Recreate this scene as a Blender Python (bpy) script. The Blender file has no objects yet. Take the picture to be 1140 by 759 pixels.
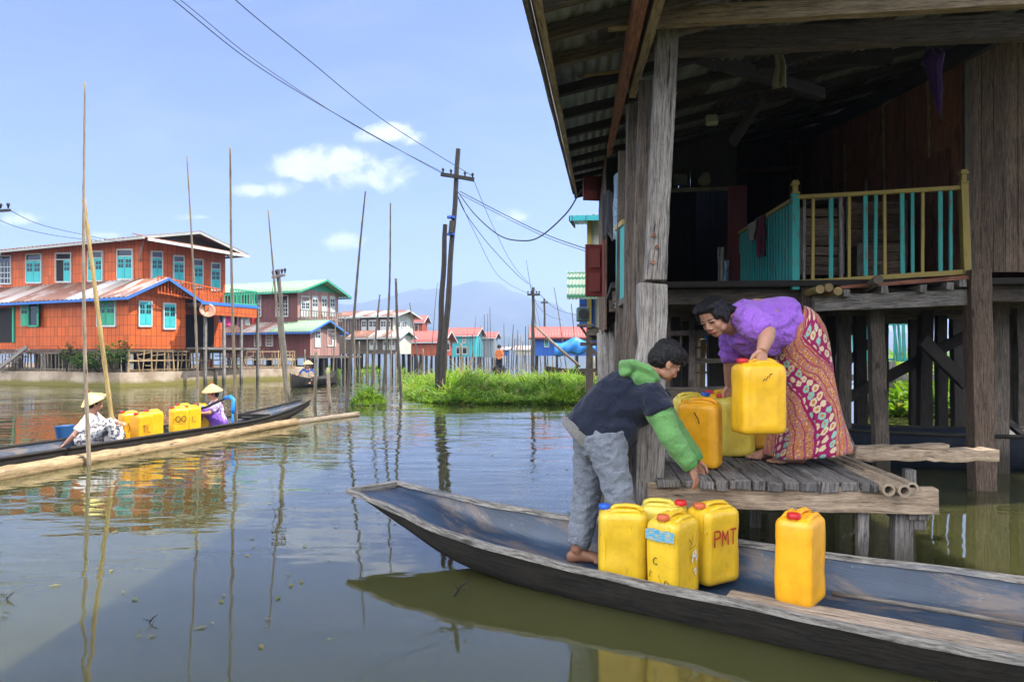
import bpy, math, random
from mathutils import Vector, Matrix, noise as mnoise
R = random.Random(7)
SC = bpy.context.scene
COL = SC.collection
PI = math.pi
rad = math.radians
CAMZ, F, CX, HY = 1.15, 760.0, 570.0, 394.0      # eye height, focal length and principal point in photo pixels

def V(*a): return Vector(a)
def W(px, py, d):                                 # photo pixel at a depth (metres) -> world point
    return V((px-CX)/F*d, d, CAMZ + (HY-py)/F*d)
def Wz(px, py, z):                                # photo pixel on a level plane
    return W(px, py, (CAMZ-z)*F/(py-HY))
def lerp(a, b, t): return a + (b-a)*t

class Frame:                                      # a plan frame: r to the side, t away from the viewer
    def __init__(s, x, y, deg):
        a = rad(deg); s.o = V(x, y, 0); s.D = V(math.sin(a), math.cos(a), 0); s.R = V(math.cos(a), -math.sin(a), 0); s.deg = deg
    def p(s, r, t, z): return s.o + s.R*r + s.D*t + V(0, 0, z)
    def hit_t(s, px, py, t):
        u = (px-CX)/F; d = (t + s.o.dot(s.D))/(u*s.D.x + s.D.y); return W(px, py, d)
    def hit_r(s, px, py, r):
        u = (px-CX)/F; d = (r + s.o.dot(s.R))/(u*s.R.x + s.R.y); return W(px, py, d)
    def rt(s, p): q = p - s.o; return q.dot(s.R), q.dot(s.D), p.z

POS = {}
def tag(o, label=None, cat=None, group=None, kind=None):
    if label: o['label'] = label
    if cat: o['category'] = cat
    if group: o['group'] = group
    if kind: o['kind'] = kind
    return o
def thing(name, label, cat, loc=(0, 0, 0), group=None):
    o = bpy.data.objects.new(name, None); COL.objects.link(o)
    o.empty_display_size = .1
    o.location = loc; POS[o.name] = Vector(loc)
    return tag(o, label, cat, group)
def copy_tree(o, loc=None, rz=None, parent=None):
    c = o.copy(); COL.objects.link(c)
    if parent: c.parent = parent
    if loc is not None: c.location = loc
    if rz is not None: c.rotation_euler = (0, 0, rz)
    for ch in list(o.children): copy_tree(ch, parent=c)
    return c

class MB:
    def __init__(s): s.v = []; s.f = []; s.uv = []; s.rn = []; s.w = True
    def add(s, vs, fs, uvs=None, rn=None):
        b = len(s.v); s.v += [Vector(x) for x in vs]
        rn = R.random() if rn is None else rn
        for i, f in enumerate(fs):
            s.f.append([b+k for k in f]); s.rn.append(rn)
            s.uv.append(uvs[i] if uvs else [(vs[k][0], vs[k][2]) for k in f])
        return s
    def beam(s, p0, p1, w, h, side=None, seg=1, jit=0.0, rn=None, taper=1.0):
        p0 = Vector(p0); p1 = Vector(p1); a = p1-p0; L = a.length; a = a/L
        if side is None:
            side = a.cross(V(0, 0, 1))
            side = V(1, 0, 0) if side.length < .05 else side
        side = Vector(side); side = (side - a*side.dot(a)).normalized(); up = side.cross(a)
        vs = []; uo = R.random()*60; vo = R.random()*20
        for i in range(seg+1):
            k = i/seg; c = p0.lerp(p1, k); tw = lerp(1, taper, k)
            for sx, sy in ((-1, -1), (1, -1), (1, 1), (-1, 1)):
                q = c + side*(sx*w/2*tw) + up*(sy*h/2*tw)
                if jit: q = q + V(R.gauss(0, jit), R.gauss(0, jit), R.gauss(0, jit))
                vs.append(q)
        fs = [[3, 2, 1, 0], [4*seg+k for k in range(4)]]
        uvs = [[(uo, vo), (uo, vo+w), (uo+h, vo+w), (uo+h, vo)], [(uo, vo), (uo, vo+w), (uo+h, vo+w), (uo+h, vo)]]
        per = [0, w, w+h, 2*w+h, 2*w+2*h]
        for i in range(seg):
            u0 = uo+L*i/seg; u1 = uo+L*(i+1)/seg
            for k in range(4):
                b = 4*i
                fs.append([b+k, b+(k+1) % 4, b+4+(k+1) % 4, b+4+k])
                uvs.append([(u0, vo+per[k]), (u0, vo+per[k+1]), (u1, vo+per[k+1]), (u1, vo+per[k])])
        return s.add(vs, fs, uvs, rn)
    def box(s, c, size, rz=0.0, rn=None):         # wall-like box, uv in metres (along, up)
        c = Vector(c); hx, hy, hz = [k/2 for k in size]; m = Matrix.Rotation(rz, 3, 'Z')
        vs = [c + m @ V(x*hx, y*hy, z*hz) for z in (-1, 1) for x, y in ((-1, -1), (1, -1), (1, 1), (-1, 1))]
        fs = []; uvs = []
        zz = (c.z-hz, c.z+hz); wd = (size[0], size[1], size[0], size[1])
        for k in range(4):
            k2 = (k+1) % 4; fs.append([k, k2, 4+k2, 4+k]); uo = k*7.3
            uvs.append([(uo, zz[0]), (uo+wd[k], zz[0]), (uo+wd[k], zz[1]), (uo, zz[1])])
        for f in ([3, 2, 1, 0], [4, 5, 6, 7]):
            fs.append(f); uvs.append([(0, 0), (size[0], 0), (size[0], size[1]), (0, size[1])])
        return s.add(vs, fs, uvs, rn)
    def tube(s, pts, rads, n=8, rn=None, caps=True, flat=1.0, up=None, hollow=False):
        pts = [Vector(p) for p in pts]
        if not hasattr(rads, '__len__'): rads = [rads]*len(pts)
        T = []
        for i in range(len(pts)):
            a = pts[max(i-1, 0)]; b = pts[min(i+1, len(pts)-1)]; T.append((b-a).normalized())
        nrm = Vector(up) if up is not None else (V(0, 0, 1) if abs(T[0].z) < .9 else V(1, 0, 0))
        vs = []; L = 0; Ls = []
        uo = R.random()*60; vo = R.random()*20
        for i, p in enumerate(pts):
            nrm = (nrm - T[i]*nrm.dot(T[i])).normalized(); bi = T[i].cross(nrm)
            if i: L += (p-pts[i-1]).length
            Ls.append(L); r = rads[i]
            rx, ry = (r, r*flat) if not hasattr(r, '__len__') else r
            for k in range(n):
                an = 2*PI*k/n; vs.append(p + bi*(rx*math.cos(an)) + nrm*(ry*math.sin(an)))
        fs = []; uvs = []
        r0 = rads[0] if not hasattr(rads[0], '__len__') else rads[0][0]
        for i in range(len(pts)-1):
            for k in range(n):
                k2 = (k+1) % n
                fs.append([i*n+k, i*n+k2, (i+1)*n+k2, (i+1)*n+k])
                va, vb = vo+2*PI*r0*k/n, vo+2*PI*r0*(k+1)/n
                uvs.append([(uo+Ls[i], va), (uo+Ls[i], vb), (uo+Ls[i+1], vb), (uo+Ls[i+1], va)])
        if caps:
            for rev, b in ((True, 0), (False, (len(pts)-1)*n)):
                f = [b+k for k in range(n)]; f = f[::-1] if rev else f
                fs.append(f); uvs.append([(uo+math.cos(2*PI*k/n)*r0, vo+math.sin(2*PI*k/n)*r0) for k in range(n)])
        return s.add(vs, fs, uvs, rn)
    def loft(s, secs, caps=True, rn=None, closed=True, along=False):
        n = len(secs[0]); vs = [Vector(p) for q in secs for p in q]; fs = []; uvs = []
        cum = []
        for q in secs:
            c = [0.0]
            for k in range(n): c.append(c[-1]+(Vector(q[(k+1) % n])-Vector(q[k])).length)
            cum.append(c)
        ax = [0.0]
        for i in range(1, len(secs)):
            ax.append(ax[-1] + sum((Vector(secs[i][k])-Vector(secs[i-1][k])).length for k in range(n))/n)
        for i in range(len(secs)-1):
            for k in range(n if closed else n-1):
                k2 = (k+1) % n
                fs.append([i*n+k, i*n+k2, (i+1)*n+k2, (i+1)*n+k])
                q = [(cum[i][k], ax[i]), (cum[i][k+1], ax[i]), (cum[i+1][k+1], ax[i+1]), (cum[i+1][k], ax[i+1])]
                uvs.append([(b_, a_) for a_, b_ in q] if along else q)
        if caps:
            for rev, b in ((True, 0), (False, (len(secs)-1)*n)):
                f = [b+k for k in range(n)]; f = f[::-1] if rev else f
                fs.append(f); uvs.append([(vs[k].x, vs[k].y) for k in f])
        return s.add(vs, fs, uvs, rn)
    def ell(s, c, r, m=None, nu=14, nv=9, rn=None):
        c = Vector(c); m = m or Matrix.Identity(3)
        if not hasattr(r, '__len__'): r = (r, r, r)
        vs = [c + m @ V(0, 0, -r[2])]; fs = []
        for j in range(1, nv):
            th = PI*j/nv
            for i in range(nu):
                a = 2*PI*i/nu
                vs.append(c + m @ V(r[0]*math.sin(th)*math.cos(a), r[1]*math.sin(th)*math.sin(a), -r[2]*math.cos(th)))
        vs.append(c + m @ V(0, 0, r[2])); e = len(vs)-1
        for i in range(nu):
            i2 = (i+1) % nu
            fs.append([0, 1+i2, 1+i]); fs.append([e, e-nu+i, e-nu+i2])
            for j in range(nv-2):
                fs.append([1+j*nu+i, 1+j*nu+i2, 1+(j+1)*nu+i2, 1+(j+1)*nu+i])
        return s.add(vs, fs, None, rn)
    def quad(s, a, b, c, d, rn=None, uv=None):
        a, b, c, d = map(Vector, (a, b, c, d)); w = (b-a).length; h = (d-a).length
        return s.add([a, b, c, d], [[0, 1, 2, 3]], [uv or [(0, 0), (w, 0), (w, h), (0, h)]], rn)
    def ribbon(s, pts, w, nrm, off=.0015):        # a flat painted stroke lying on a surface
        nrm = Vector(nrm).normalized(); pts = [Vector(p)+nrm*off for p in pts]
        vs = []; n = len(pts)
        for i, p in enumerate(pts):
            t = (pts[min(i+1, n-1)]-pts[max(i-1, 0)]).normalized(); sd = t.cross(nrm)*(w/2*R.uniform(.75, 1.2)); vs += [p-sd, p+sd]
        return s.add(vs, [[2*i, 2*i+1, 2*i+3, 2*i+2] for i in range(n-1)])
    def corrugated(s, o, ex, ey, up, wave=.076, amp=.009, per=6, rows=1, thick=0.0):
        # sheet: corner o, edge ex crosses the corrugations, edge ey runs along them
        o, ex, ey, up = map(Vector, (o, ex, ey, up)); Lx = ex.length; n = max(4, int(Lx/wave*per))
        vs = []; uvs = []; fs = []
        for j in range(rows+1):
            for i in range(n+1):
                x = i/n; h = amp*math.sin(2*PI*x*Lx/wave)
                vs.append(o + ex*x + ey*(j/rows) + up*h)
        Ly = ey.length
        for j in range(rows):
            for i in range(n):
                a = j*(n+1)+i; fs.append([a, a+1, a+n+2, a+n+1])
                uvs.append([(Lx*i/n, Ly*j/rows), (Lx*(i+1)/n, Ly*j/rows), (Lx*(i+1)/n, Ly*(j+1)/rows), (Lx*i/n, Ly*(j+1)/rows)])
        return s.add(vs, fs, uvs)
    def build(s, name, mat, parent=None, smooth=False, bevel=0, auto=None, solid=0):
        if not s.v: return None
        if parent is not None: base = POS[parent.name]
        else:
            lo = Vector([min(v[i] for v in s.v) for i in range(3)]); hi = Vector([max(v[i] for v in s.v) for i in range(3)])
            base = V((lo.x+hi.x)/2, (lo.y+hi.y)/2, lo.z)
        me = bpy.data.meshes.new(name)
        me.from_pydata([v-base for v in s.v], [], s.f)
        ul = me.uv_layers.new(name='UVMap'); flat = []
        for f in s.uv:
            for c in f: flat += [c[0], c[1]]
        ul.data.foreach_set('uv', flat)
        at = me.attributes.new('rnd', 'FLOAT', 'FACE'); at.data.foreach_set('value', s.rn)
        if smooth: me.polygons.foreach_set('use_smooth', [True]*len(me.polygons))
        if auto: me.set_sharp_from_angle(angle=rad(auto)) if hasattr(me, 'set_sharp_from_angle') else None
        me.update()
        me.materials.append(mat)
        o = bpy.data.objects.new(name, me); COL.objects.link(o)
        if parent is not None: o.parent = parent
        else: o.location = base
        POS[o.name] = base.copy()
        if solid: 
            m = o.modifiers.new('solid', 'SOLIDIFY'); m.thickness = solid
        if bevel:
            m = o.modifiers.new('bevel', 'BEVEL'); m.width = bevel; m.segments = 2; m.limit_method = 'ANGLE'
        return o
    def remesh(s, name, mat, parent, voxel=.006, it=3, colf=None, disp=None, uvf=None, factor=.5):
        me = bpy.data.meshes.new('tmp'); me.from_pydata(s.v, [], s.f)
        ob = bpy.data.objects.new('tmp', me); COL.objects.link(ob)
        m = ob.modifiers.new('r', 'REMESH'); m.mode = 'VOXEL'; m.voxel_size = voxel
        m = ob.modifiers.new('s', 'SMOOTH'); m.factor = factor; m.iterations = it
        dg = bpy.context.evaluated_depsgraph_get(); dg.update()
        m2 = bpy.data.meshes.new_from_object(ob.evaluated_get(dg))
        bpy.data.objects.remove(ob); bpy.data.meshes.remove(me)
        base = POS[parent.name] if parent is not None else V(0, 0, 0)
        m2.name = name
        ns = [v.normal.copy() for v in m2.vertices]
        cols = []
        for v, n in zip(m2.vertices, ns):
            p = v.co.copy()
            if colf: cols += list(colf(p, n))+[1.0]
            if disp: p = p + n*disp(p)
            v.co = p - base
        if colf:
            a = m2.color_attributes.new('Col', 'FLOAT_COLOR', 'POINT'); a.data.foreach_set('color', cols)
        m2.polygons.foreach_set('use_smooth', [True]*len(m2.polygons))
        m2.materials.clear(); m2.materials.append(mat); m2.update()
        o = bpy.data.objects.new(name, m2); COL.objects.link(o)
        if parent is not None: o.parent = parent
        POS[o.name] = base.copy()
        return o

# ---------------------------------------------------------------- node helpers
class NB:
    def __init__(s, nt): s.nt = nt
    def n(s, typ, ins=None, **props):
        nd = s.nt.nodes.new('ShaderNode'+typ)
        for k, v in props.items(): setattr(nd, k, v)
        for k, v in (ins or {}).items():
            sk = nd.inputs[k]
            if isinstance(v, bpy.types.NodeSocket): s.nt.links.new(v, sk)
            elif isinstance(v, (tuple, list)) and sk.type == 'RGBA' and len(v) == 3: sk.default_value = (*v, 1)
            else: sk.default_value = v
        return nd
    def math(s, op, a, b=0.0, c=0.0, clamp=False): return s.n('Math', {0: a, 1: b, 2: c}, operation=op, use_clamp=clamp).outputs[0]
    def noise(s, vec, scale, detail=4.0, rough=.55, dist=0.0):
        return s.n('TexNoise', {'Vector': vec, 'Scale': scale, 'Detail': detail, 'Roughness': rough, 'Distortion': dist}).outputs['Fac']
    def map(s, vec, sc=(1, 1, 1), rot=(0, 0, 0), loc=(0, 0, 0)):
        return s.n('Mapping', {'Vector': vec, 'Scale': sc, 'Rotation': rot, 'Location': loc}).outputs[0]
    def mix(s, f, a, b, mode='MIX'):
        nd = s.n('Mix', None, data_type='RGBA', blend_type=mode)
        for i, v in ((0, f), (6, a), (7, b)):
            sk = nd.inputs[i]
            if isinstance(v, bpy.types.NodeSocket): s.nt.links.new(v, sk)
            else: sk.default_value = (*v, 1) if isinstance(v, (tuple, list)) and len(v) == 3 else v
        return nd.outputs[2]
    def step(s, x, lo, hi):                          # smooth ramp lo..hi -> 0..1
        return s.n('MapRange', {0: x, 1: lo, 2: hi, 3: 0.0, 4: 1.0}, interpolation_type='SMOOTHSTEP').outputs[0]
    def bump(s, h, strength=.5, dist=.01, nrm=None):
        d = {'Height': h, 'Strength': strength, 'Distance': dist}
        if nrm is not None: d['Normal'] = nrm
        return s.n('Bump', d).outputs[0]
    def uv(s): return s.n('UVMap', None, uv_map='UVMap').outputs[0]
    def obj(s): return s.n('TexCoord').outputs['Object']
    def pos(s): return s.n('NewGeometry').outputs['Position']
    def rnd(s): return s.n('Attribute', None, attribute_name='rnd').outputs['Fac']

def mat(name, fn):
    m = bpy.data.materials.new(name); m.use_nodes = True; nt = m.node_tree; nt.nodes.clear()
    nb = NB(nt); out = nt.nodes.new('ShaderNodeOutputMaterial')
    res = fn(nb)
    nt.links.new(res, out.inputs['Surface'])
    return m
def principled(nb, **k):
    ins = {}
    for key, v in k.items():
        ins[{'color': 'Base Color', 'rough': 'Roughness', 'normal': 'Normal', 'metal': 'Metallic', 'spec': 'Specular IOR Level', 'sss': 'Subsurface Weight',
             'sheen': 'Sheen Weight', 'coat': 'Coat Weight', 'ior': 'IOR', 'sssr': 'Subsurface Radius', 'ssss': 'Subsurface Scale', 'trans': 'Transmission Weight'}[key]] = v
    return nb.n('BsdfPrincipled', ins).outputs[0]

def wood(name, dark, light, stain=(.03, .026, .022), grain=55, rough=.8, bump=.6, stain_amt=.45, moss=0):
    def fn(nb):
        uv = nb.uv(); rn = nb.rnd()
        off = nb.n('CombineXYZ', {0: nb.math('MULTIPLY', rn, 37.0), 1: nb.math('MULTIPLY', rn, 91.0)}).outputs[0]
        uv2 = nb.n('VectorMath', {0: uv, 1: off}, operation='ADD').outputs[0]
        g = nb.noise(nb.map(uv2, (5.5, grain*1.7, 1)), 1.0, 6, .70, .5)
        g2 = nb.noise(nb.map(uv2, (22, grain*4.5, 1)), 1.0, 3, .7)
        st = nb.noise(nb.map(uv2, (1.6, 7, 1)), 1.0, 4, .6, .4)
        fine = nb.math('ADD', nb.math('MULTIPLY', g, .65), nb.math('MULTIPLY', g2, .35))
        c = nb.mix(nb.step(fine, .36, .62), dark, light)
        c = nb.mix(nb.math('MULTIPLY', nb.step(st, .5, .68), stain_amt), c, stain)
        crack = nb.step(g, .39, .33)
        pt = nb.noise(nb.map(uv2, (5, 9, 1)), 1.0, 5, .7, .3)
        pv = nb.math('ADD', nb.math('MULTIPLY', pt, .9), .55); c = nb.mix(1.0, c, nb.n('CombineColor', {0: pv, 1: pv, 2: pv}).outputs[0], 'MULTIPLY')
        kn = nb.n('TexVoronoi', {'Vector': nb.map(uv2, (2.2, 6, 1)), 'Scale': 1.0}).outputs['Distance']
        c = nb.mix(nb.math('MULTIPLY', nb.step(kn, .13, .04), .8), c, (.018, .013, .01))
        c = nb.mix(nb.math('MULTIPLY', crack, .85), c, (.010, .008, .007))
        val = nb.math('ADD', nb.math('MULTIPLY', rn, .5), .72)
        c = nb.mix(1.0, c, nb.n('CombineColor', {0: val, 1: val, 2: val}).outputs[0], 'MULTIPLY')
        if moss:
            z = nb.n('SeparateXYZ', {0: nb.pos()}).outputs[2]
            wet = nb.step(nb.math('ADD', z, nb.math('MULTIPLY', st, .18)), .42, .2)
            c = nb.mix(nb.math('MULTIPLY', wet, .75), c, (.022, .02, .012))
        h = nb.math('SUBTRACT', fine, nb.math('MULTIPLY', crack, .6))
        return principled(nb, color=c, rough=rough, normal=nb.bump(h, bump, .006), spec=.3)
    return mat(name, fn)

def paint(name, col, rough=.55, wear=.25, under=(.16, .12, .09), dirt=.3, lines=None, linecol=(.05, .02, .012), scale=1.0):
    # painted boards; lines=(board width, course height) in metres of the uv
    def fn(nb):
        uv = nb.uv(); p = nb.pos()
        big = nb.noise(p, .9*scale, 5, .6); mid = nb.noise(nb.map(p, (1, 1, .35)), 7*scale, 5, .7)
        v = nb.math('ADD', nb.math('MULTIPLY', big, .55), .72)
        c = nb.mix(1.0, col, nb.n('CombineColor', {0: v, 1: v, 2: v}).outputs[0], 'MULTIPLY')
        c = nb.mix(nb.math('MULTIPLY', nb.step(mid, .55, .75), dirt), c, (.09, .065, .05))
        fl = nb.noise(nb.map(uv, (3, 26, 1)), 2.0*scale, 5, .7)
        c = nb.mix(nb.math('MULTIPLY', nb.step(fl, .66-.16*wear, .74-.16*wear), min(1, wear*1.2)), c, under)
        h = mid
        if lines:
            xy = nb.n('SeparateXYZ', {0: uv})
            fx = nb.math('FRACT', nb.math('DIVIDE', xy.outputs[0], lines[0])); fy = nb.math('FRACT', nb.math('DIVIDE', xy.outputs[1], lines[1]))
            bw = .02/lines[0]; bh = .016/lines[1]
            ln = nb.math('MAXIMUM', nb.math('LESS_THAN', fx, bw), nb.math('LESS_THAN', fy, bh))
            cell = nb.n('TexWhiteNoise', {0: nb.n('CombineXYZ', {0: nb.math('FLOOR', nb.math('DIVIDE', xy.outputs[0], lines[0])), 1: nb.math('FLOOR', nb.math('DIVIDE', xy.outputs[1], lines[1]))}).outputs[0]}, noise_dimensions='3D').outputs[0]
            cv = nb.math('ADD', nb.math('MULTIPLY', cell, .3), .82)
            c = nb.mix(1.0, c, nb.n('CombineColor', {0: cv, 1: cv, 2: cv}).outputs[0], 'MULTIPLY')
            c = nb.mix(nb.math('MULTIPLY', ln, .85), c, linecol)
            h = nb.math('SUBTRACT', nb.math('MULTIPLY', mid, .3), ln)
        return principled(nb, color=c, rough=rough, normal=nb.bump(h, .4, .008), spec=.35)
    return mat(name, fn)

def metalsheet(name, col, rust=(.16, .06, .03), amt=.5, pale=None, rough=.5, band=.8):
    def fn(nb):
        uv = nb.uv(); xy = nb.n('SeparateXYZ', {0: uv})
        sheet = nb.n('TexWhiteNoise', {0: nb.n('CombineXYZ', {0: nb.math('FLOOR', nb.math('DIVIDE', xy.outputs[0], band)), 1: nb.math('FLOOR', nb.math('DIVIDE', xy.outputs[1], 2.1))}).outputs[0]}, noise_dimensions='3D').outputs[0]
        n = nb.noise(nb.map(uv, (3.0, .7, 1)), 1.0, 6, .7, .5)
        k = nb.math('ADD', n, nb.math('MULTIPLY', nb.math('SUBTRACT', sheet, .5), .5))
        c = nb.mix(nb.step(k, .62-amt*.35, .82-amt*.35), col, rust)
        if pale: c = nb.mix(nb.step(sheet, .72, .78), c, pale)
        return principled(nb, color=c, rough=rough, normal=nb.bump(n, .15, .01), spec=.4)
    return mat(name, fn)

def cloth(name, col, col2=None, scale=300, rough=.9, wr=.5, mixs=(.4, .6)):
    def fn(nb):
        p = nb.obj(); n = nb.noise(p, scale, 2, .5); b = nb.noise(p, 9, 4, .6)
        c = nb.mix(nb.step(n, *mixs), col, col2 or tuple(k*.8 for k in col))
        v = nb.math('ADD', nb.math('MULTIPLY', b, .4), .8)
        c = nb.mix(1.0, c, nb.n('CombineColor', {0: v, 1: v, 2: v}).outputs[0], 'MULTIPLY')
        w = nb.noise(p, 16, 3, .55, .8)
        nn = nb.bump(w, wr, .02); nn = nb.bump(n, .15, .003, nn)
        return principled(nb, color=c, rough=rough, normal=nn, spec=.15, sheen=.15)
    return mat(name, fn)

def plain(name, col, rough=.5, var=.15, metal=0.0, spec=.4):
    def fn(nb):
        n = nb.noise(nb.obj(), 14, 4, .6)
        v = nb.math('ADD', nb.math('MULTIPLY', n, var*2), 1-var)
        c = nb.mix(1.0, col, nb.n('CombineColor', {0: v, 1: v, 2: v}).outputs[0], 'MULTIPLY')
        return principled(nb, color=c, rough=rough, metal=metal, spec=spec, normal=nb.bump(n, .1, .004))
    return mat(name, fn)
# ---------------------------------------------------------------- camera, light, sky
cam = bpy.data.cameras.new('camera'); camo = bpy.data.objects.new('camera', cam); COL.objects.link(camo); SC.camera = camo
camo.location = (0, 0, CAMZ); camo.rotation_euler = (rad(90), 0, 0)
cam.sensor_width = 36; cam.lens = 36*F/1140; cam.shift_y = (HY-379.5)/1140; cam.clip_start = .05; cam.clip_end = 9000
SC.view_settings.view_transform = 'Standard'; SC.view_settings.look = 'None'; SC.view_settings.gamma = 1
SC.view_settings.use_curve_mapping = False
SC.view_settings.exposure = EXPOSURE = 1.32
SC.cycles.use_denoising = True
SC.cycles.max_bounces = 8; SC.cycles.diffuse_bounces = 4; SC.cycles.glossy_bounces = 3; SC.cycles.volume_bounces = 0
SC.cycles.caustics_reflective = False; SC.cycles.caustics_refractive = False

SUN_EL, SUN_AZ = 54.0, 80.0                        # azimuth clockwise from the view axis: from the right, over the house
sun = bpy.data.lights.new('sun', 'SUN'); suno = bpy.data.objects.new('sun', sun); COL.objects.link(suno)
sun.energy = 4.6; sun.angle = rad(.5); sun.color = (1, .93, .82)
sd = V(math.sin(rad(SUN_AZ))*math.cos(rad(SUN_EL)), math.cos(rad(SUN_AZ))*math.cos(rad(SUN_EL)), math.sin(rad(SUN_EL)))
suno.rotation_euler = sd.to_track_quat('Z', 'Y').to_euler(); suno.location = (20, -20, 40)

world = bpy.data.worlds.new('World'); SC.world = world; world.use_nodes = True
nt = world.node_tree; nt.nodes.clear(); nb = NB(nt)
sky = nb.n('TexSky', None, sky_type='NISHITA', sun_disc=False, sun_elevation=rad(SUN_EL), sun_rotation=rad(SUN_AZ), altitude=900, air_density=1.0, dust_density=.7, ozone_density=2.0)
gen = nb.n('TexCoord').outputs['Generated']
xyz = nb.n('SeparateXYZ', {0: gen})
yy = nb.math('MAXIMUM', xyz.outputs[1], .05)
cu = nb.math('DIVIDE', xyz.outputs[0], yy); cv = nb.math('DIVIDE', xyz.outputs[2], yy)
cl = None
for (px, py, a, b) in ((345, 190, 55, 24), (405, 200, 62, 26), (372, 185, 58, 26), (300, 211, 50, 15), (432, 152, 46, 18), (385, 268, 52, 20), (575, 243, 44, 14), (30, 245, 60, 12), (120, 262, 40, 9), (225, 242, 30, 8)):
    du = nb.math('DIVIDE', nb.math('SUBTRACT', cu, (px-CX)/F), a/F); dv = nb.math('DIVIDE', nb.math('SUBTRACT', cv, (HY-py)/F), b/F)
    dv = nb.math('MAXIMUM', dv, nb.math('MULTIPLY', dv, -1.5))
    r = nb.math('SQRT', nb.math('ADD', nb.math('MULTIPLY', du, du), nb.math('MULTIPLY', dv, dv)))
    k = nb.math('SUBTRACT', 1.0, r)
    if py > 225: k = nb.math('SUBTRACT', k, .34)
    cl = k if cl is None else nb.math('MAXIMUM', cl, k)
cvec = nb.n('CombineXYZ', {0: cu, 1: nb.math('MULTIPLY', cv, 1.3)}).outputs[0]
cn = nb.noise(cvec, 17.0, 7, .58, .3); cn2 = nb.noise(cvec, 45.0, 4, .6)
den = nb.math('ADD', cl, nb.math('MULTIPLY', nb.math('SUBTRACT', cn, .52), 2.6))
den = nb.step(den, -.05, .75)
den = nb.math('MULTIPLY', den, nb.step(xyz.outputs[1], .1, .2))
# thin high veil near the horizon
veil = nb.math('MULTIPLY', nb.step(nb.noise(nb.map(cvec, (1, 2.5, 1)), 3.2, 6, .6, .6), .42, .8), .22)
SKY_STR = 0.13
bright = nb.math('ADD', nb.math('MULTIPLY', nb.math('ADD', nb.math('MULTIPLY', cn2, .5), nb.math('MULTIPLY', cn, .5)), .8), .54)
ccol = nb.mix(1.0, (4.6, 4.7, 5.0), nb.n('CombineColor', {0: bright, 1: bright, 2: bright}).outputs[0], 'MULTIPLY')
c1 = nb.mix(1.0, sky.outputs[0], (.51, .485, .68), 'MULTIPLY')
c1 = nb.mix(veil, c1, (2.3, 2.5, 3.3))
c2 = nb.mix(nb.math('MULTIPLY', den, .85), c1, ccol)
# bright broken cloud added out of view, behind and above the viewer, as fill light
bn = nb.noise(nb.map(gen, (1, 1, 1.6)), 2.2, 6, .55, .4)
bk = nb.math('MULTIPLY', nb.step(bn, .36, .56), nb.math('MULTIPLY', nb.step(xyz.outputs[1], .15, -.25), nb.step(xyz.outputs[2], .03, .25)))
kd = nb.n('VectorMath', {0: gen, 1: (-.47, -.66, .58)}, operation='DOT_PRODUCT').outputs['Value']  # direction of the extra-bright cloud patch added as a soft key light
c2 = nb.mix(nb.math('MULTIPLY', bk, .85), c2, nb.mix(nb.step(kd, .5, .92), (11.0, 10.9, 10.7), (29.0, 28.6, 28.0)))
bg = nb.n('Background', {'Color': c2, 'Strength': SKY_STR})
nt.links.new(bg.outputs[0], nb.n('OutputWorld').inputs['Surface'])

# ---------------------------------------------------------------- haze: one closed box of even air
mb = MB(); mb.box((0, 1050, 148), (3400, 2900, 306))
hm = bpy.data.materials.new('haze_air'); hm.use_nodes = True; hm.node_tree.nodes.clear(); nb = NB(hm.node_tree)
vol = nb.n('VolumePrincipled', {'Color': (.46, .64, 1.0, 1), 'Density': .00062, 'Anisotropy': .2})
hm.node_tree.links.new(vol.outputs[0], nb.n('OutputMaterial').inputs['Volume'])
tag(mb.build('haze', hm), kind='stuff')

# ---------------------------------------------------------------- water
def water_fn(nb):
    p = nb.pos(); xy = nb.n('SeparateXYZ', {0: p})
    flat = nb.n('CombineXYZ', {0: xy.outputs[0], 1: xy.outputs[1]}).outputs[0]
    mask = nb.step(nb.noise(flat, .16, 3, .5, .4), .40, .62)
    far = nb.step(xy.outputs[1], 3.2, 9.0)
    left = nb.step(xy.outputs[0], 1.0, -3.0)
    amp = nb.math('ADD', .16, nb.math('MULTIPLY', far, nb.math('ADD', .16, nb.math('MULTIPLY', mask, .62))))
    amp = nb.math('MULTIPLY', amp, nb.math('ADD', .6, nb.math('MULTIPLY', left, .5)))
    w1 = nb.noise(nb.map(flat, (.85, 2.1, 1), (0, 0, .18)), 1.5, 2, .45, .3)
    w2 = nb.noise(nb.map(flat, (1.0, 2.6, 1), (0, 0, -.12)), 4.2, 2, .5, .2)
    w3 = nb.noise(nb.map(flat, (1.0, 1.8, 1), (0, 0, .3)), .55, 1, .4)
    h = nb.math('ADD', nb.math('MULTIPLY', w1, .026), nb.math('ADD', nb.math('MULTIPLY', w2, .0045), nb.math('MULTIPLY', w3, .03)))
    h = nb.math('MULTIPLY', h, amp)
    nrm = nb.bump(h, 1.0, 1.0)
    tn = nb.noise(flat, .5, 4, .55)
    c = nb.mix(tn, (.042, .044, .013), (.060, .061, .020))
    return principled(nb, color=c, rough=.025, normal=nrm, ior=1.6, spec=.5, sss=1.0, sssr=(1.0, 1.0, .6), ssss=1.0)
MW = mat('lake_water', water_fn)
mb = MB(); mb.add([(-1650, -350, 0), (1650, -350, 0), (1650, 2450, 0), (-1650, 2450, 0)], [[0, 1, 2, 3]])
water = mb.build('water', MW); tag(water, kind='structure')

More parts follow.
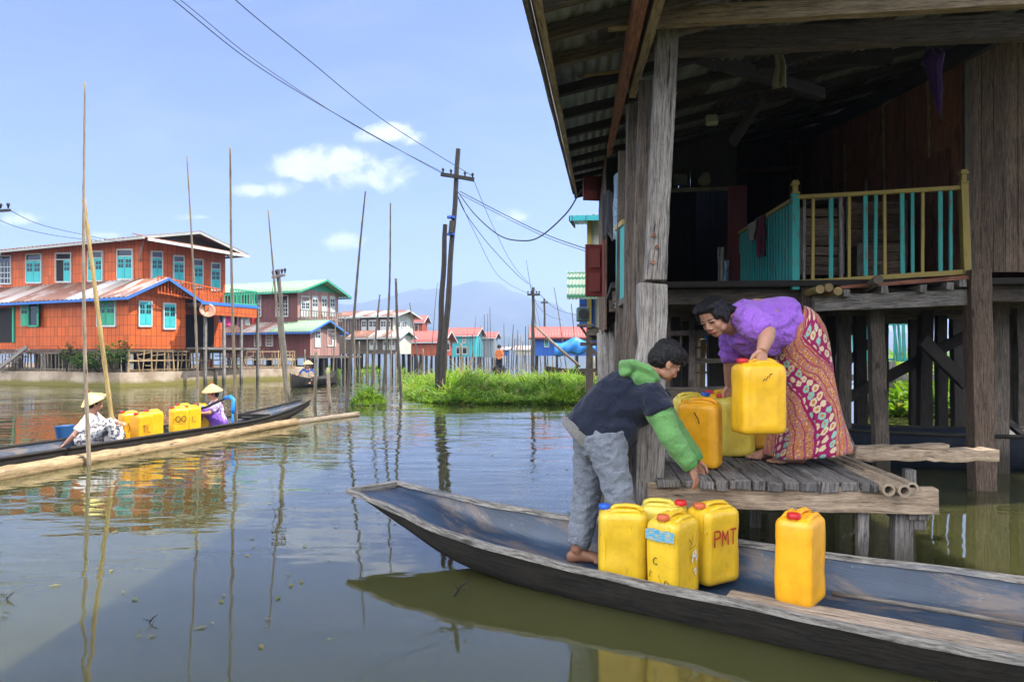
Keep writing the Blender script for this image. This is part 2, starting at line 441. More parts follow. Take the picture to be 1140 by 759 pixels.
# ---------------------------------------------------------------- hills
def hills_fn(nb):
    n = nb.noise(nb.pos(), .012, 6, .6)
    c = nb.mix(nb.step(n, .35, .65), (.02, .035, .03), (.06, .065, .05))
    return principled(nb, color=c, rough=.95)
MH = mat('hillside', hills_fn)
def ridge(name, prof, d, depth, amp, jag):
    secs = []; xs = [prof[0][0] + (prof[-1][0]-prof[0][0])*i/260 for i in range(261)]
    for px in xs:
        for i in range(len(prof)-1):
            if prof[i][0] <= px <= prof[i+1][0]:
                k = (px-prof[i][0])/(prof[i+1][0]-prof[i][0]); k = k*k*(3-2*k); y = lerp(prof[i][1], prof[i+1][1], k)
        x = (px-CX)/F*d; h = (HY-y)/F*d + CAMZ
        pts = []
        for j in range(15):
            s = j/7-1; hh = max(0, h*(1-abs(s)**1.5))
            n = mnoise.fractal(V(x*.006, s*2.2, d*.01), 1.0, 2.0, 5)
            pts.append(V(x + n*25, d + s*depth, hh*(1+.10*n*jag) + mnoise.noise(V(x*.03, s*9, 0))*jag*4*(1-abs(s)) - (2 if abs(s) == 1 else 0)))
        secs.append(pts)
    mb = MB(); mb.loft(secs, caps=False, closed=False)
    return tag(mb.build(name, MH, smooth=True), kind='structure')
ridge('hills', ((-160, 388), (0, 384), (180, 375), (290, 357), (340, 348), (385, 338), (420, 331), (455, 325), (490, 320), (525, 316), (548, 319), (575, 325), (605, 336), (640, 349), (680, 357), (760, 362), (900, 368), (1300, 388)), 2000, 330, 1, 1.0)
ridge('hills', ((-300, 392), (100, 386), (300, 379), (420, 366), (470, 360), (520, 371), (600, 374), (640, 366), (760, 378), (1300, 391)), 1350, 240, 1, .8)
# ---------------------------------------------------------------- materials
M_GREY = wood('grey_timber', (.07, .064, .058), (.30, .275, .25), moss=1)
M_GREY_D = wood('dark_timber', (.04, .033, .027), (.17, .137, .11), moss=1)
M_PALE = wood('pale_timber', (.16, .115, .075), (.44, .34, .24), grain=40, stain=(.05, .035, .025))
M_DECK = wood('deck_timber', (.03, .028, .027), (.17, .16, .15), grain=45, bump=.9)
M_REDW = wood('reddish_boards', (.12, .045, .03), (.36, .15, .095), stain=(.02, .012, .01))
M_PLANKW = wood('wall_planks', (.05, .035, .025), (.235, .165, .118), stain=(.03, .02, .015))
M_BLACKW = wood('shade_dark_timber', (.010, .009, .008), (.036, .030, .025))  # interior and underfloor timber, blackened to stand in for deep shade
M_POLE = wood('utility_timber', (.02, .018, .016), (.07, .062, .055))
M_BAM = wood('bamboo_grey', (.13, .10, .07), (.28, .23, .17), grain=30, stain=(.06, .05, .03), bump=.3)
M_BAMY = wood('bamboo_yellow', (.20, .135, .045), (.37, .27, .11), grain=30, stain=(.10, .07, .03), bump=.3, rough=.5)
M_BAMD = wood('bamboo_dark', (.05, .045, .04), (.13, .115, .10), grain=30, bump=.3)
M_LOG = wood('bamboo_float', (.17, .115, .058), (.40, .29, .16), grain=22, stain=(.10, .08, .04), bump=.35, rough=.55)
M_TEALRAIL = paint('teal_rail_paint', (.03, .36, .33), wear=.8, under=(.15, .12, .09), dirt=.6)
M_YELRAIL = paint('yellow_rail_paint', (.36, .27, .06), wear=.55, under=(.16, .12, .08), dirt=.4)
M_TIN = metalsheet('zinc_sheet', (.24, .265, .28), rust=(.07, .05, .04), amt=.5, rough=.42)
M_ORANGE = paint('orange_boards', (.52, .10, .016), wear=.2, under=(.22, .07, .03), dirt=.3, lines=(.21, .36))
M_MAROON = paint('maroon_boards', (.13, .05, .05), wear=.15, dirt=.2, lines=(.3, 3.0))
M_PINK = paint('faded_pink_boards', (.36, .20, .165), wear=.35, under=(.30, .27, .24), dirt=.35, lines=(.3, 3.0))
M_BROWNB = paint('brown_boards', (.10, .06, .045), wear=.3, dirt=.3, lines=(.25, 3.0))
M_CREAM = paint('cream_boards', (.55, .56, .46), wear=.25, dirt=.25, lines=(.3, 3.0))
M_TURQ = paint('turquoise_boards', (.03, .36, .40), wear=.12, dirt=.15, lines=(.3, 3.0))
M_BLUEB = paint('blue_boards', (.02, .10, .42), wear=.1, dirt=.12, lines=(.3, 3.0))
M_REDB = paint('brick_red_boards', (.34, .07, .025), wear=.12, dirt=.15, lines=(.3, 3.0))
M_TEALW = paint('teal_shutter_paint', (.05, .42, .43), wear=.12, dirt=.12)
M_GREENW = paint('green_shutter_paint', (.04, .33, .20), wear=.12, dirt=.12)
M_WHITEW = paint('white_frame_paint', (.50, .53, .52), wear=.3, dirt=.35)
M_REDSH = paint('red_shutter_paint', (.13, .025, .022), wear=.2, dirt=.3)
M_BLUETRIM = paint('blue_fascia_paint', (.04, .15, .48), wear=.15, dirt=.1)
M_GLASS = plain('window_dark_glass', (.02, .025, .03), rough=.08, var=.3, spec=.6)
M_DARKIN = plain('painted_room_dark', (.012, .011, .01), rough=.9)  # near-black colour standing in for unlit rooms behind openings
M_RUST = metalsheet('rusty_sheet', (.42, .36, .33), rust=(.22, .10, .065), amt=.8, pale=(.62, .62, .62))
M_RUST2 = metalsheet('rust_brown_sheet', (.27, .15, .10), rust=(.20, .07, .04), amt=.7, pale=(.4, .38, .36))
M_GREENR = metalsheet('green_sheet', (.22, .34, .22), rust=(.22, .30, .18), amt=.2)
M_REDR = metalsheet('red_sheet', (.50, .11, .09), rust=(.36, .10, .08), amt=.4)
M_CONC = None
def conc_fn(nb):
    p = nb.pos(); n = nb.noise(p, 1.3, 6, .65); z = nb.n('SeparateXYZ', {0: p}).outputs[2]
    c = nb.mix(nb.step(n, .35, .65), (.25, .19, .13), (.44, .36, .27))
    wet = nb.step(nb.math('ADD', z, nb.math('MULTIPLY', n, .2)), .36, .18)
    c = nb.mix(wet, c, (.16, .14, .03))
    return principled(nb, color=c, rough=.9, normal=nb.bump(nb.noise(p, 6, 5, .7), .6, .03))
M_CONC = mat('old_concrete', conc_fn)
def dirt_fn(nb):
    n = nb.noise(nb.pos(), 3, 6, .7); c = nb.mix(n, (.10, .075, .05), (.22, .17, .11))
    return principled(nb, color=c, rough=.95, normal=nb.bump(n, .8, .05))
M_DIRT = mat('bank_soil', dirt_fn)

def leaf_mat(name, a, b, c3=None):
    def fn(nb):
        rn = nb.rnd(); n = nb.noise(nb.pos(), 1.4, 3, .6)
        c = nb.mix(rn, a, b); c = nb.mix(nb.step(n, .35, .7), c, c3 or a); c = nb.mix(nb.math('GREATER_THAN', rn, .955), c, (.30, .24, .09))
        d = nb.n('BsdfPrincipled', {'Base Color': c, 'Roughness': .55, 'Specular IOR Level': .3}).outputs[0]
        tr = nb.n('BsdfTranslucent', {'Color': nb.mix(1.0, c, (1.5, 1.7, .5), 'MULTIPLY')}).outputs[0]
        return nb.n('MixShader', {0: .35, 1: d, 2: tr}).outputs[0]
    return mat(name, fn)
M_GRASS = leaf_mat('water_grass', (.12, .23, .012), (.24, .36, .03), (.07, .16, .015))
M_LEAF = leaf_mat('shrub_leaf', (.04, .10, .012), (.10, .19, .03), (.03, .075, .012))
M_WIRE = plain('cable', (.015, .015, .016), rough=.6)

def skin(name, base):
    def fn(nb):
        c = nb.n('Attribute', None, attribute_name='Col').outputs['Color']
        n = nb.noise(nb.obj(), 38, 4, .6); v = nb.math('ADD', nb.math('MULTIPLY', n, .35), .82)
        c = nb.mix(1.0, c, nb.n('CombineColor', {0: v, 1: v, 2: v}).outputs[0], 'MULTIPLY')
        fine = nb.noise(nb.obj(), 420, 2, .5)
        return principled(nb, color=c, rough=.48, spec=.4, sss=.12, sssr=(.012, .005, .003), ssss=1.0, normal=nb.bump(fine, .12, .002))
    return mat(name, fn)
M_SKIN = skin('skin', None)
def hair_fn(nb):
    p = nb.obj(); n = nb.noise(nb.map(p, (120, 120, 16)), 1.0, 3, .6); n2 = nb.noise(p, 30, 3, .5, .5)
    c = nb.mix(n, (.004, .0038, .004), (.014, .012, .012))
    return principled(nb, color=c, rough=.42, spec=.28, normal=nb.bump(nb.math('ADD', n, nb.math('MULTIPLY', n2, .9)), 1.0, .016))
M_HAIR = mat('black_hair', hair_fn)
M_NAVY = cloth('navy_fleece', (.008, .011, .022), (.014, .018, .034), 400, wr=.8)
M_GREENF = cloth('green_fleece', (.085, .22, .06), (.13, .285, .10), 320, wr=.6)
M_GREYF = cloth('heather_grey', (.105, .122, .15), (.175, .195, .23), 260, wr=1.0, mixs=(.3, .7))
M_RIB = cloth('grey_ribbing', (.10, .10, .10), (.16, .16, .15), 300)
M_PURPLE = cloth('violet_blouse', (.29, .11, .56), (.33, .14, .61), 300, wr=1.6)
M_WHITE = cloth('white_shirt', (.66, .66, .68), (.72, .72, .74), 300, wr=.6)
M_LILAC = cloth('lilac_print', (.30, .16, .50), (.66, .60, .72), 45, mixs=(.45, .55))
M_VIOLET = cloth('violet_wrap', (.16, .07, .42), (.22, .10, .5), 200)
M_MONO = cloth('grey_white_print', (.12, .11, .12), (.60, .57, .55), 30, mixs=(.42, .5))
def sarong_fn(nb):
    uv = nb.uv(); xy = nb.n('SeparateXYZ', {0: uv}); u, v = xy.outputs[0], xy.outputs[1]
    wob = nb.math('MULTIPLY', nb.noise(uv, 5, 2, .5), .05)
    p = nb.math('ADD', nb.math('ADD', nb.math('MULTIPLY', u, -.80), nb.math('MULTIPLY', v, .60)), wob); q = nb.math('ADD', nb.math('MULTIPLY', u, .60), nb.math('MULTIPLY', v, .80))
    pq = nb.n('CombineXYZ', {0: p, 1: q}).outputs[0]
    fb = nb.math('FRACT', nb.math('DIVIDE', p, .205))
    mag = (.26, .014, .085); gold = (.42, .17, .055); cream = (.58, .47, .30); teal = (.22, .42, .35)
    cells = nb.n('TexVoronoi', {'Vector': pq, 'Scale': 88.0, 'Randomness': .35})
    rc = nb.n('SeparateColor', {0: cells.outputs['Color']}).outputs[0]
    dots = nb.step(cells.outputs['Distance'], .40, .30)
    dotc = nb.mix(nb.step(rc, .55, .6), nb.mix(nb.step(rc, .25, .3), cream, (.30, .03, .10)), (.22, .10, .36))
    fine = nb.mix(nb.math('MULTIPLY', dots, .85), gold, dotc)
    st = nb.math('FRACT', nb.math('DIVIDE', p, .039)); stl = nb.math('MULTIPLY', nb.step(nb.math('ABSOLUTE', nb.math('SUBTRACT', st, .5)), .40, .46), .9)
    fine = nb.mix(stl, fine, mag)
    fl = nb.n('TexVoronoi', {'Vector': nb.map(pq, (1, .75, 1)), 'Scale': 25.0, 'Randomness': .3})
    fr = nb.n('SeparateColor', {0: fl.outputs['Color']}).outputs[1]
    ed = nb.noise(pq, 60, 3, .6)
    fd = nb.math('ADD', fl.outputs['Distance'], nb.math('MULTIPLY', nb.math('SUBTRACT', ed, .5), .5))
    petal = nb.step(fd, .47, .40)
    flower = nb.mix(petal, mag, nb.mix(nb.step(fr, .60, .64), cream, teal))
    flower = nb.mix(nb.step(fd, .24, .16), flower, gold)
    isb = nb.math('LESS_THAN', fb, .46)
    c = nb.mix(isb, fine, flower)
    edge = nb.step(nb.math('ABSOLUTE', nb.math('SUBTRACT', fb, .46)), .035, .02)
    c = nb.mix(edge, c, mag)
    w = nb.noise(nb.map(nb.obj(), (9, 9, 3)), 1.0, 3, .55, .6)
    return principled(nb, color=c, rough=.85, spec=.15, sheen=.1, normal=nb.bump(w, 1.0, .05))
M_SARONG = mat('sarong_print', sarong_fn)

def canplastic(name, col, dirt=.35):
    def fn(nb):
        p = nb.obj(); n = nb.noise(p, 6, 5, .65); sc = nb.noise(nb.map(p, (30, 30, 9)), 1.0, 5, .7, .6); z = nb.n('SeparateXYZ', {0: p}).outputs[2]
        c = nb.mix(nb.step(n, .3, .75), col, tuple(k*.72 for k in col))
        c = nb.mix(nb.math('MULTIPLY', nb.step(sc, .60, .72), dirt), c, (.10, .055, .015))
        low = nb.step(nb.math('ADD', z, nb.math('MULTIPLY', n, .08)), .10, .0)
        c = nb.mix(nb.math('MULTIPLY', low, dirt*.8), c, (.16, .09, .03))
        sp = nb.noise(p, 130, 3, .7); c = nb.mix(nb.math('MULTIPLY', nb.step(sp, .66, .72), dirt), c, (.07, .04, .015))
        gr = nb.noise(nb.map(p, (8, 8, 22)), 1.0, 5, .75, 1.2); c = nb.mix(nb.math('MULTIPLY', nb.step(gr, .56, .74), dirt*.8), c, (.30, .17, .03))
        return principled(nb, color=c, rough=.36, spec=.5, sss=.15, sssr=(.02, .012, .003), ssss=1.0, normal=nb.bump(nb.noise(p, 26, 4, .6), .12, .006))
    return mat(name, fn)
M_CAN = canplastic('can_yellow', (.83, .47, .012))
M_CAN2 = canplastic('can_amber', (.86, .41, .012), .28)
M_CANP = canplastic('can_pale', (.66, .52, .07), .55)
M_CANO = canplastic('can_old', (.70, .45, .02), .7)
M_CAPR = plain('cap_red', (.46, .012, .016), rough=.4)
M_CAPB = plain('cap_blue', (.012, .08, .42), rough=.4)
M_CAPO = plain('cap_faded_orange', (.46, .10, .03), rough=.55)
M_MARKR = plain('red_marker', (.36, .02, .012), rough=.7)
M_MARKB = plain('dark_marker', (.035, .025, .015), rough=.8)
M_MARKC = paint('flaking_blue_paint', (.03, .30, .50), wear=1.0, under=(.62, .40, .04), dirt=.1, scale=6)
M_MARKW = plain('white_paint_mark', (.62, .60, .54), rough=.7)
def boatblue_fn(nb):
    uv = nb.uv(); p = nb.pos(); n = nb.noise(nb.map(uv, (2.4, 7, 1)), 1.0, 6, .7, .6); b = nb.noise(p, 2.2, 5, .6); g = nb.noise(nb.map(uv, (5, 90, 1)), 1.0, 3, .6)
    c = nb.mix(nb.step(b, .3, .7), (.016, .029, .052), (.030, .056, .10))
    c = nb.mix(nb.math('MULTIPLY', nb.step(n, .47, .62), .8), c, (.12, .095, .08))
    c = nb.mix(nb.math('MULTIPLY', nb.step(nb.noise(nb.map(uv, (9, 22, 1)), 1.0, 5, .75), .60, .70), .6), c, (.20, .21, .22))
    c = nb.mix(nb.math('MULTIPLY', nb.step(g, .36, .28), .5), c, (.012, .018, .03))
    return principled(nb, color=c, rough=.42, spec=.45, normal=nb.bump(nb.math('ADD', n, g), .5, .006))
M_BOATBLUE = mat('worn_blue_paint', boatblue_fn)
M_HULL = wood('hull_timber', (.007, .0063, .0055), (.030, .026, .021), grain=35, bump=.8)
M_RIM = wood('rim_timber', (.07, .065, .058), (.34, .32, .285), grain=30, stain=(.04, .06, .09), stain_amt=.7, bump=.8)
M_FLOORB = wood('floorboard', (.20, .155, .115), (.42, .34, .265), grain=30)
# ---------------------------------------------------------------- jerrycans
def rrect(hx, hy, r, n=6):
    pts = []
    for cx, cy, a0 in ((hx-r, -hy+r, -90), (hx-r, hy-r, 0), (-hx+r, hy-r, 90), (-hx+r, -hy+r, 180)):
        for k in range(n+1):
            a = rad(a0+90*k/n); pts.append((cx+r*math.cos(a), cy+r*math.sin(a)))
    out = []                                        # put extra points along the straights for grooves
    m = len(pts)
    for i in range(m):
        a = pts[i]; b = pts[(i+1) % m]; out.append(a)
        L = math.hypot(b[0]-a[0], b[1]-a[1])
        if L > .05:
            q = int(L/.006)
            for k in range(1, q): out.append((lerp(a[0], b[0], k/q), lerp(a[1], b[1], k/q)))
    return out
def sst(x, a, b):
    k = min(1, max(0, (x-a)/(b-a))); return k*k*(3-2*k)
def jerrycan(loc, yaw, label, body=None, cap=None, style='plain', marks=(), H=.37, group='yellow water cans', tilt=None, hx=.080, hy=.112, closed=True, seed=0):
    body = body or M_CAN
    t = thing('jerrycan', label, 'jerrycan', (0, 0, 0), group)
    rr = random.Random(seed*13+5)
    secs = []; zt = H-.032
    zs = [0, .004, .012, .024, .04, .05, .06, .09, .12, .15, .18, .21, .235, .25, .262, .275, .285, zt-.022, zt-.010, zt, zt+.008, zt+.014]
    ins = [.022, .012, .005, .001] + [0]*13 + [.0015, .004, .010, .018, .03]
    dents = [(rr.uniform(-.1, .1), rr.uniform(.08, .26), rr.uniform(.03, .05)) for _ in range(3)]
    for z, i_ in zip(zs, ins):
        q = []
        for x, y in rrect(hx-i_, hy-i_, .034-min(i_, .012)*.5):
            g = 0.0; zz = sst(z, .022, .05)*(1-sst(z, zt-.05, zt-.02))
            if abs(x) > hx*.75 and abs(y) < hy:
                for gy in (-.66, .66): g += .0060*math.exp(-((y-gy*hy)/.006)**2)*zz
                g += (-.004 if style == 'panel' else .0032)*zz*(1-sst(abs(y), hy*.50, hy*.56))
                g += .003*zz*math.exp(-(y/.06)**2)
                for dy, dz, dr in dents: g += .004*math.exp(-((y-dy)**2+(z-dz)**2)/dr**2)
            if abs(y) > hy*.75:
                if style == 'ribbed':
                    zz2 = sst(z, .20, .25)*(1-sst(z, zt-.012, zt+.004))
                    for gx in (-.55, -.18, .18, .55): g += .007*math.exp(-((x-gx*hx)/.0055)**2)*zz2
                else:
                    for gx in (-.62, .62): g += .0045*math.exp(-((x-gx*hx)/.006)**2)*zz
            g += .0022*mnoise.noise(V(x*11, y*11, z*9+seed*3.1))+(-.0016*math.exp(-(x/.003)**2) if abs(y) > hy*.75 else 0)
            k = 1-g/max(abs(x), abs(y))
            q.append(V(x*(k if abs(x) > hx*.75 else 1), y*(k if abs(y) > hy*.75 else 1), z))
        secs.append(q)
    # crowned top that falls towards the cap end
    for s_, dz in ((.62, .004), (.3, .006), (.06, .007)):
        q = []
        for x, y in rrect(hx-.03, hy-.03, .028):
            q.append(V(x*s_, y*s_, zt+.014+dz))
        secs.append(q[:len(secs[0])] if len(q) >= len(secs[0]) else [q[int(k*len(q)/len(secs[0]))] for k in range(len(secs[0]))])
    n0 = min(len(q) for q in secs); secs = [[q[int(k*len(q)/n0)] for k in range(n0)] for q in secs]
    mb = MB(); mb.loft(secs); mb.build('body', body, t, smooth=True, auto=50)
    # carrying handle, a bridge along the long axis with raised shoulders at each end
    mb = MB(); zh = zt+.006
    mb.tube([(0, -.055, zh), (0, -.048, zh+.012), (0, -.03, zh+.022), (0, .02, zh+.025), (0, .06, zh+.022), (0, .085, zh+.012), (0, .09, zh-.004)], [(.017, .011), (.016, .011), (.015, .010), (.014, .010), (.015, .010), (.018, .011), (.02, .011)], n=10, up=(0, 0, 1))
    mb.build('handle', body, t, smooth=True)
    mb = MB()
    for sx in (-1, 1):
        mb.tube([(sx*.052, -.07, zt+.004), (sx*.05, -.02, zt+.015), (sx*.05, .05, zt+.015), (sx*.052, .088, zt+.002)], [.008, .012, .012, .008], n=8)
    mb.build('shoulder_ridge', body, t, smooth=True)
    mb = MB(); mb.tube([(0, -.082, zt), (0, -.083, zt+.024)], .02, n=14); mb.build('spout', body, t, smooth=True, auto=40)
    if closed:
        mb = MB(); pts = []
        secs = []
        for z, r_ in ((.014, .0265), (.017, .0275), (.032, .027), (.036, .0235), (.037, .012)):
            secs.append([V(math.cos(2*PI*k/28)*(r_+(.0009 if k % 2 else 0)), -.083+math.sin(2*PI*k/28)*(r_+(.0009 if k % 2 else 0)), zt+z) for k in range(28)])
        mb.loft(secs); mb.build('cap', cap or M_CAPR, t, smooth=True, auto=45)
    faces = {'near': lambda a, z: (V(a, -hy, z), V(0, -1, 0)), 'right': lambda a, z: (V(hx, a, z), V(1, 0, 0)), 'left': lambda a, z: (V(-hx, -a, z), V(-1, 0, 0)), 'far': lambda a, z: (V(-a, hy, z), V(0, 1, 0))}
    for nm, m_, face, w_, off, strokes in marks:
        mb = MB()
        for st in strokes:
            P = [faces[face](a, z) for a, z in st]
            mb.ribbon([p for p, _ in P], w_, P[0][1], off)
        mb.build(nm, m_, t)
    t.location = loc; t.rotation_euler = (0, 0, -rad(yaw)) if tilt is None else (rad(tilt[0]), rad(tilt[1]), -rad(yaw))
    return t
def letters(txt, a0, z0, h, w, gap):                 # hand-painted strokes, x along the face
    G = {'P': [[(0, 0), (.02, 1)], [(0, 1), (.7, 1), (1, .82), (.85, .58), (.1, .5)]], 'M': [[(0, 0), (.05, 1), (.5, .35), (.92, 1), (1, .02)]], 'T': [[(0, 1), (1.05, .97)], [(.52, 1), (.5, 0)]],
         'O': [[(.5, 1), (.1, .8), (0, .5), (.12, .15), (.5, 0), (.88, .15), (1, .5), (.9, .8), (.5, 1)]], 'W': [[(0, 1), (.22, 0), (.5, .7), (.76, 0), (1, 1)]], 'L': [[(0, 1), (0, 0), (.8, 0)]],
         'C': [[(.9, .9), (.4, 1), (0, .6), (.05, .2), (.5, 0), (.95, .12)]], 'S': [[(.9, .85), (.5, 1), (.1, .8), (.2, .55), (.8, .42), (.9, .2), (.5, 0), (.05, .12)]], 'J': [[(.2, 1), (.9, 1)], [(.6, 1), (.6, .2), (.3, 0), (.05, .2)]]}
    out = []
    for i, c in enumerate(txt):
        for st in G[c]:
            p = [(a0+i*(w+gap)+x*w, z0+y*h) for x, y in st]; q = []
            for k in range(len(p)-1):
                for j in range(4): q.append((lerp(p[k][0], p[k+1][0], j/4), lerp(p[k][1], p[k+1][1], j/4)))
            out.append(q+[p[-1]])
    return out

# ---------------------------------------------------------------- the boy's dugout boat
BU, BN = V(.875, -.485, 0), V(.485, .875, 0)
def bp(s, n, z): return BU*s + BN*n + V(0, 0, z)
ST = [(-2.99, 3.257, .297, -2.78, 3.515, .325, .285, .262), (-2.47, 3.08, .27, -2.35, 3.40, .315, .25, .14), (-1.98, 2.93, .22, -1.9, 3.43, .275, .14, .02), (-1.27, 2.875, .172, -1.4, 3.475, .245, .08, -.06), (-.69, 2.845, .157, -.7, 3.52, .225, .055, -.10),
      (-.1, 2.79, .15, -.2, 3.55, .21, .045, -.11), (.4, 2.77, .15, .45, 3.60, .2, .045, -.11), (1.5, 2.8, .17, 1.5, 3.6, .21, .06, -.08), (2.7, 2.95, .25, 2.7, 3.45, .27, .15, .05), (3.4, 3.1, .31, 3.4, 3.3, .32, .29, .26)]
def cr(a, b, c, d, t): return .5*((2*b)+(-a+c)*t+(2*a-5*b+4*c-d)*t*t+(-a+3*b-3*c+d)*t*t*t)
SMP = []
for i in range(len(ST)-1):
    A, B, C_, D_ = ST[max(i-1, 0)], ST[i], ST[i+1], ST[min(i+2, len(ST)-1)]
    for k in range(8): SMP.append(tuple(cr(A[j], B[j], C_[j], D_[j], k/8) for j in range(8)))
SMP.append(ST[-1])
boat = thing('dugout_boat', 'long blue and black wooden boat loaded with yellow cans, a boy standing in it', 'boat', bp(.1, 3.18, 0))
outer, inner, rimN, rimF = [], [], [], []
for i, (sn, nn_, zn, sf, nf, zf, fl, ke) in enumerate(SMP):
    jt = lambda k, a=.006: mnoise.noise(V(i*.35, k*3.1, 1.7))*a
    def q(k, z): return bp(lerp(sn, sf, k), lerp(nn_, nf, k), z)
    zl = lambda k: lerp(zn, zf, k)
    outer.append([q(-.01, zn-.01), q(.03, lerp(zn, ke, .3)), q(.085, lerp(zn, ke, .62)), q(.16, lerp(zn, ke, .88)), q(.30, ke+.01), q(.5, ke), q(.70, ke+.01), q(.81, lerp(zf, ke, .88)), q(.88, lerp(zf, ke, .62)), q(.95, lerp(zf, ke, .3)), q(1.01, zf-.01), q(.975, zf-.03), q(.94, max(lerp(zf, fl, .74), ke)), q(.88, max(fl-.012, ke)), q(.5, max(fl-.015, ke+.005)), q(.12, max(fl-.012, ke)), q(.06, max(lerp(zn, fl, .74), ke)), q(.025, zn-.03)])
    row = []
    for k in (.03, .06, .10, .16, .25, .38, .5, .62, .75, .84, .90, .94, .97):
        e = min(k-.03, .97-k)/.13; e = min(1, max(0, e)); e = 1-(1-e)**2.2
        z = lerp(zl(k)-.012, fl, e)
        z += mnoise.noise(V(i*.3, k*6, 4))*.006
        row.append(q(k, z))
    inner.append(row)
    rimN.append((q(.015, zn+jt(1)), .019+jt(2, .006))); rimF.append((q(.985, zf+jt(3)), .016+jt(4, .005)))
mb = MB(); mb.loft(outer, along=True); mb.build('hull', M_HULL, boat, smooth=True, auto=50)
mb = MB(); mb.loft(inner, caps=False, closed=False, along=True); mb.build('blue_lining', M_BOATBLUE, boat, smooth=True)
for rim in (rimN, rimF):
    mb = MB(); secs = []
    for (p, h), i in zip(rim, range(len(rim))):
        nx = BN*(.024+mnoise.noise(V(i*.5, 9, rim[0][1]*50))*.004)
        secs.append([p-nx-V(0, 0, h), p+nx-V(0, 0, h), p+nx*.9+V(0, 0, h*.2), p+V(0, 0, h*.45), p-nx*.9+V(0, 0, h*.2)])
    mb.loft(secs, along=True); mb.build('gunwale', M_RIM, boat, smooth=True, auto=60)
mb = MB()
sn, nn_, zn, sf, nf, zf = SMP[0][:6]
mb.beam(bp(sn, nn_, zn-.012), bp(sf, nf, zf-.012), .035, .04, side=BU, seg=6, jit=.001)
mb.build('bow_end', M_RIM, boat, bevel=.006)
for (n0, w_, s0, s1, z_) in ((3.085, .085, -.62, .44, .082), (2.985, .07, -.5, .42, .088)):
    mb = MB(); mb.beam(bp(s0, n0, z_+.012), bp(s1, n0-.02, z_), w_, .02, seg=5, jit=.0015); mb.build('floorboard', M_FLOORB, boat, bevel=.003)
mb = MB(); mb.beam(bp(.49, 2.93, .085), bp(.46, 3.22, .08), .035, .05, seg=2, jit=.002); mb.build('rib', M_BOATBLUE, boat, bevel=.004)
mb = MB(); mb.beam(bp(.62, 3.10, .095), bp(1.6, 3.08, .09), .085, .02, seg=4, jit=.0015); mb.build('floorboard', M_FLOORB, boat, bevel=.003)
# punting pole lying in the boat
mb = MB(); a, b = bp(-.22, 3.25, .115), bp(1.9, 3.08, .14); n_ = 26; pts, rs = [], []
for i in range(n_+1):
    k = i/n_; pts.append(a.lerp(b, k)+V(0, 0, .006*math.sin(k*9))); rs.append(.0095*(1.22 if i % 6 == 5 else 1))
mb.tube(pts, rs, n=10); tag(mb.build('punt_pole', M_BAMD, smooth=True), 'thin brown bamboo pole lying along the bottom of the blue boat', 'pole')

FLZ = .10
def cs(px, d, z=FLZ): p = W(px, HY, d); return (p.x, p.y, z)
G = 'yellow water cans in the near boat'
jerrycan(cs(693, 3.19, .075), 96, 'scuffed yellow can with blue cap closest to the boy\'s legs', M_CANO, M_CAPB, 'plain', tilt=None, group=G, seed=1)
jerrycan(cs(738, 3.27, .082), -70, 'pale yellow can with red cap at the back of the four, mostly hidden', M_CANP, M_CAPR, 'plain', group=G, seed=2)
jerrycan(cs(749, 3.06, .070), 43, 'old yellow can with flaking blue paint along its top edge and faded cap', M_CANO, M_CAPO, 'ribbed', group=G, seed=3,
         marks=[('blue_paint_band', M_MARKC, 'near', .048, .0040, [[(-.07, .288), (-.03, .290), (0, .287), (.04, .290), (.072, .288)]]),
                ('scrawl', M_MARKB, 'near', .004, .0044, letters('C', -.03, .16, .03, .022, .01) + [[(-.05, .10), (-.045, .13), (-.035, .12)], [(.02, .07), (.03, .10), (.045, .09), (.05, .06)]]),
                ('white_mark', M_MARKW, 'right', .012, .0050, [[(.02, .16), (.03, .20), (.05, .21), (.06, .16)], [(.03, .12), (.055, .13), (.05, .10)], [(.02, .19), (.065, .18)]]),
                ('scrawl', M_MARKB, 'right', .004, .0050, [[(-.01, .27), (.02, .24), (.03, .28), (.0, .22), (.05, .23)]])])
jerrycan(cs(793, 3.24, .078), 60, 'yellow can with PMT painted on it in red', M_CANO, M_CAPO, 'ribbed', group=G, seed=4,
         marks=[('red_letters', M_MARKR, 'right', .0085, .0060, letters('PMT', -.074, .185, .072, .038, .012))])
jerrycan(cs(891, 2.95, .084), 41, 'bright yellow can with red cap standing alone in the boat', M_CAN2, M_CAPR, 'plain', H=.39, group=G, seed=5)

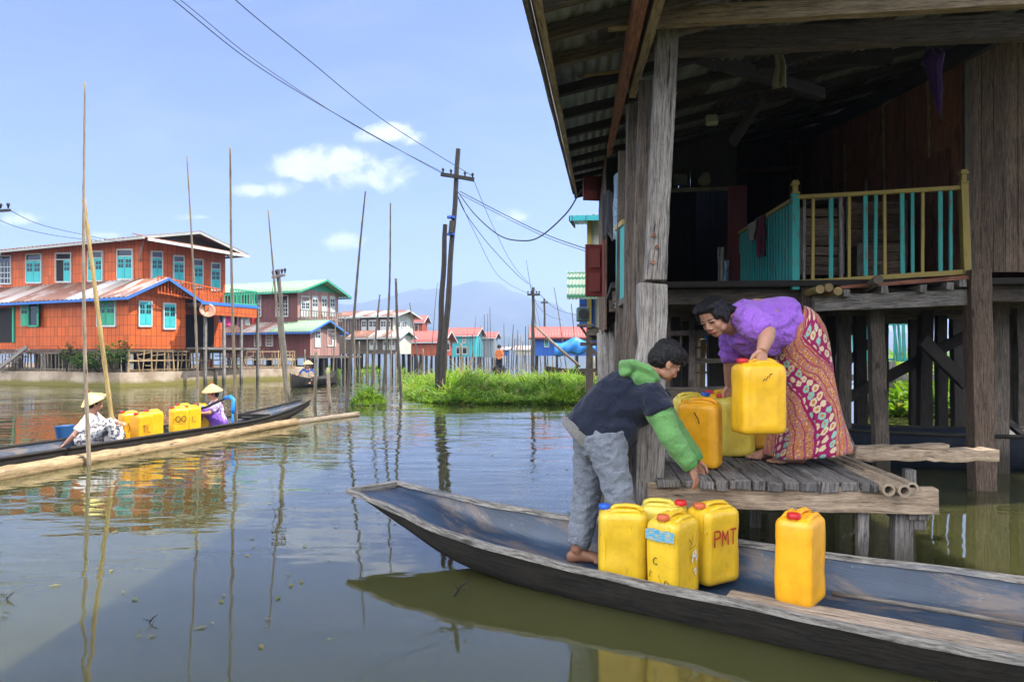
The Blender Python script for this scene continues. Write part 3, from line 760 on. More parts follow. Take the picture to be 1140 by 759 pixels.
# ---------------------------------------------------------------- landing platform
HH = Frame(.69, 3.45, math.degrees(math.atan(85/760)))
DZ = .535
plat = thing('landing_platform', 'low weathered plank landing under the woman, resting on short posts', 'platform', HH.p(.7, .6, 0))
mb = MB(); mb.beam(HH.p(-.015, -.045, .455), HH.p(1.345, -.045, .450), .055, .125, side=HH.D, seg=14, jit=.0016); mb.build('front_beam', M_PALE, plat, bevel=.005)
mb = MB(); mb.beam(HH.p(1.28, -.03, .40), HH.p(1.28, 1.4, .41), .09, .10, seg=4, jit=.002); mb.build('side_beam', M_GREY, plat, bevel=.005)
mb = MB(); mb.beam(HH.p(.04, 1.25, .43), HH.p(1.3, 1.25, .43), .07, .1, seg=5, jit=.002); mb.build('rear_beam', M_GREY_D, plat, bevel=.005)
r_ = .03; i = 0
while r_ < 1.03:
    w_ = R.uniform(.065, .12); th = R.uniform(.035, .055)
    mb = MB(); z0 = DZ-th/2+R.uniform(-.006, .006)
    mb.beam(HH.p(r_+w_/2, -.075-R.uniform(0, .04), z0), HH.p(r_+w_/2+R.uniform(-.01, .01), 1.33+R.uniform(0, .1), z0+R.uniform(-.004, .01)), w_-.008, th, seg=16, jit=.0022)
    mb.build('deck_plank', M_DECK, plat, bevel=.006); r_ += w_
while r_ < 1.23:
    w_ = R.uniform(.042, .064); mb = MB(); pts, rs = [], []
    for k in range(25):
        pts.append(HH.p(r_+w_/2, lerp(-.07-(r_*7.7 % .08), 1.35, k/24), DZ-w_/2+.008)); rs.append(w_/2*(1.08 if k % 7 == 4 else 1))
    mb.tube(pts, rs, n=14, caps=False); base_n = 14
    # hollow end: a ring and a recessed dark disc
    p0 = pts[0]; ra = w_/2
    ring = [[p0 + HH.R*(math.cos(2*PI*k/14)*ra*f) + V(0, 0, math.sin(2*PI*k/14)*ra*f) + HH.D*dd for k in range(14)] for f, dd in ((1, 0), (.62, 0), (.6, .06), (.02, .06))]
    mb.loft(ring, caps=False)
    mb.build('bamboo_tube', M_BAM if r_ < 1.2 else M_DECK, plat, smooth=True, auto=50); r_ += w_+.004
for (px, y1, w_, t) in ((957, 640, .05, .0), (1001, 640, .085, .03), (760, 640, .07, .1), (840, 640, .06, 1.2), (1010, 640, .07, 1.2)):
    p = HH.hit_t(px, 560, t); mb = MB(); mb.beam((p.x, p.y, -.3), (p.x+.012, p.y, .40), w_, w_*.9, side=HH.R, seg=5, jit=.002); mb.build('leg', M_GREY, plat, bevel=.004)
mb = MB(); p = HH.hit_t(1018, 578, .06); mb.beam(p-HH.D*.06, p+HH.D*.25, .06, .075, seg=2, jit=.002); mb.build('block', M_GREY, plat, bevel=.004)
mb = MB(); p0 = HH.hit_t(948, 505, 1.15); p1 = HH.hit_t(1106, 506, 1.15); mb.beam(p0, p1, .13, .075, side=HH.D, seg=18, jit=.004)
mb.beam(p0+V(.02, 0, .035), p1+V(-.3, 0, .055), .09, .03, side=HH.D, seg=12, jit=.003)
tag(mb.build('rough_plank', M_PALE, bevel=.01), 'rough split plank reaching from the landing to the thick house post', 'plank')

def pc(px, d): p = W(px, HY, d); return (p.x, p.y, DZ+.003)
G = 'yellow water cans on the landing'
jerrycan(pc(779, 3.72), 118, 'orange yellow can standing at the front edge of the plank landing', M_CAN2, M_CAPR, 'ribbed', group=G, seed=6, closed=False, marks=[('rust_stain', M_MARKB, 'right', .006, .0045, [[(-.01, .30), (.0, .28), (.012, .262), (.015, .24)]])])
jerrycan(pc(817, 4.12), 80, 'pale yellow can with red cap under the woman\'s far hand', M_CANP, M_CAPR, 'plain', group=G, seed=7, marks=[('scrawl', M_MARKB, 'right', .005, .0045, [[(-.01, .29), (.0, .25), (.01, .22), (.005, .18)]])])
jerrycan(pc(771, 4.22), -95, 'pale yellow can behind the orange one at the front of the landing', M_CANP, M_CAPB, 'plain', group=G, seed=8)
jerrycan(pc(801, 4.52), 70, 'yellow can with red cap farthest back on the landing', M_CAN, M_CAPR, 'plain', group=G, seed=9)
jerrycan(pc(850, 4.45), 85, 'yellow can standing behind the can the woman lifts', M_CAN2, M_CAPR, 'plain', group=G, seed=10)
HCAN = W(844, HY, 3.42); HCAN.z = 1.15-88/760*3.42
jerrycan(HCAN, 82, 'bright yellow can the woman lifts by its handle', M_CAN, M_CAPR, 'panel', group='yellow water cans on the landing', seed=11, hx=.083, hy=.118, marks=[('scrawl', M_MARKB, 'right', .004, .0042, [[(-.02, .262), (-.012, .275), (-.002, .268), (.004, .286), (.012, .281), (.016, .296), (.028, .300)]])])
# ---------------------------------------------------------------- the stilt house on the right
def roofz(r, t): return 2.875 + .145*t + .21*r
house = thing('stilt_house', 'large weathered wooden stilt house with a tin veranda roof above the landing', 'house', HH.p(1.5, 3, 0))
def part(name, mb_, m, **k): return mb_.build(name, m, house, **k)
T0, T1 = -.85, 8.4                                  # roof front and back
RL, RR = -.55, 4.6
mb = MB(); o = HH.p(RL, T0, roofz(RL, T0)); ex = HH.R*(RR-RL)+V(0, 0, .21*(RR-RL)); ey = HH.D*(T1-T0)+V(0, 0, .145*(T1-T0)); up = ex.cross(ey).normalized()
mb.corrugated(o, ex, ey, up, wave=.076, amp=.009, per=6, rows=6)
part('roof', mb, M_TIN, smooth=True, solid=.004)
for t in (-.62, -.22, .25, .95, 1.7, 2.5, 3.3, 4.2, 5.1, 6.0, 6.9, 7.6, 8.2):
    mb = MB(); mb.beam(HH.p(RL+.03, t, roofz(RL, t)-.045), HH.p(RR, t, roofz(RR, t)-.05+R.uniform(-.01, .01)), .05, .06, side=HH.D, seg=8, jit=.002); part('purlin', mb, M_GREY_D if t < .9 else M_BLACKW)  # purlins farther in switch to the shade-blackened timber
def rafter(r0, t0, t1, w=.05, h=.11, dz=-.13, m=None, r1=None):
    mb = MB(); mb.beam(HH.p(r0, t0, roofz(r0, t0)+dz), HH.p(r0 if r1 is None else r1, t1, roofz(r0, t1)+dz), w, h, side=HH.R, seg=10, jit=.0015); part('rafter', mb, m or M_GREY_D, bevel=.003)
rafter(-.085, -.83, 3.6, m=M_REDW, dz=-.125); rafter(-.015, -.83, 1.05, w=.045, h=.10, dz=-.14, m=M_PALE)
rafter(2.88, -.7, 7.3, w=.07, h=.15, dz=-.15, m=M_BLACKW); rafter(4.2, -1.6, 2.7, m=M_GREY_D)
mb = MB(); mb.beam(HH.p(RL-.012, T0, roofz(RL, T0)-.02), HH.p(RL-.012, T1, roofz(RL, T1)-.02), .02, .075, side=HH.R, seg=14, jit=.001); part('barge_board', mb, M_GREY)
mb = MB(); mb.beam(HH.p(RL+.045, T0, roofz(RL, T0)-.07), HH.p(RL+.045, T1, roofz(RL, T1)-.07), .03, .04, side=HH.R, seg=14, jit=.001); part('edge_batten', mb, M_PALE)
mb = MB(); mb.beam(HH.p(RL, T1, roofz(RL, T1)-.06), HH.p(RR, T1, roofz(RR, T1)-.06), .03, .14, side=HH.D, seg=6, jit=.002); part('rear_fascia', mb, M_BLACKW)
# front beams
p0 = HH.hit_t(677, 24, -.13); mb = MB(); mb.beam(p0, p0+HH.R*3.6+V(0, 0, .012), .055, .085, side=HH.D, seg=20, jit=.0016); part('eave_beam', mb, M_PALE, bevel=.004)
p0 = HH.hit_t(700, 53, .55); mb = MB(); mb.beam(p0, p0+HH.R*3.2, .08, .12, side=HH.D, seg=12, jit=.002); part('tie_beam', mb, M_GREY_D)
p0 = HH.hit_t(752, 80, 2.3); mb = MB(); mb.beam(p0, p0+HH.R*1.7+V(0, 0, .05), .08, .12, side=HH.D, seg=8, jit=.002); part('tie_beam', mb, M_BLACKW)
p0 = HH.hit_t(770, 60, 1.2); p1 = HH.hit_t(915, 105, 2.4); mb = MB(); mb.beam(p0, p1, .06, .09, seg=6, jit=.002); part('brace', mb, M_BLACKW)
p0 = HH.hit_t(815, 160, 3.0); p1 = HH.hit_t(848, 108, 2.6); mb = MB(); mb.beam(p0, p1, .06, .08, seg=4, jit=.002); part('brace', mb, M_BLACKW)
# posts on the water side of the veranda
def post(x0, y0, x1, y1, t, w, d=None, m=None, seg=14, jit=.0025, zb=-.4, name='post', bevel=.006):
    a = HH.hit_t(x0, y0, t); b = HH.hit_t(x1, y1, t)
    if zb is not None: 
        k = (a.z-zb)/(b.z-a.z) if abs(b.z-a.z) > .01 else 0; a = a-(b-a)*k
    mb = MB(); mb.beam(a, b, w, d or w, side=HH.R, seg=seg, jit=jit); return part(name, mb, m or M_GREY, bevel=bevel)
post(729, 313, 743, 30, .0, .108, .10, M_GREY, zb=None, jit=.0012)
for k_, (bx_, by_) in enumerate(((728, 262), (731, 275), (727, 292))):
    q_ = HH.hit_t(bx_, by_, -.055); mb = MB(); mb.tube([q_, q_-HH.D*.012], .010, n=8); part('bolt', mb, M_REDW)
post(722, 555, 726, 316, 0.012, .138, .13, M_GREY, jit=.005, zb=-.5)
post(706, 560, 722, 92, .32, .10, .09, M_GREY_D, jit=.004)
post(701, 540, 708, 118, .85, .11, .10, M_GREY_D, jit=.004)
post(690, 500, 696, 170, 1.7, .10, .1, M_GREY_D)
post(1093, 545, 1087, 300, 2.70, .165, .15, M_PLANKW, jit=.004)
post(981, 520, 974, 345, 3.1, .125, .1, M_GREY_D, jit=.003)
post(899, 420, 899, 318, 2.82, .125, .1, M_GREY_D, jit=.003, zb=1.05)
for (px, t, w) in ((1110, 3.6, .13), (939, 3.9, .12), (957, 5.2, .12), (923, 5.4, .13), (1030, 5.0, .13), (1047, 6.1, .12), (1064, 6.6, .13), (1016, 7.1, .1), (1119, 5.2, .13), (1136, 4.6, .14), (1128, 7.2, .12), (880, 5.6, .12), (862, 4.2, .1), (765, 6.4, .14), (797, 5.3, .19), (818, 6.9, .12), (836, 5.2, .13), (752, 5.4, .1), (905, 7.3, .1), (985, 7.6, .09), (741, 3.6, .09)):
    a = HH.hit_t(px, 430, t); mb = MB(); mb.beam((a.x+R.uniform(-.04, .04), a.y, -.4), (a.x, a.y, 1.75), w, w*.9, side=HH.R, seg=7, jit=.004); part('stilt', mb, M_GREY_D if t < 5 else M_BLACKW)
def brace(x0, y0, x1, y1, t, w=.09, m=None):
    mb = MB(); mb.beam(HH.hit_t(x0, y0, t), HH.hit_t(x1, y1, t+.15), .05, w, seg=6, jit=.003); part('brace', mb, m or M_BLACKW)
brace(945, 442, 1078, 372, 5.0, .12); brace(1026, 378, 1076, 428, 3.4, .12); brace(945, 402, 985, 366, 5.6, .09); brace(1100, 450, 1140, 485, 4.0, .06)
# floor of the veranda and house
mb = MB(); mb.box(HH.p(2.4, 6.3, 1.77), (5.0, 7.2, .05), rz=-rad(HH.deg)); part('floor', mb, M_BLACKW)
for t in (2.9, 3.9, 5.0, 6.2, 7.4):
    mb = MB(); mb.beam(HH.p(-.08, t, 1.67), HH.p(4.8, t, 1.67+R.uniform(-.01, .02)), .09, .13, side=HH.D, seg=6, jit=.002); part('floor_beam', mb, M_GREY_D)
for (r0, r1, t0) in ((.05, 1.45, 4.7), (.05, 1.5, 3.9), (.02, 1.5, 3.0)):
    pass
mb = MB(); a = HH.hit_t(742, 346, 4.75); b = HH.hit_t(838, 346, 4.75); mb.beam(a, b, .06, .12, side=HH.D, seg=5, jit=.002); part('threshold_beam', mb, M_GREY_D)
mb = MB(); a = HH.hit_t(742, 371, 4.1); b = HH.hit_t(836, 370, 4.1); mb.beam(a, b, .12, .055, side=HH.D, seg=5, jit=.002); part('step', mb, M_GREY_D)
mb = MB(); a = HH.hit_t(742, 402, 3.4); b = HH.hit_t(836, 401, 3.4); mb.beam(a, b, .12, .045, side=HH.D, seg=5, jit=.002); part('step', mb, M_GREY_D)
mb = MB(); a = HH.hit_t(740, 438, 2.2); b = HH.hit_t(842, 436, 2.2); mb.beam(a, b, .2, .09, side=HH.D, seg=8, jit=.003); part('step', mb, M_GREY_D)
for (px, t) in ((770, 4.3), (826, 4.3)):
    a = HH.hit_t(px, 430, t-1.6); b = HH.hit_t(px, 345, t+.4); mb = MB(); mb.beam(a, b, .05, .1, side=HH.R, seg=5, jit=.002); part('stringer', mb, M_GREY_D)
mb = MB(); mb.beam(HH.p(2.935, 2.755, 1.85), HH.p(2.935, 2.755, roofz(2.93, 2.75)-.03), .07, .05, side=HH.R, seg=4, jit=.001); part('corner_post', mb, M_GREY_D)
for r0, r1, t, z0, z1 in ((-.1, 4.8, 9.75, 1.5, 4.3), (1.5, 2.95, 8.3, 1.8, 4.9)):  # black slabs added behind the boards to stop sky showing through
    mb = MB(); mb.box(HH.p((r0+r1)/2, t, (z0+z1)/2), (r1-r0, .03, z1-z0), rz=-rad(HH.deg)); part('dark_backing', mb, M_BLACKW)
mb = MB(); mb.box(HH.p(1.54, 6.65, 3.1), (.03, 3.1, 2.5), rz=-rad(HH.deg)); part('dark_backing', mb, M_BLACKW)
# walls
def wall_boards(a, b, z0a, z1a, z0b, z1b, bw, m, name='wall', th=.018, gap=.004):
    L = (b-a).length; n = max(1, round(L/bw)); side = (b-a).normalized(); mb = MB(); nr = side.cross(V(0, 0, 1))
    for i in range(n):
        k = (i+.5)/n; p = a.lerp(b, k); lo = lerp(z0a, z0b, k); hi = lerp(z1a, z1b, k); off = nr*R.uniform(-.004, .004)
        mb.beam(V(p.x, p.y, lo+R.uniform(-.008, .008))+off, V(p.x, p.y, hi)+off, L/n-gap, th, side=side, seg=5, jit=.0012)
    return part(name, mb, m)
wall_boards(HH.p(2.945, 2.76, 0), HH.p(4.8, 2.76, 0), 1.845, roofz(2.945, 2.76)-.03, 1.83, roofz(4.8, 2.76)-.03, .098, M_PLANKW)
wall_boards(HH.p(2.93, 2.78, 0), HH.p(2.93, 8.2, 0), 1.80, roofz(2.93, 2.78)-.05, 1.80, roofz(2.93, 8.2)-.05, .19, M_REDW)
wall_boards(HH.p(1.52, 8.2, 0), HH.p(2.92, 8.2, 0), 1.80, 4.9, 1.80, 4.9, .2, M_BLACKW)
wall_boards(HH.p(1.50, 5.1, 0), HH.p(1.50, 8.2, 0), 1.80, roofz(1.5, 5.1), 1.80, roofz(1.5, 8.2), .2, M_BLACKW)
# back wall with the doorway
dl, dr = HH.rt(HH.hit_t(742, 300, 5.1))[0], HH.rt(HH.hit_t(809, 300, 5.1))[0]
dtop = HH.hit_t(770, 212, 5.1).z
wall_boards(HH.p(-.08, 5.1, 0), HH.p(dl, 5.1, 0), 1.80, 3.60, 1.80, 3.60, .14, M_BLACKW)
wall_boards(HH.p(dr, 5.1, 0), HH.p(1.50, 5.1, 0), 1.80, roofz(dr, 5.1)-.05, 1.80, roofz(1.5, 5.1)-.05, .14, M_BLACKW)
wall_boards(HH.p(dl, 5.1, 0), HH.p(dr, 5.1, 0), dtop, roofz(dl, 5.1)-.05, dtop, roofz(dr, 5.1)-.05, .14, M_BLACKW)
mb = MB(); mb.beam(HH.p(dl-.03, 5.07, dtop), HH.p(dr+.06, 5.07, dtop), .04, .045, side=HH.D, seg=3, jit=.001); part('door_lintel', mb, M_GREY)
mb = MB(); a = HH.hit_t(820, 332, 4.95); b = HH.hit_t(821, 207, 4.95); mb.beam(a, b, .215, .035, side=HH.R); 
dro = part('door', mb, M_REDSH, bevel=.004)
mb = MB()
for zz in (2.05, 2.62):
    q = HH.hit_t(820, 300, 4.925); mb.box((q.x, q.y, zz+.12), (.13, .02, .36), rz=-rad(HH.deg))
mb.build('door_panel', M_REDSH, dro, bevel=.004)
# left wall, grey and pinkish boards, and far gable end
wall_boards(HH.p(-.10, 4.3, 0), HH.p(-.10, 9.6, 0), 1.43, roofz(0, 4.3)-.06, 1.50, 3.9, .16, M_PLANKW)
wall_boards(HH.p(-.10, 9.6, 0), HH.p(1.6, 9.6, 0), 1.5, 4.2, 1.5, 4.2, .2, M_BLACKW); wall_boards(HH.p(1.6, 9.6, 0), HH.p(4.8, 9.6, 0), 1.7, 4.2, 1.7, 4.2, .2, M_BLACKW)
wall_boards(HH.p(4.8, 2.7, 0), HH.p(4.8, 9.6, 0), 1.7, 4.1, 1.7, 5.0, .3, M_BLACKW)
mb = MB(); o = HH.p(-.5, 7.4, 4.02); mb.corrugated(o, HH.R*5.4, HH.D*2.6+V(0, 0, .5), V(0, 0, 1), per=4); part('roof', mb, M_RUST2, smooth=True, solid=.004)
for (px, t, w) in ((676, 5.4, .1), (683, 4.6, .11), (691, 4.0, .12), (671, 6.6, .1), (668, 8.0, .1)):
    a = HH.hit_t(px, 400, t); mb = MB(); mb.tube([(a.x, a.y, -.4), (a.x+.02, a.y, .6), (a.x, a.y, 1.5)], [w*.62, w*.58, w*.54], n=10); part('stilt', mb, M_GREY, smooth=True)
def shutter(px0, px1, y0, y1, d, m=M_REDSH):
    a = W(px0, y1, d); b = W(px1, y1, d+.04); top = W(px0, y0, d).z
    mb = MB(); mb.beam(V((a.x+b.x)/2, (a.y+b.y)/2, a.z), V((a.x+b.x)/2, (a.y+b.y)/2, top), b.x-a.x, .03, side=(b-a)); o = part('shutter', mb, m, bevel=.004)
    mb = MB(); c = (a+b)/2; h = top-a.z
    for k in (.27, .73): mb.box((c.x, c.y-.02, a.z+h*k), ((b.x-a.x)*.66, .015, h*.36))
    mb.build('shutter_panel', m, o, bevel=.003)
shutter(651.5, 671, 272, 330, 8.6); shutter(649, 668, 196, 223, 9.4); shutter(671, 676, 255, 330, 7.9)
# turquoise rail panel on the water side
rp = thing('rail_panel', '', '', HH.p(0, 0, 0)); bpy.data.objects.remove(rp)
def railing(name, A, B, zA0, zA1, zB0, zB1, kinds, bw=.032, toprail=M_YELRAIL, botrail=M_YELRAIL, bal=None, jitt=.004, d=.018, th=.035):
    ro = None
    side = (B-A).normalized()
    mb = MB(); mb.beam(V(A.x, A.y, zA1), V(B.x, B.y, zB1), .045, th, seg=8, jit=.001)
    ro = mb.build(name, toprail, house, bevel=.003)
    mb = MB(); mb.beam(V(A.x, A.y, zA0), V(B.x, B.y, zB0), .04, th*1.25, seg=8, jit=.001); mb.build('bottom_rail', botrail, ro, bevel=.003)
    for k, m_, w_ in kinds:
        p = A.lerp(B, k); z0 = lerp(zA0, zB0, k); z1 = lerp(zA1, zB1, k); mb = MB(); l_ = R.uniform(-jitt, jitt)
        mb.beam(V(p.x, p.y, z0)-side*l_, V(p.x, p.y, z1)+side*l_, w_, d, side=side, seg=4, jit=.0006); mb.build('baluster', m_, ro)
    return ro
A = HH.p(*HH.rt(HH.hit_t(887, 300, 2.75))[:2], 0); B = HH.p(*HH.rt(HH.hit_t(1072, 300, 2.735))[:2], 0)
za0, za1, zb0, zb1 = HH.hit_t(887, 315, 2.75).z, HH.hit_t(887, 220, 2.75).z, HH.hit_t(1072, 303, 2.735).z, HH.hit_t(1072, 209, 2.735).z
kinds = []
seq = [(897, 'g'), (907, 'y'), (927, 't'), (938, 'G'), (947, 'y'), (965, 't'), (976, 'T'), (986, 'y'), (1005, 't'), (1016, 'T'), (1027, 'y'), (1046, 't'), (1057, 'T')]
for px, c in seq:
    k = (px-887)/(1072-887)*1.0; k = k*1.02-.01
    kinds.append((k, {'g': M_GREY, 'G': M_GREY, 'y': M_YELRAIL, 't': M_TEALRAIL, 'T': M_TEALRAIL}[c], {'t': .034, 'T': .026, 'g': .024, 'G': .028, 'y': .024}[c]))
ro = railing('railing', A, B, za0, za1, zb0, zb1, kinds)
for (P, z0, z1, m_, w_) in ((HH.p(*HH.rt(HH.hit_t(885, 300, 2.76))[:2], 0), za0-.06, za1+.03, M_TEALRAIL, .062), (HH.p(*HH.rt(HH.hit_t(1076, 300, 2.735))[:2], 0), zb0-.03, zb1+.03, M_YELRAIL, .06)):
    mb = MB(); mb.beam(V(P.x, P.y, z0), V(P.x+ (-.03 if m_ is M_YELRAIL else 0), P.y, z1), w_, w_, side=HH.R, seg=4, jit=.001); np_ = mb.build('newel', m_, ro, bevel=.004)
    mb = MB(); q = V(P.x+(-.03 if m_ is M_YELRAIL else 0), P.y, z1)
    for dz, w2, h2 in ((.008, .07, .016), (.05, .042, .07), (.092, .066, .022), (.112, .05, .02)): mb.beam(q+V(0, 0, dz-h2/2), q+V(0, 0, dz+h2/2), w2, w2, side=HH.R)
    mb.build('finial', M_YELRAIL, np_, bevel=.004)
A2 = HH.p(1.50, 2.82, 0); B2 = HH.p(1.50, 5.0, 0)
kinds2 = [((i+.5)/21, M_TEALRAIL, R.uniform(.035, .055)) for i in range(21)]
railing('railing', A2, B2, za0-.015, za1-.01, 1.86, 2.60, kinds2, toprail=M_YELRAIL, botrail=M_GREY, d=.010)
A3 = HH.p(-.06, 1.05, 0); B3 = HH.p(-.06, 2.4, 0)
railing('railing', A3, B3, 1.50, 2.02, 1.56, 2.22, [((i+.5)/15, M_TEALRAIL, .07) for i in range(15)], toprail=M_YELRAIL, botrail=M_GREY)
# beams and joists under the balcony
mb = MB(); a = HH.hit_t(905, 338, 2.72); b = HH.hit_t(1078, 331, 2.72); mb.beam(a, b, .07, .135, side=HH.D, seg=8, jit=.002); part('balcony_beam', mb, M_GREY, bevel=.004)
mb = MB(); a = HH.hit_t(935, 320, 2.68); b = HH.hit_t(1078, 309, 2.68); mb.beam(a, b, .05, .03, side=HH.D, seg=8, jit=.002); part('balcony_beam', mb, M_REDW)
for px, y in ((943, 326), (985, 322), (1028, 321), (1058, 318), (1072, 315)):
    a = HH.hit_t(px, y, 2.60); mb = MB(); mb.beam(a, a+HH.D*1.6, .055, .06, side=HH.R, seg=3, jit=.002); part('joist', mb, M_GREY)
mb = MB(); mb.box((A+(B-A)/2 + HH.D*1.15+V(0, 0, (za0+zb0)/2-.04)), (1.44, 2.2, .03), rz=-rad(HH.deg)); part('balcony_floor', mb, M_GREY_D)
for px, y in ((913, 322), (923, 320), (933, 324)):
    a = HH.hit_t(px, y, 2.45); mb = MB(); mb.tube([a, a+HH.D*1.5], .036, n=12); part('bamboo_joist', mb, M_BAMY, smooth=True, auto=40)
a = HH.hit_t(978, 311, 2.5); b = HH.hit_t(950, 332, 3.2); mb = MB(); mb.tube([a, b], .04, n=12); part('bamboo_joist', mb, M_BAM, smooth=True, auto=40)
# pale trims of the panelled door in the red wall
def trim(x0, y0, x1, y1, w=.018):
    a = HH.hit_r(x0, y0, 2.912); b = HH.hit_r(x1, y1, 2.912); mb = MB(); mb.beam(a, b, w, .02, side=HH.D if abs(a.z-b.z) > abs(a.y-b.y) else V(0, 0, 1)); part('door_trim', mb, M_PALE)
trim(985, 230, 983, 118); trim(983, 118, 1033, 79); trim(1033, 79, 1036, 226); trim(941, 216, 940, 160)
mb = MB(); mb.beam(HH.p(2.905, 3.25, 1.80), HH.p(2.905, 3.25, 3.0), .5, .016, side=HH.D, seg=4, jit=.001); part('door', mb, M_REDW)

# ---------------------------------------------------------------- loose things about the house
def rag(name, label, cat, pts_top, drop, m, n=10, depthdir=V(0, .03, 0), taper=1.0, seed=0, th=.008):
    # cloth hanging from a line of top points, with folds
    mb = MB(); rows = 9; secs = []
    top = [Vector(p) for p in pts_top]
    for j in range(rows+1):
        k = j/rows; row = []
        for i in range(n+1):
            u = i/n; x = u*(len(top)-1); a = int(min(x, len(top)-2)); p = top[a].lerp(top[a+1], x-a)
            c = top[0].lerp(top[-1], .5); p = c + (p-c)*lerp(1, taper, k)
            f = math.sin(u*9+seed+k*1.5)*.5+mnoise.noise(V(u*4, k*2, seed))*.9
            row.append(p + depthdir*f*(.35+k*.65) - V(0, 0, drop*k*(1+.08*mnoise.noise(V(u*3, 5, seed)))) + V(.012*mnoise.noise(V(k*3, u, seed+7)), 0, 0))
        secs.append(row)
    mb.loft(secs, caps=False, closed=False)
    return tag(mb.build(name, m, smooth=True, solid=th), label, cat)
M_CLB = cloth('stripe_blue', (.10, .20, .32), (.30, .40, .48), 40); M_CLK = cloth('black_cotton', (.01, .01, .012), None, 200); M_CLM = cloth('maroon_plaid', (.13, .012, .03), (.02, .012, .02), 55, mixs=(.42, .58)); M_CLG = cloth('grey_rag', (.20, .19, .16), (.28, .27, .23), 80); M_UMB = cloth('purple_nylon', (.07, .025, .22), None, 200, rough=.5)
a = HH.hit_t(684, 196, 3.2); b = HH.hit_t(697, 186, 2.6); rag('towel', 'blue striped towel hanging by the veranda post under the roof', 'towel', [a, b], .62, M_CLB, depthdir=V(.02, .05, 0), seed=3)
a = HH.hit_t(671, 218, 3.6); b = HH.hit_t(684, 216, 3.2); rag('shirt', 'black shirt hanging beside the blue striped towel', 'shirt', [a, (a+b)/2+V(0, 0, .05), b], .46, M_CLK, depthdir=V(.02, .05, 0), seed=5)
a = HH.hit_r(842, 243, 1.475); b = HH.hit_r(852, 238, 1.475); rag('cloth', 'maroon plaid cloth draped over the teal side rail', 'cloth', [a, b], .42, M_CLM, depthdir=V(-.03, .02, 0), seed=8, taper=.8)
a = HH.hit_r(833, 250, 1.46); b = HH.hit_r(842, 245, 1.46); rag('cloth', 'small grey cloth draped on the teal rail next to the maroon one', 'cloth', [a, b], .2, M_CLG, depthdir=V(-.03, .02, 0), seed=9, taper=.7)
a = HH.hit_t(864, 54, 1.5); b = HH.hit_t(872, 53, 1.5); rag('rag', 'pale grey rag hanging from the bamboo rod under the roof', 'rag', [a, (a+b)/2+V(0, 0, .01), b], .29, M_CLG, depthdir=V(.01, .03, 0), seed=2, taper=1.7)
a = HH.hit_t(800, 300, 4.85); rag('garment', 'grey green garment hanging in the dark doorway', 'clothes', [HH.hit_t(799, 275, 4.85), HH.hit_t(806, 275, 4.85)], .55, M_CLG, seed=4)
rag('cloth', 'blue cloth hanging at the open door leaf', 'cloth', [HH.hit_t(806, 290, 4.8), HH.hit_t(811, 290, 4.8)], .45, M_CLB, seed=6)
# bamboo rods under the roof
mb = MB(); mb.tube([HH.hit_t(842, 60, 1.5), HH.hit_t(905, 48, 1.5), HH.hit_t(975, 33, 1.5)], [.014, .015, .013], n=8); tag(mb.build('bamboo_rod', M_BAMY, smooth=True), 'yellow bamboo rod with dark bands hung under the veranda roof', 'rod')
mb = MB(); mb.tube([HH.hit_t(642, 86, .9), HH.hit_t(708, 77, .9)], [.012, .012], n=8); tag(mb.build('bamboo_rod', M_BAMY, smooth=True), 'short yellow bamboo stick poking out left of the veranda post', 'rod')
# umbrella, rolled
um = thing('umbrella', 'dark purple folded umbrella hanging by its crook from the roof', 'umbrella', HH.hit_t(1041, 130, 2.3))
a = HH.hit_t(1037, 56, 2.3); b = HH.hit_t(1046, 127, 2.3)
mb = MB(); secs = []
for k, r_ in ((0, .02), (.06, .05), (.14, .072), (.22, .06), (.35, .045), (.6, .035), (.85, .022), (1, .006)):
    c = a.lerp(b, k); secs.append([c+V(math.cos(2*PI*i/24)*r_*(1+.3*math.cos(8*2*PI*i/24+k*4)), math.sin(2*PI*i/24)*r_*(1+.3*math.cos(8*2*PI*i/24+k*4)), .03*math.sin(5*2*PI*i/24)*(1 if k < .2 else 0)) for i in range(24)])
mb.loft(secs); mb.build('canopy', M_UMB, um, smooth=True)
mb = MB(); mb.tube([b, b+(b-a).normalized()*.05], .006, n=6); mb.build('tip', M_GLASS, um)
mb = MB(); mb.tube([a+V(.03*math.sin(t_), 0, .02+.03*math.cos(t_)) for t_ in (3.1, 2.2, 1.2, .2, -.8, -1.4)], .006, n=6); mb.build('crook', M_GREY, um, smooth=True)
# lamp, box
p = HH.hit_t(1092, 27, 2.3); fl = thing('floodlight', 'small grey floodlight fixed high on the dark plank wall', 'lamp', p)
mb = MB(); mb.beam(p+V(0, .05, 0), p+V(0, -.05, -.02), .16, .06, side=HH.R); mb.build('housing', plain('lamp_grey', (.2, .2, .2)), fl, bevel=.008)
mb = MB(); mb.beam(p+V(0, -.04, -.043), p+V(0, -.10, -.05), .13, .02, side=HH.R); mb.build('lens', plain('lamp_lens', (.65, .62, .45), rough=.3), fl, bevel=.004)
mb = MB(); mb.beam(p+V(0, .02, .02), p+V(0, .02, .12), .02, .02, side=HH.R); mb.build('bracket', M_GREY, fl)
p = HH.hit_t(793, 138, 3.2); mb = MB(); mb.beam(p, p+V(0, .04, .085), .11, .06, side=HH.R, taper=.94); bx = mb.build('fuse_box', plain('box_white', (.5, .5, .46)), bevel=.008); tag(bx, 'small white electrical box under the dark veranda roof', 'box')
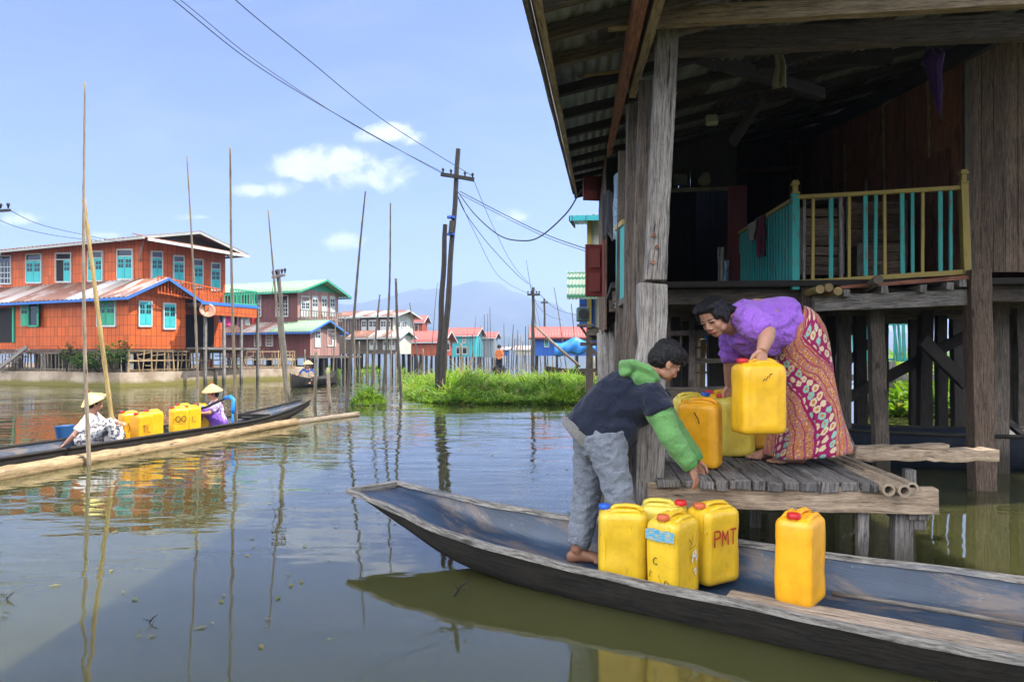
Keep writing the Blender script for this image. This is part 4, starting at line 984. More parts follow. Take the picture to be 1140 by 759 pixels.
# little shelf things above the door
for (px, w_, h_, lab) in ((757, .14, .12, 'small framed picture leaning above the dark doorway'), (784, .16, .14, 'pale bundle on the shelf above the dark doorway')):
    p = HH.hit_t(px, 206, 4.95); o = thing('picture_frame' if w_ < .15 else 'bundle', lab, 'picture' if w_ < .15 else 'bundle', p)
    if w_ < .15:
        mb = MB(); mb.beam(p, p+V(0, .04, h_), w_, .02, side=HH.R); mb.build('backing', plain('picture_dull', (.16, .17, .16)), o)
        mb = MB()
        for x0, z0, x1, z1 in ((-.07, 0, .07, 0), (-.07, h_, .07, h_), (-.07, 0, -.07, h_), (.07, 0, .07, h_)): mb.beam(p+HH.R*x0+V(0, -.016, z0), p+HH.R*x1+V(0, -.016, z1), .016, .016)
        mb.build('frame', M_GREY, o)
    else:
        mb = MB(); mb.ell(p+V(0, 0, .05), (.08, .05, .06)); mb.ell(p+V(.02, -.01, .1), (.05, .04, .05)); mb.build('wrapping', M_CLG, o, smooth=True)
        mb = MB(); mb.tube([p+V(-.05, 0, .1), p+V(0, -.03, .13), p+V(.05, 0, .12)], .006, n=6); mb.build('tie', M_GREY, o)
p = HH.hit_t(822, 339, 4.6); bo = thing('bottle', 'small white bottle with violet cap at the threshold', 'bottle', p)
mb = MB(); mb.tube([p, p+V(0, 0, .17), p+V(0, 0, .2), p+V(0, 0, .21)], [.033, .033, .026, .018], n=14); mb.build('body', plain('bottle_white', (.6, .6, .62)), bo, smooth=True, auto=40)
mb = MB(); mb.tube([p+V(0, 0, .205), p+V(0, 0, .245)], .022, n=12); mb.build('cap', plain('bottle_violet', (.10, .05, .30)), bo, smooth=True, auto=40)
# stacked plank crates behind the balcony rail
def crate(label, x0, x1, y0, y1, t, dpt, nsl):
    a = HH.hit_t(x0, y1, t); b = HH.hit_t(x1, y1, t); h = HH.hit_t(x0, y0, t).z-a.z; w = (b-a).length
    o = thing('wooden_crate', label, 'crate', (a+b)/2, 'plank crates on the balcony')
    for tt, nm in ((0, 'front_slat'), (dpt, 'back_slat')):
        for i in range(nsl):
            z = h*(i+.5)/nsl; mb = MB(); mb.beam(a+HH.D*tt+V(0, 0, z+R.uniform(-.006, .006)), b+HH.D*tt+V(0, 0, z+R.uniform(-.006, .006)), .016, h/nsl*R.uniform(.82, .95), side=HH.D, seg=5, jit=.002); mb.build(nm, M_PLANKW, o)
    for p_ in (a, b):
        mb = MB(); mb.beam(p_-HH.D*.02, p_-HH.D*.02+V(0, 0, h), .045, .02, side=HH.R, seg=3, jit=.002); mb.build('corner_post', M_GREY, o)
        mb = MB(); mb.beam(p_+V(0, 0, h/2), p_+HH.D*dpt+V(0, 0, h/2), .016, h*.95, side=HH.R); mb.build('side_panel', M_GREY_D, o)
crate('tall crate of rough planks behind the left part of the balcony rail', 890, 936, 232, 306, 3.15, .5, 7)
crate('tall crate of rough planks behind the middle of the balcony rail', 944, 1006, 224, 300, 3.5, .5, 5)
crate('small plank crate standing low behind the middle balusters', 956, 1004, 272, 307, 3.12, .3, 4)
mb = MB(); a = HH.hit_t(900, 226, 3.3); b = HH.hit_t(945, 222, 3.3); mb.beam(a, b, .3, .02, side=HH.D, seg=4, jit=.003); tag(mb.build('board', M_GREY), 'flat weathered board lying on top of the left crate', 'board')
mb = MB(); a = HH.hit_t(965, 300, 3.7); b = HH.hit_t(964, 200, 3.7); mb.beam(a, b, .05, .02, side=HH.R, seg=2, taper=.15); tag(mb.build('stake', M_GREY), 'pointed grey stake sticking up behind the balcony rail', 'stake')
# dark moored boat under the house and fences seen beneath it
mb = MB(); secs = []
for i in range(21):
    k = i/20; s = lerp(-1.9, 3.6, k); w_ = .33*(1-abs(2*k-1)**3)+.03; zt = .36+.12*abs(2*k-1)**2
    c = HH.hit_t(1010, 480, 3.9); c = V(c.x, c.y, 0)+HH.R*s
    secs.append([c-HH.D*w_+V(0, 0, zt), c-HH.D*w_*.8+V(0, 0, .1), c+V(0, 0, -.06), c+HH.D*w_*.8+V(0, 0, .1), c+HH.D*w_+V(0, 0, zt), c+HH.D*w_*.8+V(0, 0, zt-.02), c+V(0, 0, .12), c-HH.D*w_*.8+V(0, 0, zt-.02)])
mb.loft(secs); M_DKBOAT = paint('dark_blue_hull', (.012, .018, .03), wear=.2, dirt=.3)
mbo = thing('moored_boat', 'dark blue black boat moored in the shade under the house', 'boat', HH.hit_t(1010, 480, 3.9)); mb.build('hull', M_DKBOAT, mbo, smooth=True, auto=50)
mb = MB(); 
for sd in (0, 4): mb.tube([s_[sd] for s_ in secs], .02, n=6)
mb.build('gunwale', M_HULL, mbo, smooth=True)
mb = MB(); a = HH.hit_t(938, 470, 3.0); b = HH.hit_t(951, 502, 2.5); mb.beam(a, b, .03, .03, seg=3, jit=.001); tag(mb.build('stick', M_GREY), 'thin grey stick leaning on the rough plank behind the woman', 'stick')
# ---------------------------------------------------------------- people
def head_parts(mb, c, fwd, up, H, neck_to=None, neck_r=.055):
    fwd = Vector(fwd).normalized(); up = Vector(up); up = (up-fwd*up.dot(fwd)).normalized(); left = up.cross(fwd)
    M_ = Matrix((fwd, left, up)).transposed(); c = Vector(c)
    P = lambda x, y, z: c + M_ @ V(x*H, y*H, z*H)
    E = lambda x, y, z, a, b, d: mb.ell(P(x, y, z), (a*H, b*H, d*H), M_, 18, 12)
    E(-.06, 0, .15, .42, .345, .36); E(.10, 0, -.14, .27, .27, .33); E(.19, 0, -.37, .13, .15, .11)
    for s in (-1, 1):
        E(.19, s*.16, -.13, .14, .11, .13); E(.09, s*.22, -.27, .15, .07, .12); E(.29, s*.13, .015, .075, .10, .055)
        E(-.04, s*.345, -.05, .085, .03, .125); E(-.0, s*.35, -.13, .04, .03, .06)
        E(.375, s*.05, -.155, .05, .04, .035)
    E(.25, 0, .08, .12, .24, .06)
    mb.tube([P(.34, 0, .03), P(.41, 0, -.09), P(.43, 0, -.14)], [.042*H, .05*H, .055*H], n=8)
    E(.335, 0, -.255, .06, .12, .028); E(.325, 0, -.30, .055, .095, .03)
    if neck_to is not None: mb.tube([P(-.08, 0, -.22), (P(-.08, 0, -.4)+Vector(neck_to))/2, neck_to], [neck_r, neck_r, neck_r*1.25], n=14)
    inv = M_.transposed()
    def feat(p, base):                               # own colour of eyes, brows and lips
        q = inv @ (p-c)/H
        if q.x > .15:
            for s in (-1, 1):
                dx, dz = (q.y-s*.135)/.075, (q.z-.012)/.022
                if dx*dx+dz*dz < 1 and q.x > .26: return (.012, .009, .008)
                dx, dz = (q.y-s*.14)/.10, (q.z-.085+.05*abs(q.y-s*.12))/.018
                if dx*dx+dz*dz < 1: return (.03, .02, .017)
            dx, dz = q.y/.115, (q.z+.278)/.045
            if dx*dx+dz*dz < 1 and q.x > .26: return (base[0]*.95, base[1]*.55, base[2]*.55)
        return base
    return P, M_, feat
def hand_parts(mb, w, d, n, L, curl=(.3, .4, .35), thumb_side=1, spread=.12, fr=.0075, tc=.5):
    # w wrist, d towards the fingers, n back of the hand; thumb_side +1/-1 along d x n
    d = Vector(d).normalized(); n = Vector(n); n = (n-d*n.dot(d)).normalized(); s = d.cross(n)*thumb_side; w = Vector(w)
    pl = L*.50; pw = L*.20
    M_ = Matrix((d, s, n)).transposed()
    mb.ell(w+d*pl*.52, (pl*.62, pw*1.08, L*.085), M_, 14, 10); mb.ell(w+d*pl*.82, (pl*.28, pw*1.12, L*.07), M_, 14, 10)
    for i, (o, ln) in enumerate(((.78, .46), (.27, .50), (-.25, .47), (-.72, .38))):
        b = w + d*pl*.86 + s*pw*o; dd = (d + s*spread*o).normalized(); pts = [b-d*pl*.2, b]; a = 0
        for k, seg in enumerate((.42, .33, .25)):
            a += curl[k]; v_ = dd*math.cos(a) - n*math.sin(a); pts.append(pts[-1]+v_*ln*L*seg)
        mb.tube(pts, [fr*1.1, fr*1.12, fr*1.02, fr*.95, fr*.75], n=8); mb.ell(pts[-1], fr*.75, None, 8, 6)
    b = w + d*pl*.22 + s*pw*.75; t1 = b+(d*.65+s*.75-n*.15*tc).normalized()*L*.20; t2 = t1+(d*.85+s*.35-n*.5*tc).normalized()*L*.16; t3 = t2+(d*.95+s*.05-n*.8*tc).normalized()*L*.12
    mb.tube([b-s*pw*.3, b, t1, t2, t3], [fr*1.5, fr*1.5, fr*1.25, fr*1.1, fr*.8], n=8); mb.ell(t3, fr*.8, None, 8, 6)
def foot_parts(mb, ankle, toe_dir, L, ground, wd=.04):
    a = Vector(ankle); t = Vector(toe_dir); t.z = 0; t.normalize(); s = V(-t.y, t.x, 0)
    heel = V(a.x, a.y, ground)-t*L*.22; M_ = Matrix((t, s, V(0, 0, 1))).transposed()
    mb.ell(heel+V(0, 0, .028)+t*.02, (.035, wd*.72, .032), M_)
    mb.tube([heel+V(0, 0, .03)+t*.01, heel+t*L*.4+V(0, 0, .038), heel+t*L*.68+V(0, 0, .026), heel+t*L*.80+V(0, 0, .018)], [(wd*.72, .03), (wd*.82, .034), (wd*1.05, .024), (wd*1.02, .015)], n=14, up=(0, 0, 1))
    mb.tube([a+V(0, 0, .05), a, heel+t*L*.30+V(0, 0, .045), heel+t*L*.52+V(0, 0, .034)], [.034, .036, (wd*.8, .034), (wd*.85, .024)], n=12, up=t)
    for i in range(5):
        o = (i-2)/2; b = heel+t*L*(.78-.03*abs(o)-.03*(o > .4))+s*wd*.92*o*.9+V(0, 0, .014); r_ = (.0125, .0095, .009, .0085, .008)[i]
        mb.tube([b-t*.02, b, b+t*L*(.14-.018*i)], [r_, r_, r_*.85], n=8); mb.ell(b+t*L*(.14-.018*i), r_*.88, None, 8, 6)
def wr(sc, amp, seed=0, st=(1, 1, 1)):
    def f(p):
        q = V(p.x*st[0], p.y*st[1], p.z*st[2])*sc+V(seed, seed*2, 0)
        n = mnoise.noise(q)+.5*mnoise.noise(q*2.1); return (1-abs(n)*1.6)*amp-amp*.4
    return f
def hair_cap(name, P, M_, H, person, ells, disp=None):
    mb = MB()
    for x, y, z, a, b, d in ells: mb.ell(P(x, y, z), (a*H, b*H, d*H), M_, 20, 14)
    return mb.remesh(name, M_HAIR, person, voxel=.006, it=2, disp=disp or (lambda p: mnoise.noise(V(p.x*75, p.y*75, p.z*16))*.0035+mnoise.noise(V(p.x*160, p.y*160, p.z*30))*.002))

M_CUFF = cloth('green_ribbing', (.055, .19, .04), (.085, .25, .06), 300)
SKB = (.36, .175, .105); SKW = (.42, .215, .14)
# ---- the boy
FZ = .088
def WB(x, y, d): return W(x, y, d+.14)
boy = thing('person', 'boy in navy and green hooded jacket and grey trousers bending over the boat', 'person', (Wz(660, 622, FZ).x, 3.45, FZ))
hipN, hipF = WB(674, 488, 3.22), WB(660, 492, 3.40)
kneN, kneF = WB(689, 551, 3.16), WB(653, 556, 3.40)
ankN, ankF = WB(697, 622, 3.20), WB(643, 609, 3.36); ankN.z = FZ+.065; ankF.z = FZ+.06
waist = WB(661, 480, 3.32); chest = WB(697, 446, 3.30); nb_ = WB(722, 421, 3.29)
shN, shF = WB(727, 444, 3.17), WB(722, 432, 3.44)
elN, elF = WB(747, 487, 3.10), WB(752, 480, 3.42)
wrN, wrF = WB(769, 519, 3.10), WB(776, 512, 3.38)
hc = WB(741, 403, 3.28); fw = V(.74, .22, -.60); upv = V(.55, .05, .75)
mb = MB()
P, M_, feat = head_parts(mb, hc, fw, upv, .20, nb_, .046)
mb.tube([waist, chest, nb_], [(.09, .08), (.11, .10), (.07, .06)], n=16, up=(0, 1, 0)); mb.ell(waist.lerp((hipN+hipF)/2, .5), (.07, .08, .08))
for hp, kn, an in ((hipN, kneN, ankN), (hipF, kneF, ankF)): mb.tube([waist.lerp(hp, .6), hp, hp.lerp(kn, .5), kn, kn.lerp(an, .4), an], [.055, .058, .055, .048, .046, .034], n=14)
for sh, el, wr_ in ((shN, elN, wrN), (shF, elF, wrF)): mb.tube([chest.lerp(sh, .6), sh, el, wr_], [.05, .048, .036, .024], n=12)
hand_parts(mb, wrN, WB(779, 543, 3.11)-wrN, V(.75, -.65, .3), .135, curl=(.25, .35, .3), thumb_side=-1, fr=.0068)
hand_parts(mb, wrF, V(.3, 0, -1), V(.7, .6, .2), .135, curl=(.3, .3, .3), thumb_side=1, fr=.0068)
foot_parts(mb, ankN, V(1, -.25, 0), .20, FZ-.005, .036); foot_parts(mb, ankF, V(1, -.15, 0), .20, FZ-.005, .036)
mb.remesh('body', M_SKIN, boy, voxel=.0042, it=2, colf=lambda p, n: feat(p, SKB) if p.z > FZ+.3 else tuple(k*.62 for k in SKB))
hair_cap('hair', P, M_, .20, boy, [(-.10, 0, .22, .44, .40, .36), (-.22, 0, .0, .30, .37, .34), (.13, 0, .37, .27, .33, .17), (.30, .05, .25, .12, .24, .09), (.28, -.12, .22, .12, .14, .09), (-.05, .33, .08, .13, .05, .16), (-.05, -.33, .10, .13, .05, .14)])
# trousers: baggy, bunched at the cuffs
mb = MB()
mb.tube([waist+V(.045, 0, .08), waist.lerp((hipN+hipF)/2, .7)], [(.145, .122), (.155, .13)], n=18, up=(0, 1, 0)); mb.ell((hipN+hipF)/2+V(-.005, 0, -.0), (.125, .16, .11))
for hp, kn, an in ((hipN, kneN, ankN), (hipF, kneF, ankF)):
    mb.tube([hp+V(0, 0, .02), hp.lerp(kn, .35), hp.lerp(kn, .8), kn, kn.lerp(an, .45), kn.lerp(an, .7), kn.lerp(an, .9), an+V(0, 0, .015)], [.10, .09, .075, .071, .066, .064, .056, .048], n=18)
tr = mb.remesh('trousers', M_GREYF, boy, voxel=.007, it=3, disp=wr(11, .010, 3, (1, 1, 1.4)))
# jacket
mb = MB()
mb.tube([waist+V(-.02, 0, -.03), waist.lerp(chest, .3), chest, chest.lerp(nb_, .65), nb_+V(-.01, 0, .0)], [(.158, .135), (.158, .133), (.165, .128), (.135, .10), (.085, .075)], n=22, up=(0, 1, 0))
mb.ell(chest.lerp(waist, .55)+V(.035, -.02, -.05), (.12, .14, .10)); mb.ell(waist+V(.05, 0, .0), (.125, .158, .085))
for sh in (shN, shF): mb.ell(sh.lerp(chest, .22), (.078, .075, .078)); mb.tube([chest, sh, sh.lerp(elN if sh is shN else elF, .38)], [.10, .082, .079], n=14)
ja = mb.remesh('jacket', M_NAVY, boy, voxel=.007, it=3, disp=wr(9, .012, 8, (1, 1, 1)))
mb = MB()
a = waist+V(-.025, 0, -.035); ax_ = (waist-chest).normalized()
mb.tube([a-ax_*.01, a+ax_*.045], [(.162, .138), (.155, .132)], n=22, up=(0, 1, 0)); mb.remesh('waistband', M_RIB, boy, voxel=.007, it=2)
for sh, el, wr_, seed in ((shN, elN, wrN, 2), (shF, elF, wrF, 5)):
    mb = MB(); s0 = sh.lerp(el, .33); 
    mb.tube([s0, sh.lerp(el, .6), el, el.lerp(wr_, .45), el.lerp(wr_, .75), el.lerp(wr_, .93)], [.067, .060, .055, .050, .047, .040], n=18); mb.ell(s0, (.066, .066, .066))
    so = mb.remesh('sleeve', M_GREENF, boy, voxel=.006, it=2, disp=wr(8, .006, seed, (1, 1, 1.5)))
for el, wr_ in ((elN, wrN), (elF, wrF)):
    mb = MB(); mb.tube([el.lerp(wr_, .86), el.lerp(wr_, .98), el.lerp(wr_, 1.05)], [.043, .039, .033], n=20); mb.remesh('cuff', M_CUFF, boy, voxel=.005, it=1)
mb = MB()                                            # hood lying on the back of the neck
hp_ = [WB(733, 424, 3.20), WB(722, 412, 3.185), WB(708, 407, 3.20), WB(698, 409, 3.27), WB(699, 407, 3.36), WB(714, 408, 3.42), WB(735, 421, 3.40)]
mb.tube(hp_, [.026, .036, .046, .052, .046, .036, .026], n=14, flat=.6); mb.tube([WB(728, 426, 3.19), WB(714, 420, 3.20), WB(704, 419, 3.29), WB(712, 420, 3.4), WB(728, 427, 3.41)], [.03, .045, .05, .045, .03], n=14)
mb.ell(WB(697, 413, 3.29), (.055, .10, .032), Matrix.Rotation(rad(-35), 3, 'Y'))
mb.remesh('hood', M_GREENF, boy, voxel=.006, it=10, disp=wr(9, .005, 4))
# ---- the woman
woman = thing('person', 'woman in a violet blouse and patterned magenta sarong bending to lift a yellow can', 'person', W(885, 518, 3.83))
pel = W(890, 377, 3.86); wst = W(874, 362, 3.84); ch = W(838, 361, 3.78); nk = W(813, 358, 3.74)
sN, sF = W(834, 357, 3.62), W(818, 362, 3.90)
eN, eF = W(855, 371, 3.47), W(814, 402, 3.98)
wN, wF = W(848, 391, 3.42), W(812, 428, 4.09)
hcw = W(795, 353, 3.66); fww = V(-.62, -.52, -.50); upw = V(-.42, -.12, .80)
kN, kF = W(890, 447, 3.82), W(872, 447, 3.94)
aN, aF = W(886, 508, 3.84), W(862, 503, 3.98); GZ = DZ+.004
aN.z = GZ+.07; aF.z = GZ+.07
mb = MB()
P, M_, featw = head_parts(mb, hcw, fww, upw, .205, nk, .052)
mb.tube([pel, wst, ch, nk], [(.14, .12), (.135, .12), (.145, .12), (.07, .06)], n=18, up=(0, 1, 0))
for kn, an, o in ((kN, aN, -.09), (kF, aF, .09)):
    hp = pel+V(0, o*.75, -.05); mb.tube([pel, hp, hp.lerp(kn, .5), kn, kn.lerp(an, .35), an+V(0, 0, .03)], [.09, .08, .07, .055, .052, .036], n=14)
for sh, el, w_ in ((sN, eN, wN), (sF, eF, wF)): mb.tube([ch.lerp(sh, .6), sh, sh.lerp(el, .5), el, el.lerp(w_, .3), w_], [.06, .055, .05, .042, .041, .027], n=14)
hn = HCAN+V(.0, 0, .37-.045+.006+.037)                # grip on the can handle
hand_parts(mb, wN+V(0, 0, .012), V(-.03, -.12, -1), V(.25, -1, .1), .155, curl=(.5, 1.1, .9), thumb_side=1, fr=.0085)
hand_parts(mb, wF, V(.1, .3, -1), V(-.4, .9, .1), .155, curl=(.5, 1.0, .8), thumb_side=-1, fr=.0085)
foot_parts(mb, aN, V(-1, -.22, 0), .225, GZ-.004, .042); foot_parts(mb, aF, V(-1, -.10, 0), .225, GZ-.004, .042)
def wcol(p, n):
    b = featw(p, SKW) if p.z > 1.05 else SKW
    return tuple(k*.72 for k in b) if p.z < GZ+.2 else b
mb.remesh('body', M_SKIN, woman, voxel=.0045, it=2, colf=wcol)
hair_cap('hair', P, M_, .205, woman, [(-.10, 0, .185, .41, .37, .35), (.07, 0, .36, .31, .27, .17), (-.19, 0, .0, .26, .35, .32), (.10, .16, .36, .27, .22, .14), (.10, -.17, .36, .27, .20, .14), (.18, .26, .17, .13, .08, .20), (.15, -.28, .15, .13, .07, .20), (.02, .35, -.02, .14, .05, .22), (-.02, -.35, .0, .12, .05, .18), (-.55, .0, -.12, .20, .22, .20), (-.72, .05, -.22, .14, .13, .13)])
mb = MB()                                             # blouse
mb.tube([wst+V(.045, 0, .0), wst, wst.lerp(ch, .5)+V(0, 0, -.015), ch+V(0, 0, -.02), ch.lerp(nk, .6), nk+V(.01, 0, .0)], [(.150, .132), (.155, .138), (.152, .136), (.155, .138), (.125, .105), (.08, .07)], n=24, up=(0, 1, 0))
mb.ell(ch+V(-.0, -.01, -.07), (.10, .13, .09)); mb.ell(wst.lerp(ch, .6)+V(0, 0, -.05), (.10, .14, .09))
for sh, el, w_ in ((sN, eN, wN), (sF, eF, wF)):
    mb.tube([ch, sh, sh.lerp(el, .4), sh.lerp(el, .75), sh.lerp(el, .98)], [.10, .078, .074, .070, .055], n=18); mb.ell(sh, (.075, .075, .075))
bl = mb.remesh('blouse', M_PURPLE, woman, voxel=.007, it=3, disp=wr(6.5, .022, 12, (.6, 1, 1.5)))
# sarong: lofted from the hips to the hem with folds
def sect(px0, px1, y0, y1, dc, hw, n=64, fold=0.0, seed=0):
    a = W(px0, y0, dc); b = W(px1, y1, dc); c = (a+b)/2; ex_ = (b-a)/2; out = []
    for i in range(n):
        an = 2*PI*i/n; f = 1+fold*(math.sin(an*5+seed)*.5+math.sin(an*9+seed*2)*.35+mnoise.noise(V(math.cos(an)*2, math.sin(an)*2, seed))*.6)
        ca, sa = math.cos(an), math.sin(an); ca = math.copysign(abs(ca)**.85, ca); sa = math.copysign(abs(sa)**.85, sa)
        out.append(c + ex_*ca*f + V(0, hw*sa*f, 0))
    return out
mb = MB()
rows = [(868, 889, 374, 341, 3.85, .13, .0), (864, 897, 384, 343, 3.85, .15, .01), (861, 906, 392, 351, 3.85, .165, .012), (862, 913, 402, 363, 3.85, .172, .015), (864, 917, 415, 378, 3.85, .175, .02), (866, 920, 432, 398, 3.85, .175, .028), (866, 923, 448, 420, 3.84, .18, .035), (865, 928, 464, 444, 3.84, .19, .045), (863, 934, 480, 466, 3.84, .195, .055), (860, 940, 496, 485, 3.84, .205, .065), (857, 944, 508, 498, 3.84, .21, .07)]
secs = []
for i in range(len(rows)-1):
    for k in range(3):
        q = [lerp(a, b, k/3) for a, b in zip(rows[i], rows[i+1])]; secs.append(sect(q[0], q[1], q[2], q[3], q[4], q[5], fold=q[6], seed=1.3))
q = rows[-1]; secs.append(sect(*q[:6], fold=q[6], seed=1.3))
mb.loft(secs, caps=False); sr = mb.build('sarong', M_SARONG, woman, smooth=True, solid=.006)

# ---- two women in the far boat, seated
def sitter(label, base, fwd, lean, hatm, hat_tilt, shirt, wrap, arm_targets, skinc=SKW, sc=1.0, hair=True):
    fwd = Vector(fwd).normalized(); lf = V(-fwd.y, fwd.x, 0); b = Vector(base)
    o = thing('person', label, 'person', b)
    Q = lambda f, l, z: b + (fwd*f + lf*l)*sc + V(0, 0, z*sc)
    mb = MB(); pelv = Q(0, 0, .11); chs = Q(lean, 0, .40); nk = Q(lean*1.25, 0, .52); hd = Q(lean*1.55+.02, 0, .645)
    P, M_, ft = head_parts(mb, hd, fwd+V(0, 0, -.25), V(0, 0, 1), .21*sc, nk, .05*sc)
    mb.tube([pelv, (pelv+chs)/2, chs, nk], [(.15*sc, .12*sc), (.13*sc, .11*sc), (.15*sc, .11*sc), (.07*sc, .06*sc)], n=16, up=fwd)
    for s in (-1, 1):
        kn = Q(.30, s*.13, .36); ft_ = Q(.42, s*.11, .06)
        mb.tube([Q(.0, s*.08, .11), Q(.15, s*.12, .25), kn, Q(.36, s*.12, .2), ft_], [.09*sc, .08*sc, .06*sc, .05*sc, .036*sc], n=10); foot_parts(mb, ft_, fwd, .2*sc, b.z, .04)
        sh = Q(lean*1.1, s*.17, .46); tg = Vector(arm_targets[0 if s < 0 else 1]); el = (sh+tg)/2+V(0, 0, -.07*sc)-fwd*.03+lf*s*.05
        mb.tube([chs, sh, el, tg], [.055*sc, .05*sc, .04*sc, .028*sc], n=10); hand_parts(mb, tg, (tg-el), V(0, 0, 1), .15*sc, curl=(.4, .5, .4), thumb_side=s, fr=.009)
    mb.remesh('body', M_SKIN, o, voxel=.008, it=2, colf=lambda p, n: ft(p, skinc))
    if hair:
        hair_cap('hair', P, M_, .21*sc, o, [(-.12, 0, .12, .42, .39, .38), (-.22, 0, -.1, .28, .36, .33)])
    mb = MB(); mb.tube([Q(-.02, 0, .10), (pelv+chs)/2, chs, chs.lerp(nk, .7)], [(.165*sc, .135*sc), (.15*sc, .13*sc), (.165*sc, .125*sc), (.09*sc, .08*sc)], n=18, up=fwd)
    for s in (-1, 1):
        sh = Q(lean*1.1, s*.17, .46); tg = Vector(arm_targets[0 if s < 0 else 1]); el = (sh+tg)/2+V(0, 0, -.07*sc)-fwd*.03+lf*s*.05
        mb.tube([chs, sh, sh.lerp(el, .75)], [.085*sc, .072*sc, .062*sc], n=12)
    mb.remesh('shirt', shirt, o, voxel=.010, it=2, disp=wr(10, .012, 5))
    mb = MB(); mb.ell(Q(.02, 0, .11), (.19*sc, .19*sc, .12*sc))
    for s in (-1, 1): mb.tube([Q(.0, s*.09, .13), Q(.15, s*.12, .26), Q(.31, s*.13, .37), Q(.37, s*.12, .22), Q(.42, s*.11, .10)], [.11*sc, .10*sc, .085*sc, .08*sc, .07*sc], n=12)
    mb.tube([Q(.12, 0, .2), Q(.3, 0, .3), Q(.38, 0, .15)], [.10*sc, .09*sc, .08*sc], n=10)
    mb.remesh('wrap_skirt', wrap, o, voxel=.010, it=2, disp=wr(9, .014, 9))
    # conical straw hat
    up_ = V(*hat_tilt).normalized(); s1 = up_.orthogonal().normalized(); s2 = up_.cross(s1); ap = hd+up_*.20*sc; secs = []
    for k, r_ in ((0, .006), (.10, .03), (.45, .145), (.80, .235), (.90, .252)):
        secs.append([ap-up_*(.17*sc*k)+(s1*math.cos(2*PI*i/32)+s2*math.sin(2*PI*i/32))*r_*.74*sc for i in range(32)])
    for k, r_ in ((.88, .24), (.45, .13), (.12, .01)): secs.append([ap-up_*(.17*sc*k+.012)+(s1*math.cos(2*PI*i/32)+s2*math.sin(2*PI*i/32))*r_*.74*sc for i in range(32)])
    mb = MB(); mb.loft(secs); mb.build('straw_hat', hatm, o, smooth=True, auto=50)
    mb = MB(); mb.ell(ap, .018*sc); mb.build('hat_knob', M_MARKR, o, smooth=True)
    return o
def straw_fn(c1, c2, deco):
    def fn(nb):
        p = nb.obj(); n = nb.noise(nb.map(p, (20, 20, 60)), 1.0, 4, .6); c = nb.mix(n, c1, c2)
        d = nb.noise(p, 11, 3, .6); c = nb.mix(nb.math('MULTIPLY', nb.step(d, .60, .66), deco), c, (.50, .05, .10))
        return principled(nb, color=c, rough=.75, normal=nb.bump(n, .5, .006))
    return fn
M_HATY = mat('yellow_straw', straw_fn((.66, .55, .17), (.80, .70, .30), .7)); M_HATT = mat('tan_straw', straw_fn((.42, .26, .10), (.62, .45, .22), .4))
# ---------------------------------------------------------------- far boat, its cans and the bamboo float
BV = V(.265, .964, 0); BL = V(-.964, .265, 0); BC = V(-4.89, 7.40, 0)
def fp(s, l, z): return BC + BV*s + BL*l + V(0, 0, z)
fb = thing('rowing_boat', 'long narrow black and blue wooden boat carrying two women in conical hats', 'boat', BC)
outer, inner, ra, rb = [], [], [], []
N_ = 44
for i in range(N_+1):
    k = i/N_; s = lerp(-2.6, 4.75, k); w_ = .36*min(1, (1-max(0, (k-.66)/.34)**2*.72))*min(1, .45+k*3.2); e = max(0, (k-.72)/.28); zt = .165+.03*max(0, (.25-k)/.25)**2+.17*e**1.6; ke = -.07+.30*e**1.7+.12*max(0, (.12-k)/.12); fl = .06+.20*e**1.7+.05*max(0, (.12-k)/.12)
    P_ = lambda a, z: fp(s, a*w_, z)
    outer.append([P_(-1, zt), P_(-.96, lerp(zt, ke, .5)), P_(-.7, lerp(zt, ke, .9)), P_(0, ke), P_(.7, lerp(zt, ke, .9)), P_(.96, lerp(zt, ke, .5)), P_(1, zt), P_(.955, zt-.04), P_(.91, lerp(zt, max(fl, ke+.02), .85)), P_(.75, max(fl, ke+.02)-.014), P_(0, max(fl, ke+.02)-.018), P_(-.75, max(fl, ke+.02)-.014), P_(-.91, lerp(zt, max(fl, ke+.02), .85)), P_(-.955, zt-.04)])
    inner.append([P_(a, lerp(zt-.008, fl, min(1, (1-abs(a))/.3)**.6) if abs(a) < .94 else zt-.008) for a in (-.94, -.9, -.82, -.72, -.5, 0, .5, .72, .82, .9, .94)])
    ra.append(P_(-1, zt+.005)); rb.append(P_(1, zt+.005))
M_DKHULL = wood('tarred_hull', (.012, .011, .010), (.04, .036, .032), grain=30)
mb = MB(); mb.loft(outer, along=True); mb.build('hull', M_DKHULL, fb, smooth=True, auto=50)
mb = MB(); mb.loft(inner, caps=False, closed=False, along=True); mb.build('blue_lining', M_BOATBLUE, fb, smooth=True)
for rr in (ra, rb):
    mb = MB(); mb.tube(rr, .017, n=8); mb.build('gunwale', M_HULL, fb, smooth=True)
mb = MB(); mb.beam(fp(3.55, -.22, .17), fp(3.4, .22, .17), .30, .025, seg=3, jit=.002); mb.build('bow_deck', M_GREY, fb, bevel=.004)
mb = MB(); mb.beam(fp(3.35, -.27, .18), fp(3.3, .27, .18), .03, .08, seg=2); mb.build('thwart', M_HULL, fb)
FG = 'yellow water cans in the far boat'
def fcan(px, d, yaw, lab, m, seed, cap=None, marks=(), sty='plain'):
    p = W(px, HY, d); jerrycan((p.x, p.y, .065), yaw, lab, m, cap or M_CAPR, sty, group=FG, seed=seed, marks=marks)
fcan(144, 8.55, 36, 'amber can right beside the knees of the woman in the yellow hat', M_CAN2, 20, marks=[('letter', M_MARKB, 'right', .010, .006, letters('W', -.05, .13, .10, .09, .02))])
fcan(158, 8.33, 20, 'amber can marked with black letters, middle of the three near the yellow hat', M_CAN2, 21, marks=[('letters', M_MARKB, 'right', .010, .006, letters('TL', -.06, .13, .09, .05, .02))])
